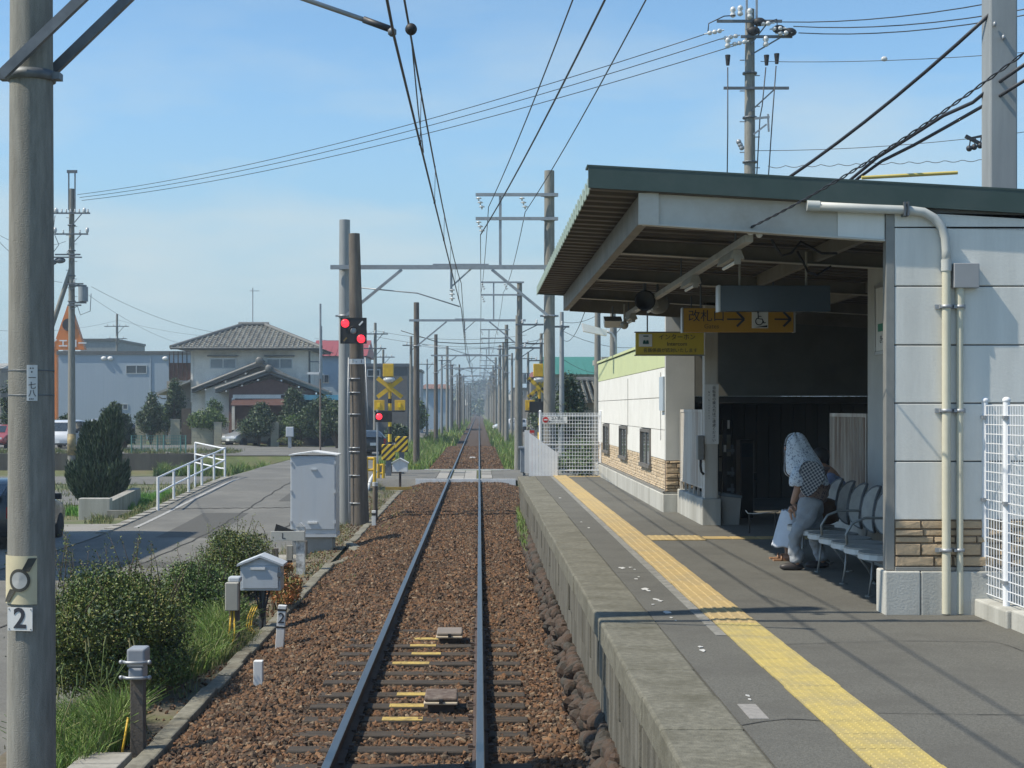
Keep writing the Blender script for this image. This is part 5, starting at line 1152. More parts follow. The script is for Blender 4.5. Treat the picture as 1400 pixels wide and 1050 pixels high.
# contact wire and messenger
stag = [(-8, .15), (10.7, -.03)] + [(40, .1), (76, -.08)] + [(Y, .08 * (-1) ** i) for i, Y in enumerate(Ys)]
cw = []; mw = []
for i in range(len(stag) - 1):
    (ya, a_), (yb_, c_) = stag[i], stag[i + 1]
    cw += sag((-.56 + a_, ya, 5.20), (-.56 + c_, yb_, 5.20), .03, 8)[:-1]; mw += sag((-.56 + a_, ya, 5.86), (-.56 + c_, yb_, 5.86), .28, 10)[:-1]
wire('contact_wire', cw, .011, 'lower overhead contact wire running along the track', 'overhead wire')
wire('messenger_wire', mw, .010, 'upper sagging messenger wire above the contact wire', 'overhead wire')
dr = MB()
for i in range(1, 6):
    (ya, a_), (yb_, c_) = stag[i], stag[i + 1]; L_ = yb_ - ya
    for k in range(1, 7):
        t0 = k / 7; x = -.56 + a_ + (c_ - a_) * t0; zc_ = 5.2 - 4 * .03 * t0 * (1 - t0); zm_ = 5.86 - 4 * .28 * t0 * (1 - t0)
        dr.tube([(x, ya + L_ * t0, zc_), (x + .01, ya + L_ * t0 + .02, zm_)], .004, 4); dr.box(x - .012, x + .012, ya + L_ * t0 - .03, ya + L_ * t0 + .03, zc_ - .015, zc_ + .03)
dr.build('dropper_wires', cable_m, None, label='thin droppers tying the contact wire to the messenger wire', cat='overhead wire')
db = thing('strain_ball', (-.50, 11, 5.7), 'black ball clamp on the messenger wire near the top of the view', 'clamp')
bp = P(562, 40, 11.4); MB().ball(bp, .045, 14, 9).build('ball', black, db); MB().tube([bp + Vector((0, 0, -.04)), bp + Vector((.0, 1.4, -.35)), (-.56, 15.5, 5.20)], .006, 5).build('tail', steel_dark, db)
# feeders on the portal frames
f_ends = [(.08 - .02, 40, 7.78), (.03, 40, 7.12), (1.25, 40, 7.80)]
f_near = [(2.0, 10.8, 8.25), (2.9, 10.8, 8.0), (3.4, 10.8, 8.2)]
xe = .12
fe = [(P(668, 283, 39.7)), (P(657, 321, 39.7)), (P(718, 290, 39.7))]
fd_ = [(783, 0), (827, 0), (883, 0)]
for i in range(3):
    A = fe[i]; near = P(fd_[i][0], fd_[i][1], 19.5); D = near - A; e = near + D * .9 + Vector((0, 0, .9))
    pts = [A + Vector((0, .0, 0))]
    for k in range(1, 9):
        t0 = k / 8; pts.append(A + D * t0 * 1.0 + Vector((0, 0, -.20 * 4 * t0 * (1 - t0) * (.6 if i == 1 else .5))))
    pts.append(e)
    wire('feeder_wire', pts, .016 if i == 1 else .011, ['left feeder wire rising from the portal insulator to the top edge', 'thick middle feeder cable rising from the portal to the top edge', 'right feeder wire passing behind the portal pole top'][i], 'overhead wire', 'feeder wires over the platform')
    # onward
    xs_ = [A.x, (.1, .1, .95)[i]]
    pts = [A]
    prev = A
    for j, Y in enumerate([76] + Ys[:7]):
        q_ = Vector((.1 if i < 2 else 1.2, Y, (8.35 if j == 0 else 7.95) if i != 1 else (7.7 if j == 0 else 7.3))); pts += sag(prev, q_, .35, 8)[1:]; prev = q_
    wire('feeder_wire', pts, .011, ['left feeder wire running on between the far portals', 'lower feeder cable running on between the far portals', 'right feeder wire running on between the far portals'][i], 'overhead wire', 'feeder wires beyond the platform')

# utility poles ------------------------------------------------------------------
def tier(b, x, y, z, w, ins_n=4, up=True, ang=0, ox=0):
    c, s = math.cos(ang), math.sin(ang)
    b.bar((x + (ox - w / 2) * c, y + (ox - w / 2) * s - .15, z), (x + (ox + w / 2) * c, y + (ox + w / 2) * s - .15, z), .08)
def util(x, y, z0, z1, r, label, tiers=(), trans=None, m=None, group='utility poles', bolts=0, cable_box=True, ang=0):
    t_ = thing('utility_pole', (x, y, z0), label, 'utility pole', group)
    MB().cyl((x, y, z0), (x, y, z1), r, r * .62, 16).build('pole', m or pole_con, t_)
    for (z, w, ox, n) in tiers:
        b = MB(); c, s = math.cos(ang), math.sin(ang)
        b.bar((x + (ox - w / 2) * c, y + (ox - w / 2) * s - r, z), (x + (ox + w / 2) * c, y + (ox + w / 2) * s - r, z), .075)
        b.bar((x + (ox + w * .3) * c, y - r + (ox + w * .3) * s, z), (x, y - r, z - w * .35), .04)
        b.build('crossarm', steel_dark, t_)
        for k in range(n):
            b = MB(); q_ = ox - w / 2 + w * (k + .5) / n
            b.lathe((x + q_ * c, y - r + q_ * s, z + .04), [(.02, 0), (.055, .03), (.05, .07), (.025, .09), (.045, .12), (.04, .16), (.015, .18)], 8); b.build('insulator', porcelain, t_)
    if trans:
        xx, zz, rr_, h = trans
        b = MB(); b.cyl((x + xx, y - .1, zz), (x + xx, y - .1, zz + h), rr_, rr_, 14); b.build('transformer', mat('transformer_grey', (.28, .31, .33), (.22, .25, .27), .5), t_)
        MB().box(min(x, x + xx) - .1, max(x, x + xx) + .15, y - .2, y, zz + h + .02, zz + h + .1).box(min(x, x + xx) - .1, max(x, x + xx) + .15, y - .2, y, zz - .1, zz - .02).build('transformer_bracket', steel_dark, t_)
    if bolts:
        for k in range(bolts):
            z = z1 - 1.5 - k * .45; s = 1 if k % 2 else -1; MB().box(min(x + s * (r * .7), x + s * (r * .7 + .14)), max(x + s * (r * .7), x + s * (r * .7 + .14)), y - .02, y + .02, z, z + .025).build('climbing_bolt', steel, t_)
        for k in range(int(bolts / 3) + 1): b = MB(); b.lathe((x, y, z1 - 1.9 - k * 1.3), [(r * .75, 0), (r * .98, 0), (r * .98, .05), (r * .75, .05)], 14); b.build('pole_band', steel_dark, t_)
    return t_
# tall pole behind the station
RPx, RPy = 7.93, 45
u1 = util(RPx, RPy, -.1, 14.3, .22, 'tall concrete utility pole with insulator crossarms behind the station roof', [(13.9, 1.9, -.05, 0), (13.45, 1.5, .45, 0), (11.95, 1.9, .15, 0)], bolts=14)
def deadend(b, p, d, n=3, s=1.0):
    p = Vector(p); d = Vector(d).normalized()
    for k in range(n):
        q_ = p + d * (.12 + .13 * k) * s; b.ball(q_, (.07 * s, .07 * s, .06 * s), 8, 5)
    b.cyl(p, p + d * (.14 + .13 * n) * s, .02, n=6)
b = MB(); wl = Vector((-1, .15, -.18)); wr = Vector((1, -.2, .02))
for (px, py) in ((978, 45), (1000, 52), (1012, 60)):
    q_ = P(px + 12, py - 4, 44.7); b = MB(); deadend(b, q_, wl, 3, 1.1); b.build('insulator', porcelain, u1)
for (px, py) in ((1046, 33), (1062, 40), (1070, 46)): b = MB(); deadend(b, P(px - 10, py, 44.7), wr, 2, 1.2); b.build('insulator', porcelain, u1)
for (px, py) in ((1002, 24), (1012, 22), (1025, 26)):
    q_ = P(px, py, 44.7); b = MB(); b.lathe((q_.x, q_.y, q_.z), [(.03, 0), (.09, .04), (.08, .1), (.05, .16), (.09, .2), (.07, .28), (.02, .32)], 10); b.build('insulator', porcelain, u1)
for (px, py) in ((995, 66), (1047, 64)):
    q_ = P(px, py, 44.7); b = MB(); b.lathe((q_.x, q_.y, q_.z), [(.03, 0), (.09, .04), (.08, .1), (.05, .16), (.09, .2), (.07, .28), (.02, .32)], 10); b.build('insulator', porcelain, u1)
b = MB()
for (px, py) in ((995, 80), (1048, 80), (1062, 78)): q_ = P(px, py, 44.7); MB().cyl((q_.x, q_.y, q_.z - .2), (q_.x, q_.y, q_.z + .1), .05, .08, 10).build('cutout', black, u1)
for (px, py) in ((1038, 30), (1065, 40), (1080, 44), (1030, 42)): q_ = P(px, py, 44.7); MB().ball(q_, (.2, .12, .13), 8, 6).build('switch', black, u1)
MB().box(RPx - .13, RPx - .07, RPy - .1, RPy - .04, 13.7, 15.6).box(RPx + .16, RPx + .22, RPy - .1, RPy - .04, 13.7, 15.6).build('top_extension', steel, u1)
q1, q2 = P(1040, 162, 44.6), P(1052, 160, 44.6)
b = MB(); b.bar(P(1032, 162, 44.6), P(1052, 160, 44.6), .06); b.bar(P(1050, 156, 44.6), P(1051, 180, 44.6), .05); b.bar(P(1030, 184, 44.6), P(1048, 170, 44.6), .05)
for k in range(3): b.ball(P(1010 + k * 2, 194 + k * 4, 44.6), .08, 8, 5)
b.build('side_bracket', steel, u1)
for i, pts in enumerate(([P(995, 92, 44.6), P(995, 180, 44.6), P(994, 260, 44.6)], [P(1047, 92, 44.6), P(1042, 145, 44.6), P(1039, 160, 44.6), P(1034, 250, 44.6)], [P(1061, 90, 44.6), P(1056, 160, 44.6), P(1050, 250, 44.6)], [P(968, 43, 44.6), P(969, 32, 44.6), P(990, 22, 44.6), P(1005, 21, 44.6)], [P(1050, 30, 44.6), P(1062, 26, 44.6), P(1063, 40, 44.6)])):
    MB().tube(pts, .018, 5).build('lead', cable_m, u1)
# left tall pole
LPx, LPy = P(98, 640, 79).x, 79
u2 = util(LPx, LPy, -.9, 13.9, .21, 'tall utility pole with many crossarms and a transformer beyond the conifer', [(12.62, 2.0, 0, 9), (11.55, 1.7, .05, 2), (10.5, 1.3, -.15, 1), (9.0, .9, .2, 1), (7.9, .7, .2, 0)], trans=(.62, 8.1, .25, .75), bolts=10, ang=0)
MB().box(LPx - .16, LPx - .1, LPy - .1, LPy - .04, 12.8, 14.7).box(LPx + .16, LPx + .22, LPy - .1, LPy - .04, 12.8, 14.7).box(LPx - .22, LPx + .3, LPy - .12, LPy - .02, 14.7, 14.85).build('top_extension', steel_dark, u2)
MB().cyl((LPx, LPy, 9.9), (LPx - 2.6, LPy, 2.0), .12, .12, 10).build('stay_pole', pole_con, u2)
for xq, zq in ((.55, 10.2), (1.0, 10.1), (1.35, 10.15)): MB().ball((LPx - xq, LPy - .2, zq), (.3, .15, .16), 8, 6).build('switch', steel_dark, u2)
for xq, zq in ((.75, 12.75), (-.7, 12.75), (.8, 11.75), (-.85, 11.75)): MB().ball((LPx - xq, LPy - .2, zq), (.10, .1, .16), 8, 6).build('insulator', porcelain, u2)
MB().bar((LPx - 1.6, LPy - .3, 10.35), (LPx + .6, LPy - .3, 10.35), .07).build('crossarm', steel_dark, u2)
b = MB(); b.tube([(LPx - .8, LPy - .2, 12.5), (LPx - .9, LPy - .2, 11.7), (LPx - .6, LPy - .2, 11.0), (LPx - .9, LPy - .2, 10.6)], .02, 5); b.tube([(LPx + .3, LPy - .2, 8), (LPx + .5, LPy - .2, 7.4), (LPx + 1.0, LPy - .2, 7.6), (LPx + 1.05, LPy - .2, 8.5)], .02, 5); b.build('lead', steel_dark, u2)
MB().lathe((LPx, LPy, .2), [(.215, 0), (.222, 0), (.222, 1.1), (.215, 1.1)], 16).build('guard_sleeve', mat('striped_guard', (.42, .33, .14), (.05, .045, .03), .6, scale=2.5), u2)
for i, (pa, pb) in enumerate((((106, 266), (975, 43)), ((109, 270), (995, 50)), ((112, 274), (1012, 60)))):
    A, B_ = P(*pa, 79), P(*pb, 45)
    wire('power_line', sag(A, B_, .62, 20), .014, ['upper', 'middle', 'lower'][i] + ' of three power lines crossing the sky above the track', 'power line', 'power lines across the sky')
for i, (pa, pb) in enumerate((((1070, 30), (1420, -9)), ((1085, 36), (1420, 9)), ((1092, 45), (1420, 17)))):
    wire('power_line', sag(P(*pa, 45), P(*pb, 36), .2, 8), .016, ['upper', 'middle', 'lower'][i] + ' of three power lines from the tall pole to the right edge', 'power line', 'power lines to the right')
wire('service_wire', sag(P(1040, 84, 45), P(1420, 70, 38), .1, 8), .010, 'thin line with a white marker running right below the insulator tiers', 'power line')
MB().ball(P(1209, 80.5, 41.7), (.09, .06, .07), 10, 6).build('line_marker', porcelain, None, label='small white marker on the thin line at the upper right', cat='marker')
wire('service_wire', sag(P(1032, 206, 45), P(1440, 175, 40), .15, 8), .010, 'thin line passing behind the loose cables toward the square pole', 'power line')
wv = [P(1050 + k * 4, 227 - k * .13 + 3 * abs(math.sin(k * .52)), 44 - k * .05) for k in range(80)]
wire('coiled_wire', wv, .010, 'wavy thin cable just above the station roof', 'cable')
# square steel pole
sp_ = thing('steel_pole', (5.69, 16.6, 0), 'square grey steel pole rising behind the station roof at the right', 'pole')
MB().box(5.54, 5.84, 16.65, 16.95, 0, 9.2).build('pole', pole_light, sp_, bevel=.02)
for (px, py) in ((1360, 33), (1372, 51)): q_ = P(px, py, 16.62); MB().ball(q_, (.02, .02, .03), 8, 5).build('bolt', steel, sp_)
thick = [([P(1040, 268, 20), P(1355, 18, 16.7)], .021, .10, 'straight thick cable from the roof up to the square pole'),
         ([P(1130, 275, 19.2), P(1166, 243, 19), P(1200, 215, 18.5), P(1240, 190, 18), P(1290, 158, 17.4), P(1330, 140, 17), P(1356, 119, 16.8), P(1420, 75, 16)], .021, 0, 'upper of two thick cables sweeping past the square pole'),
         ([P(1138, 275, 19.2), P(1174, 243, 19), P(1206, 220, 18.5), P(1250, 198, 18), P(1300, 170, 17.4), P(1356, 138, 16.8), P(1420, 98, 16)], .020, 0, 'lower of two thick cables sweeping past the square pole')]
for pts, r, s, lb in thick: wire('thick_cable', sag(pts[0], pts[1], s, 8) if len(pts) == 2 else pts, r, lb, 'cable', 'thick cables above the roof', n=8)
tw = []; A, B_ = P(1024, 312, 12.2), P(1440, 42, 9.0)
for s_ in (0, 1):
    pts = []
    for k in range(200):
        t0 = k / 199; p = A.lerp(B_, t0) + Vector((0, 0, -.30 * t0 * (1 - t0))); a = t0 * 95 + s_ * math.pi; amp = .006 + .003 * (t0 > .3)
        pts.append(p + Vector((0, math.cos(a) * amp, math.sin(a) * amp)))
    tw.append(pts)
b = MB(); b.tube(tw[0], .0055, 5); b.tube(tw[1], .005, 5)
b.build('twisted_cable', cable_m, None, label='twisted pair cable rising from the canopy lamp duct to the right', cat='cable')
yr = thing('yellow_rod', (4.6, 17, 4.6), 'thin yellow rod sticking out above the roof edge', 'rod')
MB().cyl(P(1178, 243, 18.3), P(1309, 236, 18.3), .022, n=8).build('rod', mat('yellow_tube', (.62, .52, .16), (.5, .42, .12), .5), yr)
b = MB(); b.bar(P(1320, 186, 24), P(1356, 205, 24), .05); b.bar(P(1322, 190, 24), P(1360, 182, 24), .03)
for (px, py) in ((1325, 203), (1332, 201), (1340, 199), (1349, 205)): b.ball(P(px, py, 24), .05, 8, 5); b.tube([P(px + 2, py - 14, 24), P(px, py, 24)], .01, 4)
b.build('wire_bracket', cable_m, None, label='small cluster of cable clamps beside the square pole', cat='cable clamp')
# more poles
specs = [
 (708.0, 470, 66, 6.6, .16, 'concrete pole with wire brackets just past the crossing on the right', [(6.2, 1.2, .5, 2), (5.2, 1.4, .3, 1)], None),
 (768, 430, 62, 6.5, .13, 'slim bare pole behind the white mesh fence', [(5.9, .6, 0, 1)], None),
 (817, 430, 52, 6.2, .15, 'pole standing left of the low white building', [], None),
 (838, 440, 60, 6.9, .17, 'pole rising behind the low white building', [], None),
 (841, 505, 95, 8.2, .16, 'far pole over the green warehouse roof', [(7.6, 1.2, 0, 2)], None),
 (513, 444, 95, 7.9, .14, 'utility pole behind the red roofed house with two wire tiers', [(7.2, 1.6, 0, 3), (6.3, 1.4, 0, 2)], None),
 (562, 462, 100, 7.3, .14, 'slim pole left of the dark portal pole', [(6.7, 1.1, 0, 2)], None),
 (604, 486, 135, 7.3, .13, 'slim pole on the left road beyond the crossing', [(6.8, 1.2, .3, 2)], None),
 (616, 493, 160, 7.6, .13, 'next slim pole on the left road farther on', [(7.1, 1.2, 0, 2)], None),
 (160, 430, 150, 11.8, .17, 'distant pole above the blue building roof', [(10.6, 2.4, 0, 4), (9.4, 2.0, 0, 3)], None),
 (439, 447, 112, 8.6, .13, 'thin steel lamp pole at the corner of the tiled house', [(6.0, .8, -.5, 0)], None),
 (524, 478, 120, 7.2, .14, 'pole with transformer behind the crossing crossbuck', [(6.6, 1.8, 0, 4), (5.9, 1.4, 0, 2)], (.5, 4.4, .3, .8)),
 (584, 490, 150, 7.4, .13, 'far pole over the long brown roof', [(6.9, 1.6, 0, 3)], None),
 (740, 478, 90, 7.0, .14, 'steel pole with a crossarm right of the crossing signal', [(6.4, 1.6, -.4, 2), (5.4, 1.0, -.3, 1)], None),
 (722, 500, 130, 7.4, .15, 'far right pole with a small transformer box', [(6.8, 1.2, 0, 2)], (-.4, 4.8, .25, .7)),
 (688, 500, 125, 8.0, .16, 'right side pole by the east road', [(7.4, 1.0, 0, 2)], None),
 (700, 505, 150, 8.0, .16, 'second right side pole by the east road', [(7.4, 1.0, 0, 2)], None),
]
for (px, py, Y, zt, r, lb, ti, tr) in specs:
    util((px - 655) / F * Y, Y, float(zg((px - 655) / F * Y, Y)) - .1, zt, r, lb, ti, tr, m=pole_con if r > .135 else pole_light)
for i, (px, Y) in enumerate(((628, 175), (634, 215), (640, 270), (643, 340), (667, 300), (672, 240), (676, 200), (682, 165))):
    util((px - 655) / F * Y, Y, -.3, 7.6 - .3 * (i % 3), .15,
         ['dark pole close left of the far track', 'slim pole beyond the dark left pole', 'tiny left pole near the far trees', 'tiniest left pole at the far trees', 'tiniest right pole at the far trees', 'tiny right pole near the far trees', 'slim right pole before the far trees', 'right hand pole with a yellow marker'][i], [(7.0, 1.0, 0, 1)], None, m=pole_dark if i % 3 == 0 else pole_con)
# distribution wires in the distance
wl_ = [((0, 452), 110, (160, 438), 150, 'wire left of the orange sign'), ((160, 437), 150, (330, 462), 140, 'wire dropping to the tiled roof'), ((125, 392), 79, (300, 455), 105, 'wire from the transformer pole to the tiled house'),
       ((116, 400), 79, (250, 470), 140, 'lower wire from the transformer pole'), ((513, 452), 95, (720, 458), 90, 'wire crossing above the far portals'), ((513, 460), 95, (740, 470), 90, 'second wire crossing above the far portals'),
       ((430, 462), 112, (513, 452), 95, 'wire between the tiled house and the roadside pole'), ((562, 470), 100, (750, 462), 62, 'wire over the crossing'), ((768, 452), 62, (900, 470), 70, 'wire behind the yellow lamp'), ((768, 440), 62, (860, 395), 50, 'wire rising to the canopy corner'),
       ((768, 462), 62, (800, 425), 40, 'loose wire left of the street lamp'), ((709, 470), 64, (752, 440), 42, 'drop wire at the right portal pole'), ((841, 505), 95, (768, 490), 62, 'low wire over the green roof'), ((0, 322), 79, (90, 330), 79, 'wire behind the near mast'), ((85, 386), 79, (-30, 300), 40, 'wire to the left edge')]
for (a, ya, c, yc, lb) in wl_: wire('distant_wire', sag(P(*a, ya), P(*c, yc), .4, 10), .010, 'thin ' + lb, 'wire', None, n=4)
wire('span_wire', [P(548, 422 + 30, 78), P(600, 468, 78), P(640, 470, 78), P(700, 468, 78), P(735, 470, 78)], .022, 'horizontal span wire with insulators beyond the crossing', 'wire')

# ---------------------------------------------------------------- cabinets and small trackside things (left)
def gabled(t_, x0, x1, y0, y1, z0, z1, zr, m):
    MB().box(x0, x1, y0, y1, z0, z1).prism([(x0, y0, z1), (x1, y0, z1), ((x0 + x1) / 2, y0, zr - .012)], (0, y1 - y0, 0)).build('body', m, t_, bevel=.006)
    xm = (x0 + x1) / 2; o_ = .04
    MB().prism([(x0 - o_, y0 - .05, z1 - .01), (xm, y0 - .05, zr), (x1 + o_, y0 - .05, z1 - .01), (x1 + o_, y0 - .05, z1 + .018), (xm, y0 - .05, zr + .028), (x0 - o_, y0 - .05, z1 + .018)], (0, y1 - y0 + .1, 0)).build('roof', m, t_)
gz = lambda x, y: float(zg(x, y))
bc = thing('equipment_cabinet', (-3.46, 32.5, gz(-3.46, 32.5)), 'tall grey relay cabinet on a concrete base beside the road', 'cabinet')
x0, x1, y0 = -3.93, -2.98, 32.0; zb0 = gz(-3.4, 32) ; 
MB().box(x0 + .02, x1 - .08, y0 + .06, y0 + .7, zb0 - .1, zb0 + .33).build('base', mat('cab_base', (.28, .29, .29), (.22, .23, .23), .9, scale=4), bc, bevel=.01)
MB().box(x0, x1, y0, y0 + .8, zb0 + .40, zb0 + 2.02).build('body', cab_p, bc, bevel=.008)
MB().box(x0 + .025, x1 - .025, y0 - .022, y0 - .003, zb0 + .50, zb0 + 1.98).build('door', cab_p, bc, bevel=.006)
MB().box(x0 - .01, x1 + .01, y0 - .02, y0 + .82, zb0 + .335, zb0 + .395).build('sill', cab_p, bc)
xm = (x0 + x1) / 2
MB().prism([(x0 - .03, y0 - .06, zb0 + 2.03), (xm, y0 - .06, zb0 + 2.10), (x1 + .03, y0 - .06, zb0 + 2.03), (x1 + .03, y0 - .06, zb0 + 2.055), (xm, y0 - .06, zb0 + 2.125), (x0 - .03, y0 - .06, zb0 + 2.055)], (0, .95, 0)).build('roof', white_p, bc)
for z in (.62, 1.25, 1.85): MB().box(x1 - .035, x1 + .0, y0 - .045, y0 - .023, zb0 + z, zb0 + z + .07).box(x0 + .0, x0 + .03, y0 - .04, y0 - .023, zb0 + z, zb0 + z + .06).build('hinge', cab_p, bc)
MB().box(xm - .11, xm + .09, y0 - .05, y0 - .023, zb0 + .62, zb0 + .655).build('handle', white_p, bc); MB().box(xm - .05, xm + .08, y0 - .05, y0 - .023, zb0 + 1.73, zb0 + 1.76).build('handle', cab_p, bc)
MB().box(-4.6, -2.95, 30.9, 31.9, zb0 - .2, zb0 - .02).build('step_slab', concrete, bc, bevel=.02)
mc = thing('equipment_box', (-2.87, 20.4, gz(-2.87, 20.4)), 'white gabled equipment box on a dark post above yellow cables', 'equipment box')
g0 = gz(-2.87, 20.4); x0, x1 = -3.14, -2.61
gabled(mc, x0, x1, 20.2, 20.55, .22, .55, .66, cab_p)
MB().box(x0 + .03, x1 - .03, 20.178, 20.197, .25, .54).build('door', cab_p, mc, bevel=.005); MB().box(x0 + .14, x1 - .2, 20.155, 20.177, .50, .53).build('handle', white_p, mc)
MB().box(x1 - .04, x1 + .03, 20.16, 20.2, .40, .46).build('latch', steel_dark, mc)
MB().box(-2.91, -2.83, 20.33, 20.41, g0 - .1, .218).build('post', steel_dark, mc); b = MB()
for q_ in (-.09, -.03, .05, .1): b.tube([(-2.87 + q_, 20.3, .22), (-2.87 + q_ * .5, 20.3, .0), (-2.86, 20.3, -.2), (-2.87, 20.3, g0)], .014, 6)
b.build('cables', black, mc); b = MB()
for q_ in (.0, .03, .06): b.tube([(-2.98 + q_, 20.25, .02), (-3.04 + q_, 20.22, -.12), (-3.06 + q_, 20.2, -.26), (-3.0 + q_, 20.15, g0 + .03), (-2.9, 20.1, g0 + .02)], .010, 6)
b.build('yellow_cables', yellow_p, mc)
sb_ = thing('terminal_box', (-2.98, 18.7, gz(-2.98, 18.7)), 'small grey box on a short wooden post left of the gabled box', 'equipment box')
g1 = gz(-2.98, 18.7)
MB().box(-3.04, -2.92, 18.66, 18.78, g1 - .1, .50).build('post', pole_dark, sb_, bevel=.008); MB().box(-3.07, -2.91, 18.55, 18.65, .17, .51).build('box', mat('beige_box', (.42, .41, .36), (.36, .35, .31), .5), sb_, bevel=.012)
MB().box(-3.05, -2.90, 18.65, 18.80, .50, .57).build('cap', cab_p, sb_, bevel=.02)
b = MB(); b.tube([(-3.0, 18.6, .17), (-3.02, 18.58, -.1), (-3.05, 18.55, g1)], .012, 6); b.tube([(-2.97, 18.6, .17), (-2.95, 18.56, -.1), (-3.0, 18.5, g1)], .012, 6); b.build('yellow_cables', yellow_p, sb_)
cp = thing('cable_post', (-2.91, 13.1, gz(-2.91, 13.1)), 'brown post with grey clamped cable joint beside the big shrub', 'post')
g2 = gz(-2.91, 13.1)
MB().box(-2.965, -2.85, 13.05, 13.16, g2 - .1, .56).build('post', pole_dark, cp, bevel=.008)
cj = MB(); cj.box(-2.985, -2.83, 13.0, 13.22, .42, .58); cj.box(-2.97, -2.845, 12.99, 13.20, .32, .42); cj.build('joint_box', mat('clamp_grey', (.30, .32, .35), (.24, .26, .29), .45), cp, bevel=.018)
for z in (.34, .47): MB().tube([(-3.03, 13.02, z), (-2.97, 12.965, z), (-2.85, 12.965, z), (-2.79, 13.02, z)], .014, 8).ball((-3.03, 13.0, z), .02, 8, 6).ball((-2.79, 13.0, z), .02, 8, 6).build('clamp', steel, cp)
MB().tube([(-2.97, 13.0, .0), (-3.0, 12.98, -.2), (-3.02, 12.95, g2 + .02)], .010, 6).build('yellow_cable', yellow_p, cp)
cp2 = thing('cable_post', (-2.55, 38, -.3), 'short dark post with pale cap beyond the dark pole', 'post')
q_ = P(513, 703, 39.8); MB().cyl((q_.x, 39.8, -.4), (q_.x, 39.8, .68), .065, n=12).build('post', pole_dark, cp2); MB().cyl((q_.x, 39.8, .60), (q_.x, 39.8, .70), .075, n=12).build('cap', cab_p, cp2)
# L board post
lp_ = thing('marker_post', (-3.28, 27.5, gz(-3.28, 27.5)), 'white wooden post with side board lettered L', 'marker post')
g3 = gz(-3.25, 27.5); wpw = mat('peeling_white', (.72, .73, .72), (.60, .61, .60), .8, scale=12, dirt=(.12, .11, .10), dirt_scale=7, dirt_amt=.9)
MB().box(-3.27, -3.12, 27.45, 27.6, g3 - .1, .50).prism([(-3.28, 27.44, .50), (-3.11, 27.44, .50), (-3.195, 27.44, .575)], (0, .17, 0)).build('post', wpw, lp_)
MB().box(-3.72, -3.115, 27.41, 27.44, .25, .42).build('board', mat('board_grey', (.50, .50, .46), (.44, .44, .40), .7), lp_, bevel=.004)
MB().prism([(-3.66, 27.46, .42), (-3.28, 27.46, .42), (-3.63, 27.46, .55)], (0, .02, 0)).build('black_wedge', black_p, lp_)
text('L', .15, (-3.49, 27.408, .335), ink, lp_)
k2 = thing('distance_marker', (-2.39, 18.6, -.3), 'leaning white post with black 2 at the ballast edge', 'marker post')
MB().box(-2.46, -2.36, 18.5, 18.6, -.32, .24).build('post', white_p, k2, bevel=.006); MB().box(-2.463, -2.357, 18.497, 18.603, .175, .20).box(-2.463, -2.357, 18.497, 18.603, -.03, -.01).build('black_band', black_p, k2)
text('2', .18, (-2.41, 18.497, .085), ink, k2); k2.rotation_euler = (0, R(4), 0)
for i, (x, y, z, h) in enumerate(((-2.29, 15.9, -.32, .32), (-2.62, 38.2, -.33, .4), (-3.46, 17.2, -.5, .42))):
    m_ = MB().box(x - .048, x + .048, y, y + .1, z, z + h).build('white_marker_stub', white_p if i < 2 else wpw, None, bevel=.008, label=['small white stub standing in the ballast near the train', 'white stub beside the dark signal pole', 'thin chipped white stake in the grass'][i], cat='marker stub')
    if i == 1: MB().box(x - .05, x + .05, y - .003, y + .103, z + .28, z + .34).build('black_band', black_p, m_)
for k in range(4):
    x = -4.38 + .25 * k; MB().box(x, x + .13, 31.0 + .35 * k - .8, 31.1 + .35 * k - .8, gz(x, 31) - .05, gz(x, 31) + .38).build('kerb_post', pole_dark if k % 2 else concrete, None, bevel=.01,
        label=['leftmost stubby old post of the row before the tall cabinet', 'second stubby post from the left before the tall cabinet', 'third stubby post from the left, just behind the L board', 'stubby post of the row nearest the tall cabinet'][k], cat='stub post', group='row of stub posts before the cabinet')

# ---------------------------------------------------------------- level crossing equipment
stripe = bpy.data.materials.new('hazard_stripes'); stripe.use_nodes = True
def stripes(m, scale, rot, c1=(.70, .47, .03), c2=(.025, .025, .025)):
    t_ = m.node_tree; p = t_.nodes['Principled BSDF']; N = t_.nodes.new; K = t_.links.new
    g = N('ShaderNodeNewGeometry'); mp_ = N('ShaderNodeMapping'); mp_.inputs['Rotation'].default_value = rot; K(g.outputs['Position'], mp_.inputs['Vector'])
    se = N('ShaderNodeSeparateXYZ'); K(mp_.outputs[0], se.inputs[0]); a = N('ShaderNodeMath'); a.operation = 'MULTIPLY'; a.inputs[1].default_value = scale; K(se.outputs['Z'], a.inputs[0])
    f = N('ShaderNodeMath'); f.operation = 'FRACT'; K(a.outputs[0], f.inputs[0]); c = N('ShaderNodeMath'); c.operation = 'GREATER_THAN'; c.inputs[1].default_value = .5; K(f.outputs[0], c.inputs[0])
    mx2 = N('ShaderNodeMix'); mx2.data_type = 'RGBA'; mx2.inputs[6].default_value = (*c1, 1); mx2.inputs[7].default_value = (*c2, 1); K(c.outputs[0], mx2.inputs[0]); K(mx2.outputs[2], p.inputs['Base Color']); p.inputs['Roughness'].default_value = .6
    return m
stripes(stripe, 1.6, (0, 0, 0))
m2 = bpy.data.materials.new('diagonal_stripes'); m2.use_nodes = True; stripes(m2, 5.5, (0, R(45), 0))
chk = pattern_mat('crossbuck_check', (.62, .42, .04), (.03, .03, .03), 3.3, 'check')

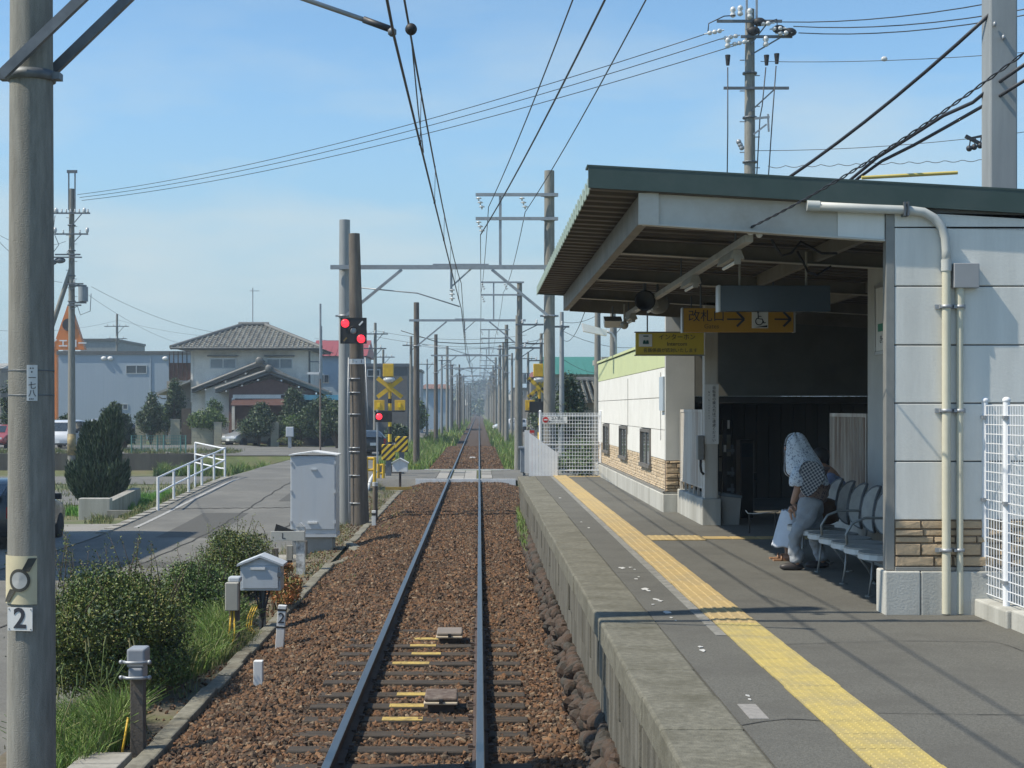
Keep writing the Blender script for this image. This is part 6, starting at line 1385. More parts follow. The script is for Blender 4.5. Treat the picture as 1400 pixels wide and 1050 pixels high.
def crossing_signal(px, Y, label, check, side):
    x = (px - 655) / F * Y; z0 = -.05; t_ = thing('crossing_signal', (x, Y, z0), label, 'crossing signal', 'level crossing signals')
    MB().box(x - .42, x + .42, Y - .3, Y + .3, z0 - .2, z0 + .36).build('base', mat('dark_concrete', (.13, .12, .11), (.09, .085, .08), .9), t_, bevel=.02)
    MB().cyl((x, Y, z0 + .36), (x, Y, z0 + 4.0), .075, n=16).build('mast', stripe, t_)
    s = F / Y
    zt = lambda py: 2.62 - (py - 558) / s
    MB().box(x - .27, x + .16, Y - .25, Y + .1, zt(515), zt(497.5)).build('bell_box', yellow_p, t_, bevel=.02)
    MB().ball((x - .02, Y - .12, zt(519)), (.24, .16, .13), 12, 8).build('horn', porcelain, t_)
    for q in (-1, 1):
        a = Vector((x - q * .50, Y - .12 - .015 * q, zt(517))); c = Vector((x + q * .50, Y - .12 - .015 * q, zt(543)))
        MB().bar(a, c, .02, .17).build('crossbuck_board', chk if check else yellow_p, t_)
    MB().cyl((x, Y - .05, zt(545)), (x, Y - .05, zt(508)), .06, n=10).build('collar', yellow_p, t_)
    for q in (-1, 1):
        lb_ = MB().box(x + q * .42 - .21, x + q * .42 + .21, Y - .16, Y - .06, zt(561), zt(547)).build('lamp_box', yellow_p, t_, bevel=.01)
        MB().box(x + q * .42 - .08, x + q * .42 + .03, Y - .19, Y - .162, zt(557), zt(551)).build('lens', mat('yellow_lens', (.9, .62, .02), (.8, .55, .02), .3), lb_)
    MB().box(x - .63, x + .63, Y - .14, Y - .04, zt(563), zt(561.5)).build('arm', black_p, t_)
    return t_, x, zt
cs1, cx1, zt = crossing_signal(533, 62.5, 'left crossing signal with yellow crossbuck on a striped mast and dark base', False, -1)
cs2, cx2, zt2 = crossing_signal(737.5, 67.5, 'right crossing signal with checked crossbuck beside the mesh fence', True, 1)
MB().box(cx2 - .45, cx2 + .3, 67.2, 67.3, zt2(564), zt2(549)).build('black_board', black_p, cs2)
# left red repeater
rp_ = thing('crossing_repeater', (P(513, 655, 58).x, 58, -.1), 'grey post with black lamp board and one lit red lamp before the left crossbuck', 'signal')
X_ = P(516, 655, 58).x; zt = lambda py: 2.62 - (py - 558) * 58 / F
MB().cyl((X_, 58, -.1), (X_, 58, zt(560)), .035, n=10).build('post', steel, rp_); MB().box(P(513, 0, 58).x, P(527, 0, 58).x + .25, 57.9, 57.96, zt(577), zt(563)).build('board', black_p, rp_, bevel=.01)
MB().lathe((P(518.5, 0, 58).x, 57.9, zt(569.5)), [(.12, 0), (.11, -.02), (.05, -.04)], 16, 'Y').build('lamp', red_lamp, rp_)
# barriers (gate machines) and yellow fence
def barrier(px, Y, w, z1, label, m=m2, arm=None):
    x = (px - 655) / F * Y; t_ = thing('barrier_machine', (x, Y, -.05), label, 'crossing barrier', 'crossing barrier machines')
    MB().box(x - w / 2, x + w / 2, Y, Y + .3, z1 - .62, z1).build('cover', m, t_, bevel=.02); MB().box(x - .1, x + .1, Y + .05, Y + .25, -.1, z1 - .62).build('pedestal', steel_dark, t_)
    if arm: MB().cyl(Vector((x, Y - .1, z1 - .2)), arm, .035, .02, 8).build('barrier_arm', stripe, t_)
barrier(531, 60, .52, 1.2, 'striped black and yellow barrier housing under the left crossbuck'); barrier(549, 61.5, .5, 1.48, 'taller striped barrier housing right of the left crossbuck mast')
barrier(727, 64, .42, .75, 'low striped barrier housing at the right side of the crossing')
barrier(741, 66, .4, 1.15, 'striped barrier housing half hidden by the mesh fence')
MB().tube([P(502, 670, 52), P(507, 655, 54), P(514, 645, 56)], .06, 8).build('folded_hose', white_p, None, label='white ribbed conduit bent down by the yellow rail', cat='conduit')
for i, (px0, py0, px1, py1, Y) in enumerate(((501, 625, 512, 660, 53), (517, 634, 524, 660, 58))):
    t_ = thing('yellow_guard', (P(px0, 660, Y).x, Y, -.3), ['yellow guard frame nearest the dark signal pole', 'smaller yellow guard frame under the red repeater'][i], 'guard rail', 'yellow guard frames')
    for q in (px0, px1): MB().cyl(P(q, py0, Y), P(q, py1 + 6, Y), .06, n=10).build('post', yellow_p, t_)
    MB().cyl(P(px0, py0 + 2, Y), P(px1, py0 + 2, Y), .05, n=8).build('rail', yellow_p, t_); MB().cyl(P(px0, (py0 + py1) / 2, Y), P(px1, (py0 + py1) / 2, Y), .05, n=8).build('rail', yellow_p, t_)
wb = thing('equipment_box', (P(547, 665, 55).x, 55, -.3), 'small white gabled box on a post before the crossing', 'equipment box')
c_ = P(547, 628, 55); gabled(wb, c_.x - .27, c_.x + .27, 54.9, 55.2, P(0, 645, 55).z, P(0, 633, 55).z, P(0, 627, 55).z, white_p)
MB().box(c_.x - .04, c_.x + .04, 55, 55.1, -.4, P(0, 645, 55).z).build('post', rust_rail, wb)
MB().box(c_.x - .5, c_.x + .45, 54.5, 54.6, -.28, -.18).build('yellow_bar', mat('faded_yellow_wood', (.36, .25, .05)), None, label='short faded yellow bar lying before the small white box', cat='bar')
MB().box(-3.0, -2.3, 71.5, 71.6, -.1, -.0).build('yellow_bar', yellow_p, None, label='yellow bar lying at the foot of the dark portal pole', cat='bar')
gc = thing('equipment_cabinet', (P(725, 640, 60).x, 60, -.1), 'grey cabinet with cable coils beside the right crossing signal', 'cabinet')
x_ = P(722, 0, 60).x; MB().box(x_ - .3, x_ + .35, 60, 60.5, .1, 1.05).build('body', mat('slate_box', (.2, .23, .26)), gc, bevel=.02); MB().box(x_ - .36, x_ + .42, 59.95, 60.55, 1.052, 1.12).build('roof', steel, gc); MB().box(x_ - .2, x_ - .1, 60.1, 60.2, -.1, .1).box(x_ + .1, x_ + .2, 60.1, 60.2, -.1, .1).build('leg', steel_dark, gc)
# lamp pole at the house corner
lpx = P(438, 0, 88).x
lp2 = thing('street_lamp', (lpx, 88, 0), 'thin street lamp pole before the tiled house', 'lamp')
MB().cyl((lpx, 88, 0), (lpx, 88, 4.6), .05, n=10).build('pole', mat('brown_pole', (.2, .15, .12)), lp2); MB().cyl((lpx, 88, 4.3), (lpx, 88, 8.6), .06, n=10).build('upper_pole', steel, lp2)
MB().box(lpx - .75, lpx - .05, 87.9, 88.1, 4.55, 4.68).build('lamp_head', white_p, lp2)
# ---------------------------------------------------------------- railing, walls, fences on the left
rl = thing('road_railing', (-9.45, 50, -.3), 'white pipe railing curving along the left edge of the road', 'railing')
posts = [(P(216, 700, 44.7)), (P(237.7, 686.6, 48)), (P(258, 675.7, 50.3)), (P(276, 665.7, 53)), (P(292.6, 657, 56)), (P(307.5, 648.5, 58.5)), (P(267, 640, 60.0))]
for p in posts:
    zb_ = float(zg(p.x + .12, p.y)) - .2; MB().cyl((p.x, p.y, zb_ - .2), (p.x, p.y, p.z + 1.02), .042, n=10).build('post', wf, rl)
for h in (1.0, .55, .22):
    pts = [p + Vector((0, 0, h)) for p in posts[:6]] + [posts[5] + Vector((-.2, .25, h))] + [posts[6] + Vector((0, 0, h))]
    if h == .22: pts = pts[5:]
    MB().tube(pts, .03, 8).build('rail', wf, rl)
rc = structure('road_kerb')
for k in range(22): y = 38.5 + k * .9; MB().box(-9.62, -9.36, y + .01, y + .89, gz(-9.5, y) - .3, gz(-9.3, y) + .05).build('kerb_stone', concrete, rc)
rw = thing('retaining_wall', (-25, 84, -1), 'long dark stained retaining wall beyond the low green plot', 'wall')
dark_c = mat('stained_wall', (.09, .085, .075), (.055, .052, .045), .95, scale=3, streak=True, dirt=(.16, .155, .13), dirt_scale=1, dirt_amt=.5)
for k in range(24): x = -62 + k * 1.95; MB().box(x, x + 1.94, 83.7, 84.0, -1.3, .12 + .02 * (k % 3 == 0)).build('wall_panel', dark_c, rw)
lw = thing('culvert_block', (-11.9, 46.5, -.9), 'pale concrete block wall end beside the conifer', 'concrete block')
MB().box(-12.0, -11.05, 46, 46.3, -1.1, -.08).build('block', plinth_m, lw, bevel=.02); MB().prism([(-11.35, 46.31, -1.1), (-11.06, 46.31, -1.1), (-11.9, 54, -1.1), (-12.2, 54, -1.1)], (0, 0, .92)).build('side_wall', concrete, lw)
MB().box(-11.04, -9.7, 45.6, 45.75, -1.0, -.42).build('low_kerb', concrete, lw)
gf = thing('green_fence', (-14, 86, .1), 'green wire fence standing at the end of the parking lot', 'fence')
gfm = mat('green_fence_paint', (.10, .24, .22), (.08, .19, .17), .5)
for px in (180, 193, 215, 224, 247, 254): q_ = P(px, 620, 85); MB().cyl((q_.x, 85, .0), (q_.x, 85, 1.12), .04, n=8).build('post', gfm, gf)
grid_panel(P(180, 0, 85).x, 85, P(254, 0, 85).x, 85, .25, 1.1, 30, 5, gf, gfm, .010)
# block walls before the house
bw_m = mat('garden_block', (.42, .40, .31), (.33, .31, .24), .9, scale=4, dirt=(.2, .19, .14), dirt_scale=1, dirt_amt=.5)
def block_wall(px0, px1, Y, ztop, label):
    xa, xb = P(px0, 0, Y).x, P(px1, 0, Y).x; t_ = thing('garden_wall', ((xa + xb) / 2, Y, 0), label, 'wall', 'block walls before the houses')
    rows = int(ztop / .2); z = 0
    pr = None
    for r_ in range(rows):
        x = xa - (.2 if r_ % 2 else 0)
        while x < xb - .05:
            a, c = max(x, xa), min(x + .4, xb)
            if c - a > .06: MB().box(a + .006, c - .006, Y + random.uniform(-.008, .008), Y + .14, z + .005, z + .195).build('block', bw_m, t_)
            x += .4
        z += .2
    MB().box(xa, xb, Y + .02, Y + .13, 0, z).build('mortar', concrete, t_)
    MB().box(xa - .03, xb + .03, Y - .03, Y + .17, z, z + .06).build('cap', concrete, t_)
block_wall(185, 199, 108, 1.6, 'short block wall left of the house gate'); block_wall(204, 227, 108, 1.6, 'block wall between the gate and the shrub'); block_wall(233, 246, 107, 1.8, 'block wall with stepped end by the dark gate')
block_wall(262, 292, 106, 1.4, 'low block wall under the bright hedge'); block_wall(292.5, 303, 105.4, 1.6, 'pale gate pillar left of the silver car'); block_wall(370, 381, 104.6, 1.6, 'pale gate pillar between the dark trees and the round shrub')
MB().box(P(248, 0, 107).x, P(261, 0, 107).x, 107, 107.1, 0, 2.6).build('house_gate', mat('brown_gate', (.10, .08, .06), (.07, .055, .04), .7), None, label='tall dark gate at the left corner of the tiled house', cat='gate')
mb_ = thing('mailbox', (P(396, 0, 100).x, 100, 0), 'white post box on short legs at the roadside before the round shrub', 'mailbox'); q_ = P(396, 0, 100)
MB().box(q_.x - .25, q_.x + .25, 100, 100.3, .75, 1.4).build('box', cab_p, mb_, bevel=.04); MB().box(q_.x - .12, q_.x + .1, 100.1, 100.2, -.1, .75).build('leg', steel, mb_)

# ---------------------------------------------------------------- buildings
tile_m = mat('roof_tile', (.38, .38, .34), (.20, .20, .18), .6, scale=6, island=True, dirt=(.42, .41, .35), dirt_scale=2, dirt_amt=.5)
ridge_m = mat('ridge_tile', (.13, .135, .13), (.09, .095, .09), .5, scale=5)
plas = mat('house_plaster', (.80, .77, .70), (.72, .69, .62), .9, scale=2, dirt=(.38, .36, .31), dirt_scale=.8, dirt_amt=.5)
wood_d = mat('dark_timber', (.085, .065, .05), (.06, .045, .035), .8, scale=5)
wood_r = mat('red_brown_timber', (.17, .095, .075), (.13, .07, .055), .8, scale=5)
def window(parent, x0, x1, y, z0, z1, frame=None, hood=False, mull=1, glass=None):
    fr = MB(); t_ = .06; fr.box(x0, x1, y - .05, y, z0, z0 + t_); fr.box(x0, x1, y - .05, y, z1 - t_, z1); fr.box(x0, x0 + t_, y - .05, y, z0 + t_, z1 - t_); fr.box(x1 - t_, x1, y - .05, y, z0 + t_, z1 - t_)
    for k in range(mull): xm = x0 + (x1 - x0) * (k + 1) / (mull + 1); fr.box(xm - .03, xm + .03, y - .045, y, z0 + t_, z1 - t_)
    f_ = fr.build('window', frame or alu, parent)
    for k in range(mull + 1):
        a = x0 + (x1 - x0) * k / (mull + 1) + .05; c = x0 + (x1 - x0) * (k + 1) / (mull + 1) - .05
        MB().box(a, c, y - .02, y - .01, z0 + t_, z1 - t_).build('pane', glass or glass_d, f_)
    if hood: MB().box(x0 - .15, x1 + .15, y - .4, y, z1 + .14, z1 + .22).build('window_hood', ridge_m, f_)
def tiled_face(A, B_, C_, D_, parent, rows=None, m=None, name='roof_tiles', pitch=.27, course=.30):
    """roof plane A,B (eave left,right), C,D (ridge right,left); tile columns as half-round rolls with stepped courses, one joined part"""
    A, B_, C_, D_ = map(Vector, (A, B_, C_, D_)); wE = (B_ - A).length; Ls = ((D_ + C_) / 2 - (A + B_) / 2).length
    nr = max(2, int(Ls / course)); u = (B_ - A).normalized(); nrm = u.cross(((D_ + C_) / 2 - (A + B_) / 2).normalized()); nrm = nrm if nrm.z > 0 else -nrm
    b = MB()
    for r_ in range(nr):
        t0, t1 = r_ / nr, (r_ + 1) / nr; a0, c0 = A.lerp(D_, t0), B_.lerp(C_, t0); a1, c1 = A.lerp(D_, t1), B_.lerp(C_, t1)
        du = 0; s0 = (a0 - A).dot(u); e0 = (c0 - A).dot(u); k0 = math.ceil(s0 / pitch); k = k0
        base0 = a0 - u * s0; base1 = a1 - u * (a1 - A).dot(u); s1 = (a1 - A).dot(u); e1 = (c1 - A).dot(u)
        while k * pitch < e0 - pitch * .5:
            x = k * pitch
            if x + pitch * .5 > s1 - pitch and x < e1 + pitch:
                V = []
                for (bs, up) in ((base0, .10), (base1, .03)):
                    for (q, h) in ((0, 0), (.18, .045), (.38, .045), (.56, 0), (1, .0)): V.append(bs + u * (x + q * pitch) + nrm * (up + h - (.04 if q > .5 else 0)))
                b.add(V, [(i, i + 1, i + 6, i + 5) for i in range(4)] + [(0, 1, 2, 3)])
            k += 1
    return b.build(name, m or tile_m, parent, kind='stuff')
def ridge(parent, a, c, r=.12, m=None): return MB().cyl(a, c, r, r, 8).build('ridge', m or ridge_m, parent)
# the tiled two storey house
HYf = 112.0; hs = HYf / F
hx = lambda px: (px - 655) * hs
hz = lambda py: 2.62 - (py - 558) * hs
ho = thing('tiled_house', (hx(342), HYf, 0), 'two storey plaster house with grey tiled hip roof and lower porch gables', 'house')
xa, xb = hx(262), hx(423); ze = hz(478)
MB().box(xa, xb, HYf, HYf + 8, 0, ze).build('wall', plas, ho)
MB().box(hx(248), hx(436), HYf - 1.0, HYf + 9, ze - .05, ze + .08).build('eave_board', ridge_m, ho)
eL, eR = hx(238), hx(441); rL, rR = hx(320), hx(352); zr = hz(442); yb0, yb1 = HYf - 1.2, HYf + 9.2; ym = (yb0 + yb1) / 2
core = MB(); core.add([(eL, yb0, ze + .06), (eR, yb0, ze + .06), (eR, yb1, ze + .06), (eL, yb1, ze + .06), (rL, ym, zr), (rR, ym, zr)], [(0, 1, 5, 4), (1, 2, 5), (2, 3, 4, 5), (3, 0, 4), (3, 2, 1, 0)]); core.build('roof', ridge_m, ho)
tiled_face((eL, yb0, ze + .06), (eR, yb0, ze + .06), (rR, ym, zr), (rL, ym, zr), ho, pitch=.36, course=.42)
for a, c in (((eL, yb0, ze + .12), (rL, ym, zr + .1)), ((eR, yb0, ze + .12), (rR, ym, zr + .1)), ((rL - .3, ym, zr + .15), (rR + .3, ym, zr + .15))): ridge(ho, a, c, .17)
MB().cyl((eL, yb0 - .08, ze + .05), (eR, yb0 - .08, ze + .05), .08, n=8).build('gutter', ridge_m, ho)
for px0, px1 in ((287, 323), (365, 400)): window(ho, hx(px0), hx(px1), HYf, hz(504), hz(490), alu, True, glass=mat('curtained_glass', (.30, .33, .34), (.2, .23, .25), .2, scale=2))
MB().box(hx(261), hx(264), HYf - .06, HYf, hz(550), hz(480)).build('downpipe', plas, ho); MB().box(hx(422), hx(424.5), HYf - .08, HYf, hz(530), hz(480)).build('downpipe', ridge_m, ho)
# balcony left
MB().box(hx(230), hx(262), HYf + .3, HYf + 1.6, hz(520), hz(496)).build('balcony', wood_r, ho)
for k in range(6): MB().box(hx(230 + k * 6), hx(231.2 + k * 6), HYf + .22, HYf + .29, hz(519), hz(480)).build('balcony_post', wood_d, ho)
MB().box(hx(226), hx(262), HYf + .5, HYf + 5, 0, hz(521)).build('side_wing', mat('wing_plaster', (.3, .28, .24)), ho)
MB().prism([(hx(216), HYf - .6, hz(540)), (hx(262), HYf - .6, hz(522)), (hx(262), HYf - .6, hz(519)), (hx(216), HYf - .6, hz(536.5))], (0, 5, 0)).build('lean_to_roof', tile_m, ho)
MB().tube([(hx(217), HYf - .7, hz(539)), (hx(224), HYf - .7, hz(545)), (hx(230), HYf - .7, hz(545))], .05, 6).build('gutter', ridge_m, ho)
# two overlapping porch gables
def gable(pxl, pxr, pxp, pye, pyp, Yf, depth, wall_m, pyl=None):
    pyl = pyl or pye
    s_ = Yf / F; X = lambda p: (p - 655) * s_; Z = lambda p: 2.62 - (p - 558) * s_
    A, B_, C_ = (X(pxl), Yf, Z(pyl)), (X(pxr), Yf, Z(pye)), (X(pxp), Yf, Z(pyp))
    MB().prism([(X(pxl) + .9, Yf + .5, 0), (X(pxr) - .9, Yf + .5, 0), (X(pxr) - .9, Yf + .5, Z(pye) + .25), (X(pxp), Yf + .5, Z(pyp) - .35), (X(pxl) + .9, Yf + .5, Z(pyl) + .25)], (0, depth - 1, 0)).build('gable_wall', wall_m, ho)
    for P0 in (A, B_):
        sgn = 1 if P0 is B_ else -1
        q4 = [(P0[0], Yf, P0[2]), (C_[0], Yf, C_[2]), (C_[0], Yf, C_[2] + .16), (P0[0], Yf, P0[2] + .16)]
        MB().prism(q4, (0, depth, 0)).build('gable_roof', ridge_m, ho)
        a, c = Vector((P0[0], Yf + .05, P0[2] + .17)), Vector((C_[0], Yf + .05, C_[2] + .17))
        if P0 is A: tiled_face(a + Vector((0, depth, 0)), a, c, c + Vector((0, depth, 0)), ho, pitch=.36, course=.36)
        else: tiled_face(a, a + Vector((0, depth, 0)), c + Vector((0, depth, 0)), c, ho, pitch=.36, course=.36)
        ridge(ho, (P0[0], Yf + .05, P0[2] + .24), (C_[0], Yf + .05, C_[2] + .26), .13)
        for k in range(3):
            t0 = (k + .7) / 3.4; x = P0[0] + (C_[0] - P0[0]) * t0; z = P0[2] + (C_[2] - P0[2]) * t0 - .12
            MB().box(x - .05, x + .05, Yf - .03, Yf + .02, z - .1, z + .02).build('rafter_end', white_p, ho)
    ridge(ho, (C_[0], Yf - .1, C_[2] + .3), (C_[0], Yf + depth, C_[2] + .3), .2)
    MB().ball((C_[0], Yf - .12, C_[2] + .35), (.3, .12, .3), 10, 6).build('ridge_end_tile', ridge_m, ho)
gable(262, 446, 355, 547, 500, 110.6, 4, plas, 537); gable(294, 449, 368, 541, 511, 109.2, 3, wood_r, 537)
s9 = 109.4 / F
MB().box((318 - 655) * s9, (420 - 655) * s9, 109.5, 109.66, 2.62 + 13 * s9, 2.62 + 18.5 * s9).build('beam_band', plas, ho)
MB().box((317 - 655) * s9, (321 - 655) * s9, 109.35, 109.6, 0, 2.62 + 14 * s9).build('porch_post', plas, ho); 
MB().prism([((318 - 655) * s9, 108.6, 2.62 + 3 * s9), ((440 - 655) * s9, 108.6, 2.62 + 3 * s9), ((440 - 655) * s9, 109.6, 2.62 + 13 * s9), ((318 - 655) * s9, 109.6, 2.62 + 13 * s9)], (0, .0, .06)).build('red_awning', mat('red_awning', (.085, .04, .033), (.065, .03, .026), .8), ho)
MB().box((384 - 655) * s9, (410 - 655) * s9, 109.45, 109.5, 2.62 + 14 * s9, 2.62 + 18 * s9).build('dark_panel', wood_d, ho)
an = thing('tv_antenna', (hx(334.5), ym, zr), 'thin television antenna on the ridge of the tiled house', 'antenna')
b = MB(); b.cyl((hx(334.5), ym, zr), (hx(334.5), ym, hz(393) + .3), .035, n=6)
for k in range(7): b.bar((hx(331 + k * 2.0), ym - .3 + .03 * k, hz(397.5) + .3), (hx(331 + k * 2.0), ym + .3, hz(397.5) + .3), .02)
b.bar((hx(330), ym, hz(397.5) + .3), (hx(344), ym, hz(397.5) + .3), .03); b.build('mast', steel, an)

def simple_building(name, px0, px1, pyt, Y, depth, m, label, roofm=None, wins=(), parapet=.25, cat='building'):
    s_ = Y / F; x0, x1 = (px0 - 655) * s_, (px1 - 655) * s_; zt = 2.62 - (pyt - 558) * s_
    t_ = thing(name, ((x0 + x1) / 2, Y, 0), label, cat)
    MB().box(x0, x1, Y, Y + depth, -.3, zt - parapet).build('wall', m, t_); MB().box(x0 - .12, x1 + .12, Y - .12, Y + depth, zt - parapet, zt).build('roof_edge', roofm or ridge_m, t_)
    for (a, c, p, q, n) in wins: window(t_, (a - 655) * s_, (c - 655) * s_, Y, 2.62 - (q - 558) * s_, 2.62 - (p - 558) * s_, mull=n)
    return t_, x0, x1, zt
def gable_building(name, px0, px1, pye, pyr, Y, depth, m, rm, label, hip=0, wins=(), along=True):
    s_ = Y / F; x0, x1 = (px0 - 655) * s_, (px1 - 655) * s_; ze_ = 2.62 - (pye - 558) * s_; zr_ = 2.62 - (pyr - 558) * s_
    t_ = thing(name, ((x0 + x1) / 2, Y, 0), label, 'building')
    MB().box(x0 + .3, x1 - .3, Y, Y + depth, -.3, ze_).build('wall', m, t_); ymid = Y + depth / 2
    if along:
        b = MB(); b.add([(x0, Y - .5, ze_ - .05), (x1, Y - .5, ze_ - .05), (x1, Y + depth + .5, ze_ - .05), (x0, Y + depth + .5, ze_ - .05), (x0 + hip, ymid, zr_), (x1 - hip, ymid, zr_)], [(0, 1, 5, 4), (1, 2, 5), (2, 3, 4, 5), (3, 0, 4), (3, 2, 1, 0)]); b.build('roof', rm, t_)
        rb = MB(); n = int((x1 - x0) / .5)
        for k in range(n + 1):
            x = x0 + (x1 - x0) * k / n; t0 = 1.0
            if hip: t0 = min(1, (x - x0) / hip, (x1 - x) / hip)
            if t0 > .03: rb.bar((x, Y - .5, ze_ - .03), (x, Y - .5 + (depth / 2 + .5) * t0, ze_ - .03 + (zr_ - ze_) * t0), .05)
        rb.build('roof_seam', rm, t_)
    else:
        xm = (x0 + x1) / 2; b = MB(); b.prism([(x0, Y - .3, ze_), (x1, Y - .3, ze_), (xm, Y - .3, zr_)], (0, depth, 0)); b.build('roof', rm, t_)
    for (a, c, p, q, n) in wins: window(t_, (a - 655) * s_, (c - 655) * s_, Y, 2.62 - (q - 558) * s_, 2.62 - (p - 558) * s_, mull=n)
    return t_
corr = mat('blue_siding', (.33, .40, .46), (.29, .355, .41), .6, scale=1.5, stretch=(9, 1, .1), bump=.05, dirt=(.38, .43, .47), dirt_scale=.5, dirt_amt=.4)
lb2 = mat('light_blue_siding', (.36, .45, .53), (.32, .41, .49), .6, scale=2)
red_roof = mat('red_metal_roof', (.30, .07, .07), (.24, .055, .055), .5, scale=2)
bb, bx0, bx1, bzt = simple_building('blue_warehouse', 80, 262, 480, 128, 12, corr, 'plain blue sided flat roofed building with small windows behind the conifer', ridge_m, [(172, 201, 499, 511, 1), (161, 175, 552, 560, 1)], .3)
for px in (142, 151, 226): q_ = P(px, 490, 127.9); MB().ball(q_, (.25, .12, .18), 8, 6).build('vent_hood', white_p, bb)
MB().box(P(205.5, 0, 128).x, P(206.5, 0, 128).x, 127.93, 127.99, 2.62 + (558 - 545) * 128 / F, 2.62 + 70 * 128 / F).build('downpipe', corr, bb)
simple_building('grey_block', 110, 158, 463, 160, 14, mat('grey_wall', (.30, .32, .32)), 'grey upper block rising behind the blue flat building', ridge_m)
gable_building('red_roof_house', 425, 502, 486, 462, 126, 9, lb2, red_roof, 'pale blue house with red metal roof right of the tiled house', hip=.0, wins=[(436, 450, 512, 524, 1)])
simple_building('dark_shed', 408, 470, 540, 108, 5, mat('dark_shed_wall', (.045, .045, .045), (.03, .03, .03), .8), 'low dark shed with light blue tarp beside the tiled house', mat('blue_tarp', (.12, .36, .50), (.09, .3, .42), .5), parapet=.35)
simple_building('grey_flat_building', 497, 557, 497, 118, 10, mat('brown_grey_wall', (.155, .155, .15), (.12, .12, .118), .8), 'dull grey flat roofed building behind the left crossing signal', steel_dark, [(502, 520, 505, 515, 1)])
simple_building('white_house', 545, 575, 505, 160, 8, mat('far_white_wall', (.42, .44, .46)), 'small whitish house beyond the grey flat building', ridge_m)
gable_building('long_brown_roof_building', 572, 618, 531, 524, 190, 14, lb2, mat('brown_tile_roof', (.22, .13, .10), (.17, .10, .08), .8), 'low blue walled building with long brown roof beside the far road', hip=.6)
gable_building('green_roof_warehouse', 744, 862, 511, 483, 115, 16, mat('beige_wall', (.34, .33, .30), (.29, .28, .25), .8), mat('green_metal_roof', (.045, .20, .15), (.035, .16, .12), .5, scale=2), 'warehouse with a bright green metal roof behind the portal pole')
tg = gable_building('tiled_roof_house', 783, 850, 549, 519, 70, 7, mat('old_wall', (.30, .27, .21), (.22, .2, .16), .9), tile_m, 'old low house with grey tiled roof behind the platform fence', hip=.5)
s7 = 70 / F; tiled_face(((783 - 655) * s7, 69.4, 2.62 + 9 * s7), ((850 - 655) * s7, 69.4, 2.62 + 9 * s7), ((843 - 655) * s7, 73.5, 2.62 + 39 * s7), ((790 - 655) * s7, 73.5, 2.62 + 39 * s7), tg, pitch=.27, course=.3)
MB().cyl((P(788, 0, 73).x, 73.5, 2.62 + 40 * s7), (P(850, 0, 73).x, 73.5, 2.62 + 40 * s7), .15, n=8).build('ridge', ridge_m, tg)
wl2 = thing('yard_wall', (P(800, 0, 66).x, 66.9, 0), 'pale block wall seen through the platform end fence', 'wall')
for k in range(9): x = P(772, 0, 67).x + k * .42; MB().box(x, x + .41, 67.2, 67.35, -.1, .62).box(x, x + .41, 67.2, 67.35, .63, 1.1).build('block', bw_m, wl2)
simple_building('grey_tower_roof', 826, 872, 488, 74, 6, mat('far_grey', (.25, .26, .26)), 'dark roofed building just showing over the low station block', tile_m)
rng2 = random.Random(5)
farcols = [(.32, .33, .33), (.40, .40, .38), (.24, .27, .30), (.36, .31, .26), (.2, .2, .2)]
farlist = [(520, 548, 522, 200), (548, 572, 530, 240), (588, 600, 540, 260), (600, 612, 545, 300), (612, 628, 548, 330), (628, 640, 551, 380), (668, 684, 549, 360), (690, 706, 544, 260), (702, 730, 530, 200), (722, 752, 512, 150), (752, 790, 536, 180), (60, 78, 530, 170), (0, 30, 505, 165), (-40, 5, 500, 150)]
flab = ['beige', 'brown', 'slate', 'cream', 'dark', 'tiny grey', 'tiny dull', 'small white', 'wide pale', 'grey gabled', 'long low', 'narrow', 'squat', 'edge']
for i, (a, c, p, Y) in enumerate(farlist):
    cc = farcols[i % 5]; mm = mat('far_wall_%s' % flab[i].replace(' ', '_'), cc, tuple(x * .85 for x in cc), .8)
    lab = '%s distant building %s' % (flab[i], ['left of the far road', 'beside the far road', 'near the far left poles', 'behind the far left poles', 'left of the far trees', 'before the far left trees', 'before the far right trees', 'right of the far line', 'behind the right poles', 'behind the right crossing signal', 'behind the mesh fence', 'under the orange sign', 'at the left edge', 'cut by the left edge'][i])
    if i % 2: gable_building('distant_house', a, c, p + 3, p - 5, Y, 9, mm, tile_m if i % 3 else mat('far_red_roof', (.25, .1, .08)), lab, hip=.5, wins=[((a * 2 + c) / 3, (a + c) / 2, p + 8, p + 14, 1)])
    else: simple_building('distant_building', a, c, p, Y, 9, mm, lab, wins=[((a * 2 + c) / 3, (a + c) / 2, p + 5, p + 11, 1)] if c - a > 14 else ())
# house standing just left of the view; its shade falls over the lot and the road
nh = thing('neighbour_house', (-15.4, 33, -.6), 'house just outside the left edge whose shade covers the parked car', 'house')
MB().box(-18.4, -12.75, 27.3, 37.4, -.7, 7.0).build('wall', plas, nh); MB().prism([(-18.7, 26.9, 7.0), (-12.5, 26.9, 7.0), (-15.6, 26.9, 9.0)], (0, 10.7, 0)).build('roof', ridge_m, nh)
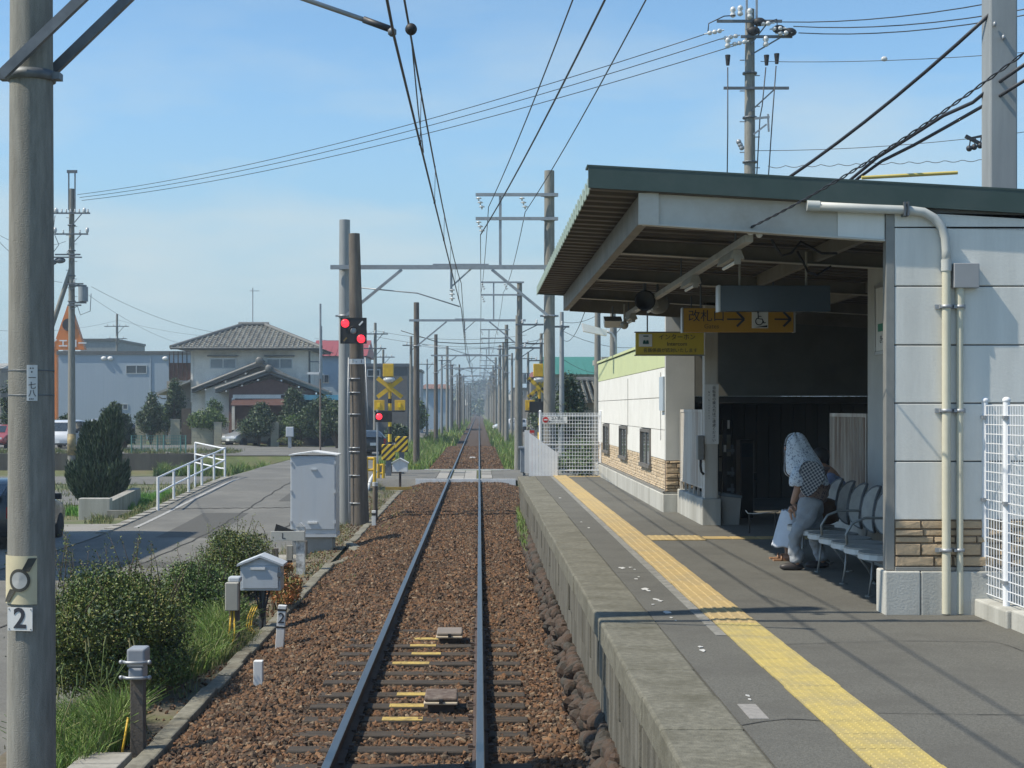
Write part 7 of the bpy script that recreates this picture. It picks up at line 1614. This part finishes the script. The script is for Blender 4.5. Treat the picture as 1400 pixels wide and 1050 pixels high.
# orange A-shaped roadside sign
og = mat('orange_sign', (.68, .20, .03), (.60, .17, .025), .5, scale=2)
so3 = thing('roadside_sign', (P(94, 0, 135).x, 135, 0), 'tall orange triangular roadside sign with a black and white round emblem', 'sign')
s13 = 135 / F; X3 = lambda p: (p - 655) * s13; Z3 = lambda p: 2.62 - (p - 558) * s13
MB().prism([(X3(71), 135, Z3(478)), (X3(115.5), 135, Z3(478)), (X3(96), 135, Z3(418)), (X3(92), 135, Z3(418))], (0, .8, 0)).build('panel', og, so3)
MB().prism([(X3(70), 135.1, -.2), (X3(77), 135.1, -.2), (X3(77), 135.1, Z3(478)), (X3(70), 135.1, Z3(478))], (0, .6, 0)).build('leg', og, so3)
MB().cyl((X3(94), 135, Z3(444)), (X3(94), 134.9, Z3(444)), .55, n=20).build('black_disc', black_p, so3); MB().prism([(X3(94.5), 134.89, Z3(452)), (X3(99), 134.89, Z3(450)), (X3(99), 134.89, Z3(438)), (X3(94.5), 134.89, Z3(436))], (0, -.02, 0)).build('white_mark', white_p, so3)
text('イエロー', .85, (X3(93), 134.97, Z3(470)), white_p, so3, bold=.02); MB().cyl((X3(94), 135.4, Z3(418)), (X3(94), 135.4, Z3(414)), .1, .02, 8).build('tip', og, so3)
rb2 = thing('red_shopfront', (X3(74), 139, 0), 'red and white shop front strip left of the blue building', 'building')
for k in range(6): MB().box(X3(69), X3(77), 139 , 141, .8 + k * 1.2, 1.9 + k * 1.2).build('shop_panel', red_roof if k % 2 == 0 else mat('shop_white', (.5, .5, .48)), rb2)

# ---------------------------------------------------------------- cars
car_glass = mat('car_glass', (.03, .04, .05), (.02, .028, .035), .04, spec=1.0)
tyre = mat('tyre_rubber', (.02, .02, .02), (.014, .014, .014), .8)
def car(x, y, z, rz, Lc, Wc, Hc, kind, paint, label, lowdetail=False):
    """nose along +Y in local space, turned by rz"""
    t_ = thing('parked_car', (0, 0, 0), label, 'car', None)
    h = Wc / 2
    if kind == 'van': st_ = [(-Lc / 2, .35, .95, Hc * .90, .92, .86), (-Lc / 2 + .06, .28, 1.0, Hc * .97, .97, .88), (-Lc * .30, .24, 1.0, Hc, 1, .88), (Lc * .12, .24, 1.0, Hc, 1, .88), (Lc * .26, .24, .98, Hc * .93, 1, .84), (Lc * .40, .26, .96, 1.05, .98, .80), (Lc * .47, .30, .86, .90, .94, .72), (Lc / 2, .36, .66, .68, .86, .62)]
    else: st_ = [(-Lc / 2, .42, .90, .92, .88, .72), (-Lc / 2 + .10, .30, .98, Hc * .80, .95, .76), (-Lc * .34, .25, 1.0, Hc * .97, 1, .78), (-Lc * .08, .23, .99, Hc, 1, .78), (Lc * .10, .23, .97, Hc * .96, 1, .77), (Lc * .25, .24, .94, .98, 1, .82), (Lc * .40, .27, .84, .86, .97, .8), (Lc / 2 - .08, .32, .68, .70, .90, .72), (Lc / 2, .40, .56, .57, .80, .62)]
    V = []; n = 12
    for (yy, zl, zb__, zr__, wb_, wr_) in st_:
        w1, w2 = h * wb_, h * wr_
        V += [(-w1 * .86, yy, zl), (-w1 * .99, yy, zl + .15), (-w1, yy, (zl + zb__) / 2 + .08), (-w1 * .97, yy, zb__), (-w2, yy, max(zr__ - .06, zb__ + .004)), (-w2 * .82, yy, max(zr__, zb__ + .006)),
              (w2 * .82, yy, max(zr__, zb__ + .006)), (w2, yy, max(zr__ - .06, zb__ + .004)), (w1 * .97, yy, zb__), (w1, yy, (zl + zb__) / 2 + .08), (w1 * .99, yy, zl + .15), (w1 * .86, yy, zl)]
    Fs = [(i * n + k, (i + 1) * n + k, (i + 1) * n + (k + 1) % n, i * n + (k + 1) % n) for i in range(len(st_) - 1) for k in range(n)] + [tuple(range(n)), tuple(reversed([(len(st_) - 1) * n + k for k in range(n)]))]
    b = MB().add(V, Fs, True); body = b.build('body', paint, t_); sm_ = body.modifiers.new('bevel', 'BEVEL'); sm_.width = .03; sm_.segments = 2
    # glasshouse: thin panes proud of the body
    g = MB()
    for s_ in (0, 1):
        lo, hi = (3, 4) if s_ == 0 else (8, 7)
        for i in range(1, len(st_) - 3):
            a0, a1, c0, c1 = [Vector(V[i * n + lo]), Vector(V[i * n + hi]), Vector(V[(i + 1) * n + lo]), Vector(V[(i + 1) * n + hi])]
            if (a1 - a0).length < .15 or (c1 - c0).length < .15: continue
            o_ = Vector((-.006 if s_ == 0 else .006, 0, 0)); ins2 = lambda p, q, f: p.lerp(q, f)
            p = [ins2(ins2(a0, c0, .05), ins2(a1, c1, .05), .10) + o_, ins2(ins2(a0, c0, .95), ins2(a1, c1, .95), .10) + o_, ins2(ins2(a0, c0, .95), ins2(a1, c1, .95), .94) + o_, ins2(ins2(a0, c0, .05), ins2(a1, c1, .05), .94) + o_]
            g.add(p, [(0, 1, 2, 3)])
    g.build('side_window', car_glass, t_)
    i = 0; a, c = 0, 1
    def pane(i0, i1, f0, f1, name):
        b2 = MB(); P4 = []
        for (ii, f) in ((i0, f0), (i1, f1)):
            for k in (5, 6): pass
        A0, B0 = Vector(V[i0 * n + 4]).lerp(Vector(V[i0 * n + 5]), 1), Vector(V[i0 * n + 6]); A1, B1 = Vector(V[i1 * n + 5]), Vector(V[i1 * n + 6])
        nrm = (B0 - A0).cross(A1 - A0).normalized(); nrm = nrm if nrm.z > 0 else -nrm
        q = [A0.lerp(A1, f0).lerp(B0.lerp(B1, f0), .03), B0.lerp(B1, f0).lerp(A0.lerp(A1, f0), .03), B0.lerp(B1, f1).lerp(A0.lerp(A1, f1), .03), A0.lerp(A1, f1).lerp(B0.lerp(B1, f1), .03)]
        b2.add([p + nrm * .012 for p in q], [(0, 1, 2, 3)]); b2.build(name, car_glass, t_)
    if kind == 'van': pane(4, 5, .05, .93, 'windscreen'); yr_ = st_[0][0] - .012; MB().prism([(-h * .80, yr_, 1.02), (h * .80, yr_, 1.02), (h * .74, yr_ + .0, Hc * .86), (-h * .74, yr_, Hc * .86)], (0, .01, 0)).build('rear_window', car_glass, t_)
    else: pane(4, 5, .05, .92, 'windscreen'); pane(1, 2, -.35, .8, 'rear_window')
    for sx in (-1, 1):
        for yy in (-Lc * .30, Lc * .31):
            w_ = MB().lathe((sx * (h - .20), yy, .31), [(.2, 0), (.30, 0), (.315, .03 * sx), (.315, .17 * sx), (.30, .2 * sx), (.20, .2 * sx)], 20, 'X').build('wheel', tyre, t_)
            MB().lathe((sx * (h - .02), yy, .31), [(.205, 0), (.19, .012 * sx), (.05, .006 * sx)], 12, 'X').build('rim', steel, w_)
            MB().lathe((sx * (h - .012), yy, .34), [(.35, -.02 * sx), (.35, .0), (.33, .004 * sx)], 20, 'X').build('wheel_arch', tyre, t_) if False else None
        MB().box(sx * h * .55 - .16, sx * h * .55 + .16, Lc / 2 - .10, Lc / 2 - .02, .60, .72).build('headlight', mat('headlight_glass', (.75, .77, .78), (.6, .62, .63), .1), t_, bevel=.02)
        MB().box(sx * h * .80 - .07, sx * h * .80 + .07, -Lc / 2 - .012, -Lc / 2 + .06, .72, .98).build('tail_light', mat('tail_light', (.35, .02, .02), (.3, .015, .015), .2), t_, bevel=.02)
        MB().box(sx * (h + .01), sx * (h + .17) if sx > 0 else sx * (h + .17), Lc * .17, Lc * .17 + .10, .98, 1.12).build('side_mirror', black_p, t_) if sx > 0 else MB().box(-h - .17, -h - .01, Lc * .17, Lc * .17 + .10, .98, 1.12).build('side_mirror', black_p, t_)
    MB().box(-.17, .17, Lc / 2 - .02, Lc / 2 + .012, .38, .54).build('number_plate', white_p, t_); MB().box(-.17, .17, -Lc / 2 - .02, -Lc / 2 + .0, .62, .78).build('number_plate', white_p, t_)
    MB().box(-h * .82, h * .82, Lc / 2 - .12, Lc / 2 - .015, .30, .37).build('bumper_grille', black_p, t_)
    t_.location = (x, y, z); t_.rotation_euler = (0, 0, rz); return t_
pw = mat('white_car_paint', (.62, .64, .66), (.58, .60, .62), .25, coat=.6); ps = mat('silver_car_paint', (.42, .44, .46), (.38, .4, .42), .3, metal=.5, coat=.5); pr_ = mat('red_car_paint', (.33, .07, .07), (.28, .06, .06), .3, coat=.5); pb = mat('dark_grey_car_paint', (.03, .033, .036), (.025, .027, .03), .3, metal=.2, coat=.5)
car(-11.12, 36.2, -.55, 0, 4.4, 1.78, 1.55, 'suv', pb, 'dark grey car mostly hidden behind the near mast, rear towards us')
car(P(78, 0, 94).x, 96, .1, R(178), 3.6, 1.6, 1.78, 'van', pw, 'white boxy van on the lot left of the utility pole'); car(P(-12, 0, 94).x, 96, .1, R(180), 3.8, 1.6, 1.5, 'suv', pr_, 'red car cut by the left picture edge')
car(P(130, 0, 112).x, 114, .1, R(185), 3.8, 1.6, 1.75, 'van', ps, 'silver van before the blue building, above the conifer'); car(P(152, 0, 118).x, 119, .1, R(150), 4.2, 1.65, 1.4, 'suv', pb, 'dark car beside the garden wall')
car(P(317, 0, 104).x + .9, 106.2, 0, R(140), 4.0, 1.65, 1.45, 'suv', ps, 'silver car nosing out of the house drive between pillars')
car(P(700, 0, 175).x, 175, -.05, R(100), 4.3, 1.7, 1.5, 'suv', pw, 'white car on the road right of the far line'); car(P(492, 0, 84).x, 86, -.05, R(20), 4.2, 1.7, 1.45, 'suv', pb, 'dark car behind the brown signal pole')

# ---------------------------------------------------------------- vegetation
def leaves(name, centers, n, size, m, parent=None, flat=.5, up=0.0, shell=.55, **kw):
    """centers: (x,y,z,rx,ry,rz) blobs filled with small folded leaves"""
    C_ = np.array(centers, float); vol = C_[:, 3] * C_[:, 4] * C_[:, 5]; idx = rng.choice(len(C_), n, p=vol / vol.sum())
    d = rng.normal(size=(n, 3)); d /= np.linalg.norm(d, axis=1)[:, None]; r = rng.uniform(shell ** 3, 1.0, n) ** (1 / 3); r *= 1 + .12 * rng.normal(size=n)
    Pc = C_[idx, :3] + d * r[:, None] * C_[idx, 3:6]
    s = rng.uniform(.6, 1.3, n) * size; Rm = rand_rot(n)
    base = np.array([(0, -1, 0), (.45, 0, .12), (0, 1, 0), (-.45, 0, .12)])
    V = np.einsum('nij,kj->nki', Rm, base) * s[:, None, None] + Pc[:, None, :]
    Fc = np.arange(n * 4).reshape(n, 4)
    if parent is not None: V = V - np.array(wloc(parent))[None, None, :]
    return npmesh(name, V.reshape(-1, 3), Fc, m, parent, **kw)
def twigs(cx, cy, z0, pts, parent, r=.02):
    b = MB()
    for p in pts:
        b.tube([(cx + random.uniform(-.05, .05), cy + random.uniform(-.05, .05), z0), ((cx + p[0]) / 2 + random.uniform(-.1, .1), (cy + p[1]) / 2, z0 * .4 + p[2] * .6), (p[0], p[1], p[2])], [r, r * .6, r * .25], 5)
    b.build('stems', bark, parent)
def shrub(name, x, y, z0, w, h, n, size, m, label, cat='shrub', d=None, blobs=9, spiky=0, group=None, extra=None, trunk=None):
    t_ = thing(name, (x, y, z0), label, cat, group); d = d or w; cs_ = []
    for k in range(blobs):
        a = random.uniform(0, 6.28); q_ = random.uniform(.1, .62) ** .7; zz = random.uniform(.2, .85); q_ *= (1 - (zz - .2) ** 1.5) ** 1.2
        rr_ = random.uniform(.22, .40); wx = math.sin(math.pi * min(.95, max(.2, zz))) ** .5
        cs_.append((x + math.cos(a) * w / 2 * q_ * wx, y + math.sin(a) * d / 2 * q_ * wx, z0 + h * zz, w * rr_ * .8 * (1.15 - .5 * zz), d * rr_ * .8 * (1.15 - .5 * zz), h * rr_ * .55))
    if trunk: cs_ = [(c_[0], c_[1], z0 + trunk + (c_[2] - z0) * (h - trunk) / h, *c_[3:]) for c_ in cs_]
    leaves('crown', cs_, n, size, m, t_, kind='stuff')
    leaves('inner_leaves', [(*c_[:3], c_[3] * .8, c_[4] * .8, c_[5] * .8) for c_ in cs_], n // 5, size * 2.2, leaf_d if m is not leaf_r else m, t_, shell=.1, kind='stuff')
    if extra: leaves('young_leaves', [(c_[0], c_[1], c_[2] + h * .06, c_[3] * 1.05, c_[4] * 1.05, c_[5] * 1.05) for c_ in cs_[:5]], n // 6, size, extra, t_, kind='stuff')
    twigs(x, y, z0, [(c_[0], c_[1], c_[2]) for c_ in cs_], t_, max(.015, h * .012))
    if spiky:
        b = MB(); tips = []
        for k in range(spiky):
            a = random.uniform(0, 6.28); q_ = random.uniform(.1, .9) * w / 2; p = Vector((x + math.cos(a) * q_, y + math.sin(a) * q_ * d / w, z0 + h * random.uniform(.6, .85))); e = p + Vector((random.uniform(-.12, .12) * h, random.uniform(-.1, .1), h * random.uniform(.15, .34)))
            b.tube([p, (p + e) / 2 + Vector((.01, 0, .02)), e], [.006, .004, .002], 4); tips += [(*p.lerp(e, f), .045, .045, .06) for f in (.3, .55, .8, 1.0)]
        b.build('shoots', bark, t_); leaves('shoot_leaves', tips, spiky * 34, size * .8, m, t_, shell=.2, kind='stuff')
    return t_
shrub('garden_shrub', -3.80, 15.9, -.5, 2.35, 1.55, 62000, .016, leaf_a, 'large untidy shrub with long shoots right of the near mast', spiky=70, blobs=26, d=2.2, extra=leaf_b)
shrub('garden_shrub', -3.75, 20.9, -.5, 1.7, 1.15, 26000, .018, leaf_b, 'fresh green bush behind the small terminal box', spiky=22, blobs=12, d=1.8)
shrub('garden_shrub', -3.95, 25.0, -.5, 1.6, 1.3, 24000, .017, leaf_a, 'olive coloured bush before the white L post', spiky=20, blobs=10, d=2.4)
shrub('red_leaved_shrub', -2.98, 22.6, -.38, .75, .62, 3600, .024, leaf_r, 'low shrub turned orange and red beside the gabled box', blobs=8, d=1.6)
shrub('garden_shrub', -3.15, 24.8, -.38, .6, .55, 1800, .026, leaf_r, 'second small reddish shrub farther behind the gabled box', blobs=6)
def blades(name, n, fx, zf, hmin, hmax, w, m, lean=.35, **kw):
    X, Y = fx(n); n = len(X); h = rng.uniform(hmin, hmax, n) * (.72 + .38 * np.sin(X * 2.7 + Y * 1.3 + 1) * np.sin(Y * .9 - X * 1.9)); a = rng.uniform(0, 2 * np.pi, n); l = rng.uniform(.05, lean, n) * h; b_ = rng.uniform(0, 2 * np.pi, n); ww = w * rng.uniform(.6, 1.3, n)
    z = zf(X, Y); cx, sx = np.cos(a) * ww, np.sin(a) * ww; lx, ly = np.cos(b_) * l, np.sin(b_) * l
    V = np.stack([np.stack([X - cx, Y - sx, z], -1), np.stack([X + cx, Y + sx, z], -1), np.stack([X + lx * .4 + cx * .7, Y + ly * .4 + sx * .7, z + h * .6], -1), np.stack([X + lx * .4 - cx * .7, Y + ly * .4 - sx * .7, z + h * .6], -1), np.stack([X + lx, Y + ly, z + h * (1 - .25 * l / np.maximum(h, .01))], -1), np.stack([X + lx * 1.01, Y + ly * 1.01, z + h * (1 - .26 * l / np.maximum(h, .01))], -1)], 1)
    Fc = np.concatenate([np.stack([np.arange(n) * 6 + i for i in (0, 1, 2, 3)], -1), np.stack([np.arange(n) * 6 + i for i in (3, 2, 4, 5)], -1)])
    return npmesh(name, V.reshape(-1, 3), Fc, m, **kw)
def clump(x0, x1, y0, y1, patch=1.0):
    def f(n):
        X = rng.uniform(x0, x1, n); Y = rng.uniform(y0, y1, n); k = (np.sin(X * 2.3 * patch + 1.3) * np.sin(Y * 1.1 * patch + .7) + np.sin(X * 5.1 * patch + Y * 2.2 * patch) * .5) > -.35
        return X[k], Y[k]
    return f
def ell(x, y, rx, ry):
    def f(n): a = rng.uniform(0, 2 * np.pi, n); r = np.sqrt(rng.uniform(0, 1, n)); return x + rx * r * np.cos(a), y + ry * r * np.sin(a)
    return f
blades('tall_grass', 5200, ell(-3.45, 13.6, .36, 1.2), zg, .25, .75, .0055, grass_m, .8, kind='stuff')
blades('tall_grass', 5200, ell(-3.38, 18.3, .40, 1.9), zg, .2, .62, .005, grass_m, .9, kind='stuff')
blades('tall_grass', 900, ell(-3.0, 19.0, .22, 1.2), zg, .1, .3, .005, grass_dry, .9, kind='stuff')
b = MB()
for k in range(14):
    x = random.uniform(-3.7, -3.15); y = random.uniform(12.6, 14.5); z = gz(x, y); h = random.uniform(.6, .9); e = Vector((x + random.uniform(-.12, .2), y, z + h)); b.tube([(x, y, z), (x, y, z + h * .6), e], .003, 4); b.cyl(e, e + Vector((random.uniform(-.02, .03), 0, .09)), .011, .006, 6)
b.build('foxtail_heads', grass_dry, None, kind='stuff')
blades('verge_grass', 9000, clump(-4.4, -2.9, 14, 56), zg, .04, .22, .006, grass_dry, .8, kind='stuff')
blades('trackside_grass', 16000, clump(-4.5, -2.3, 66.8, 110, .8), zg, .25, .85, .014, grass_m, .5, kind='stuff')
blades('trackside_grass', 13000, clump(1.15, 2.6, 66.8, 110, .8), zg, .15, .65, .014, grass_m, .5, kind='stuff')
blades('far_grass', 15000, clump(-4.5, -1.7, 110, 300, .5), lambda X, Y: -.25 + 0 * X, .4, 1.1, .035, grass_m, .5, kind='stuff')
blades('far_grass', 13000, clump(.9, 2.9, 110, 300, .5), lambda X, Y: -.25 + 0 * X, .4, 1.1, .035, grass_m, .5, kind='stuff')
blades('rice_field', 26000, clump(-13.8, -10.5, 49, 62), zg, .25, .5, .012, rice_m, .3, kind='stuff')
blades('plot_grass', 16000, clump(-34, -10.6, 46.5, 72), zg, .08, .35, .014, grass_dry, .7, kind='stuff')
blades('bank_grass', 12000, clump(-17, -10.4, 80, 83.6), zg, .2, .9, .016, grass_m, .6, kind='stuff')
blades('upper_grass', 17000, clump(-40, -13.5, 84.3, 90), lambda X, Y: .12 + 0 * X, .1, .4, .016, grass_dry, .6, kind='stuff')
blades('kerbside_grass', 5000, clump(-10.6, -9.65, 41, 60), zg, .06, .3, .010, grass_dry, .7, kind='stuff')
blades('yard_grass', 4500, ell(3.4, 44, 1.5, 3), zg, .2, .9, .012, grass_m, .6, kind='stuff')
blades('platform_weeds', 500, ell(.86, 31, .05, 3.5), lambda X, Y: -.1 + .5 * rng.random(len(X)), .08, .22, .006, grass_m, .8, kind='stuff')
blades('track_weeds', 900, clump(-2.7, -2.0, 24, 56), bz, .03, .12, .006, grass_m, .8, kind='stuff')
# conifer: thousands of upright sprays
cf = thing('conifer_bush', (P(137, 0, 53).x, 53, -.9), 'broad dark conifer bush with twin pointed tops left of the road', 'conifer')
cxx = P(134, 0, 53).x; b3 = []
def con_r(t0): return 1.10 * math.sin(min(1, t0 * 1.6 + .25) * math.pi / 2) * (1 - max(0, t0 - .25) / .75) ** .55 + .06
nS = 15000; tt = rng.uniform(0, 1, nS) ** 1.1; aa = rng.uniform(0, 2 * np.pi, nS); which = rng.random(nS)
rr_ = np.array([con_r(v) for v in tt]); q = rng.uniform(.72, 1.03, nS)
offx = np.where(which < .6, -.22, .50) * smooth(.35, 1, tt); hh = np.where(which < .6, 2.75, 3.2); rr2 = rr_ * np.where(tt > .45, .72, 1.0)
Xs = cxx + offx + np.cos(aa) * rr2 * q; Yc_ = 53 + np.sin(aa) * rr2 * q; Zs = -.75 + tt * hh
out = np.stack([np.cos(aa) * .35, np.sin(aa) * .35, np.ones(nS)], -1) + rng.normal(size=(nS, 3)) * .18; out /= np.linalg.norm(out, axis=1)[:, None]
sd_ = np.cross(out, rng.normal(size=(nS, 3))); sd_ /= np.linalg.norm(sd_, axis=1)[:, None]; ls = rng.uniform(.12, .30, nS); c0_ = np.stack([Xs, Yc_, Zs], -1) - np.array(cf.location)
V = np.stack([c0_ - sd_ * .018, c0_ + sd_ * .018, c0_ + out * ls[:, None] * .6 + sd_ * .022, c0_ + out * ls[:, None], c0_ + out * ls[:, None] * .6 - sd_ * .022], 1)
npmesh('foliage', V.reshape(-1, 3), np.arange(nS * 5).reshape(nS, 5), conifer_m, cf, kind='stuff')
MB().cyl((cxx, 53, -1), (cxx, 53, 1.6), .12, .03, 8).build('trunk', bark, cf)
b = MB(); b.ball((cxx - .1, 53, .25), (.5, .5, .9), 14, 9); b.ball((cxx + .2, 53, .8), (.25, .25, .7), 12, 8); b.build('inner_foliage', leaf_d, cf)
def tree(px, Y, w, h, n, size, m, label, z0=0.0, trunk=.5, cat='tree'):
    x = (px - 655) / F * Y; t_ = shrub('leafy_tree', x, Y, z0, w * 1.12, h, int(n * 2.3), size, m, label, cat, blobs=17, trunk=trunk * .45)
    MB().tube([(x, Y, z0 - .2), (x + .05, Y, z0 + trunk), (x, Y, z0 + h * .6)], [.09, .07, .03], 8).build('trunk', bark, t_)
for a in [(206, 107, 1.9, 3.6, 2600, .07, leaf_d, 'round clipped garden tree over the left block wall', .1, 1.5), (222, 108.6, 1.6, 2.9, 1700, .07, leaf_b, 'light green shrub spilling over the block wall', 0, 1.0), (238, 109, 1.8, 4.6, 1800, .07, leaf_d, 'thin tall tree by the house gate', 0, 1.8),
          (288, 106.6, 2.7, 3.3, 3600, .065, leaf_b, 'bright green hedge tree beside the gate pillar', .2, 1.1), (354, 104.9, 2.7, 3.1, 4200, .07, leaf_d, 'dark dense garden tree before the porch', 0, .9), (368, 107.4, 2.0, 2.7, 1900, .07, leaf_d, 'lower dark shrub between the porch trees', 0, .5),
          (401, 107, 2.4, 4.1, 2800, .07, leaf_d, 'upright dark tree at the right porch end', 0, .7), (410, 105, 2.9, 2.3, 3600, .055, leaf_b, 'broad round clipped shrub with yellow green top', 0, .6), (395, 103.8, 1.6, .9, 900, .05, grass_dry, 'low scrub around the roadside mailbox', 0, .1),
          (154, 88, 1.9, 2.9, 2200, .08, leaf_d, 'dark bushy tree peeping behind the conifer tops', .1, .6), (170, 90, 1.3, 2.2, 1200, .08, leaf_d, 'smaller dark bush right of the conifer', .1, .4), (88, 100, 1.7, 2.2, 1100, .08, leaf_d, 'dark shrub behind the white van', .1, .3),
          (565, 150, 3.2, 3.8, 1800, .13, leaf_b, 'leafy bush below the far brown roof', 0, .8), (545, 110, 2.2, 1.6, 900, .1, leaf_d, 'low dark bush behind the dark portal pole', 0, .2), (440, 104, 3.4, 3.4, 2200, .09, leaf_d, 'dark hedge mass right of the tiled house', 0, .3),
          (461, 100, 3.0, 3.0, 1800, .09, leaf_d, 'dark hedge beside the pale portal pole', 0, .3), (776, 62.5, 1.9, 4.0, 2200, .07, leaf_d, 'dark green tree between the fence and the warehouse', 0, 1.2), (792, 58, 2.6, 1.6, 2400, .05, leaf_b, 'bright bush seen through the platform end fence', -.1, .2),
          (12, 100, 1.2, 5.0, 500, .1, leaf_d, 'dark tree top left of the near mast', 0, 1.5), (752, 120, 3.5, 4.5, 900, .13, leaf_d, 'tree under the green roof edge', 0, 1)]:
    tree(*a)
# far woods closing the view at the vanishing point
fw = []
for k in range(46): x = random.uniform(-60, 55); h = 7 + 8 * math.exp(-(x / 12) ** 2) * random.uniform(.7, 1.1); fw.append((x, 760 + random.uniform(-20, 20), h * .5, random.uniform(6, 10), 8, h * .62))
leaves('distant_woods', fw, 26000, 1.0, leaf_d, None, kind='stuff')
b = MB(); 
for c_ in fw: b.ball((c_[0], c_[1] + 4, c_[2]), (c_[3] * .85, 4, c_[5] * .85), 8, 6)
b.build('distant_woods_core', leaf_d, None, kind='stuff')
fw = []
for k in range(90): x = random.uniform(-330, 330); fw.append((x, 560 + random.uniform(-60, 90), 2.5, random.uniform(6, 14), 8, random.uniform(3, 6)))
leaves('distant_hedges', fw, 30000, .7, leaf_d, None, kind='stuff')

# ---------------------------------------------------------------- air
vm = bpy.data.materials.new('haze_air'); vm.use_nodes = True; tv = vm.node_tree; tv.nodes.clear(); ov = tv.nodes.new('ShaderNodeOutputMaterial'); pv = tv.nodes.new('ShaderNodeVolumePrincipled')
pv.inputs['Color'].default_value = (.72, .86, 1.0, 1); pv.inputs['Density'].default_value = HAZE; pv.inputs['Anisotropy'].default_value = .2; tv.links.new(pv.outputs[0], ov.inputs['Volume'])
if HAZE: MB().box(-420, 420, -30, 1500, -2.5, 17.5).build('haze', vm, None, kind='stuff')
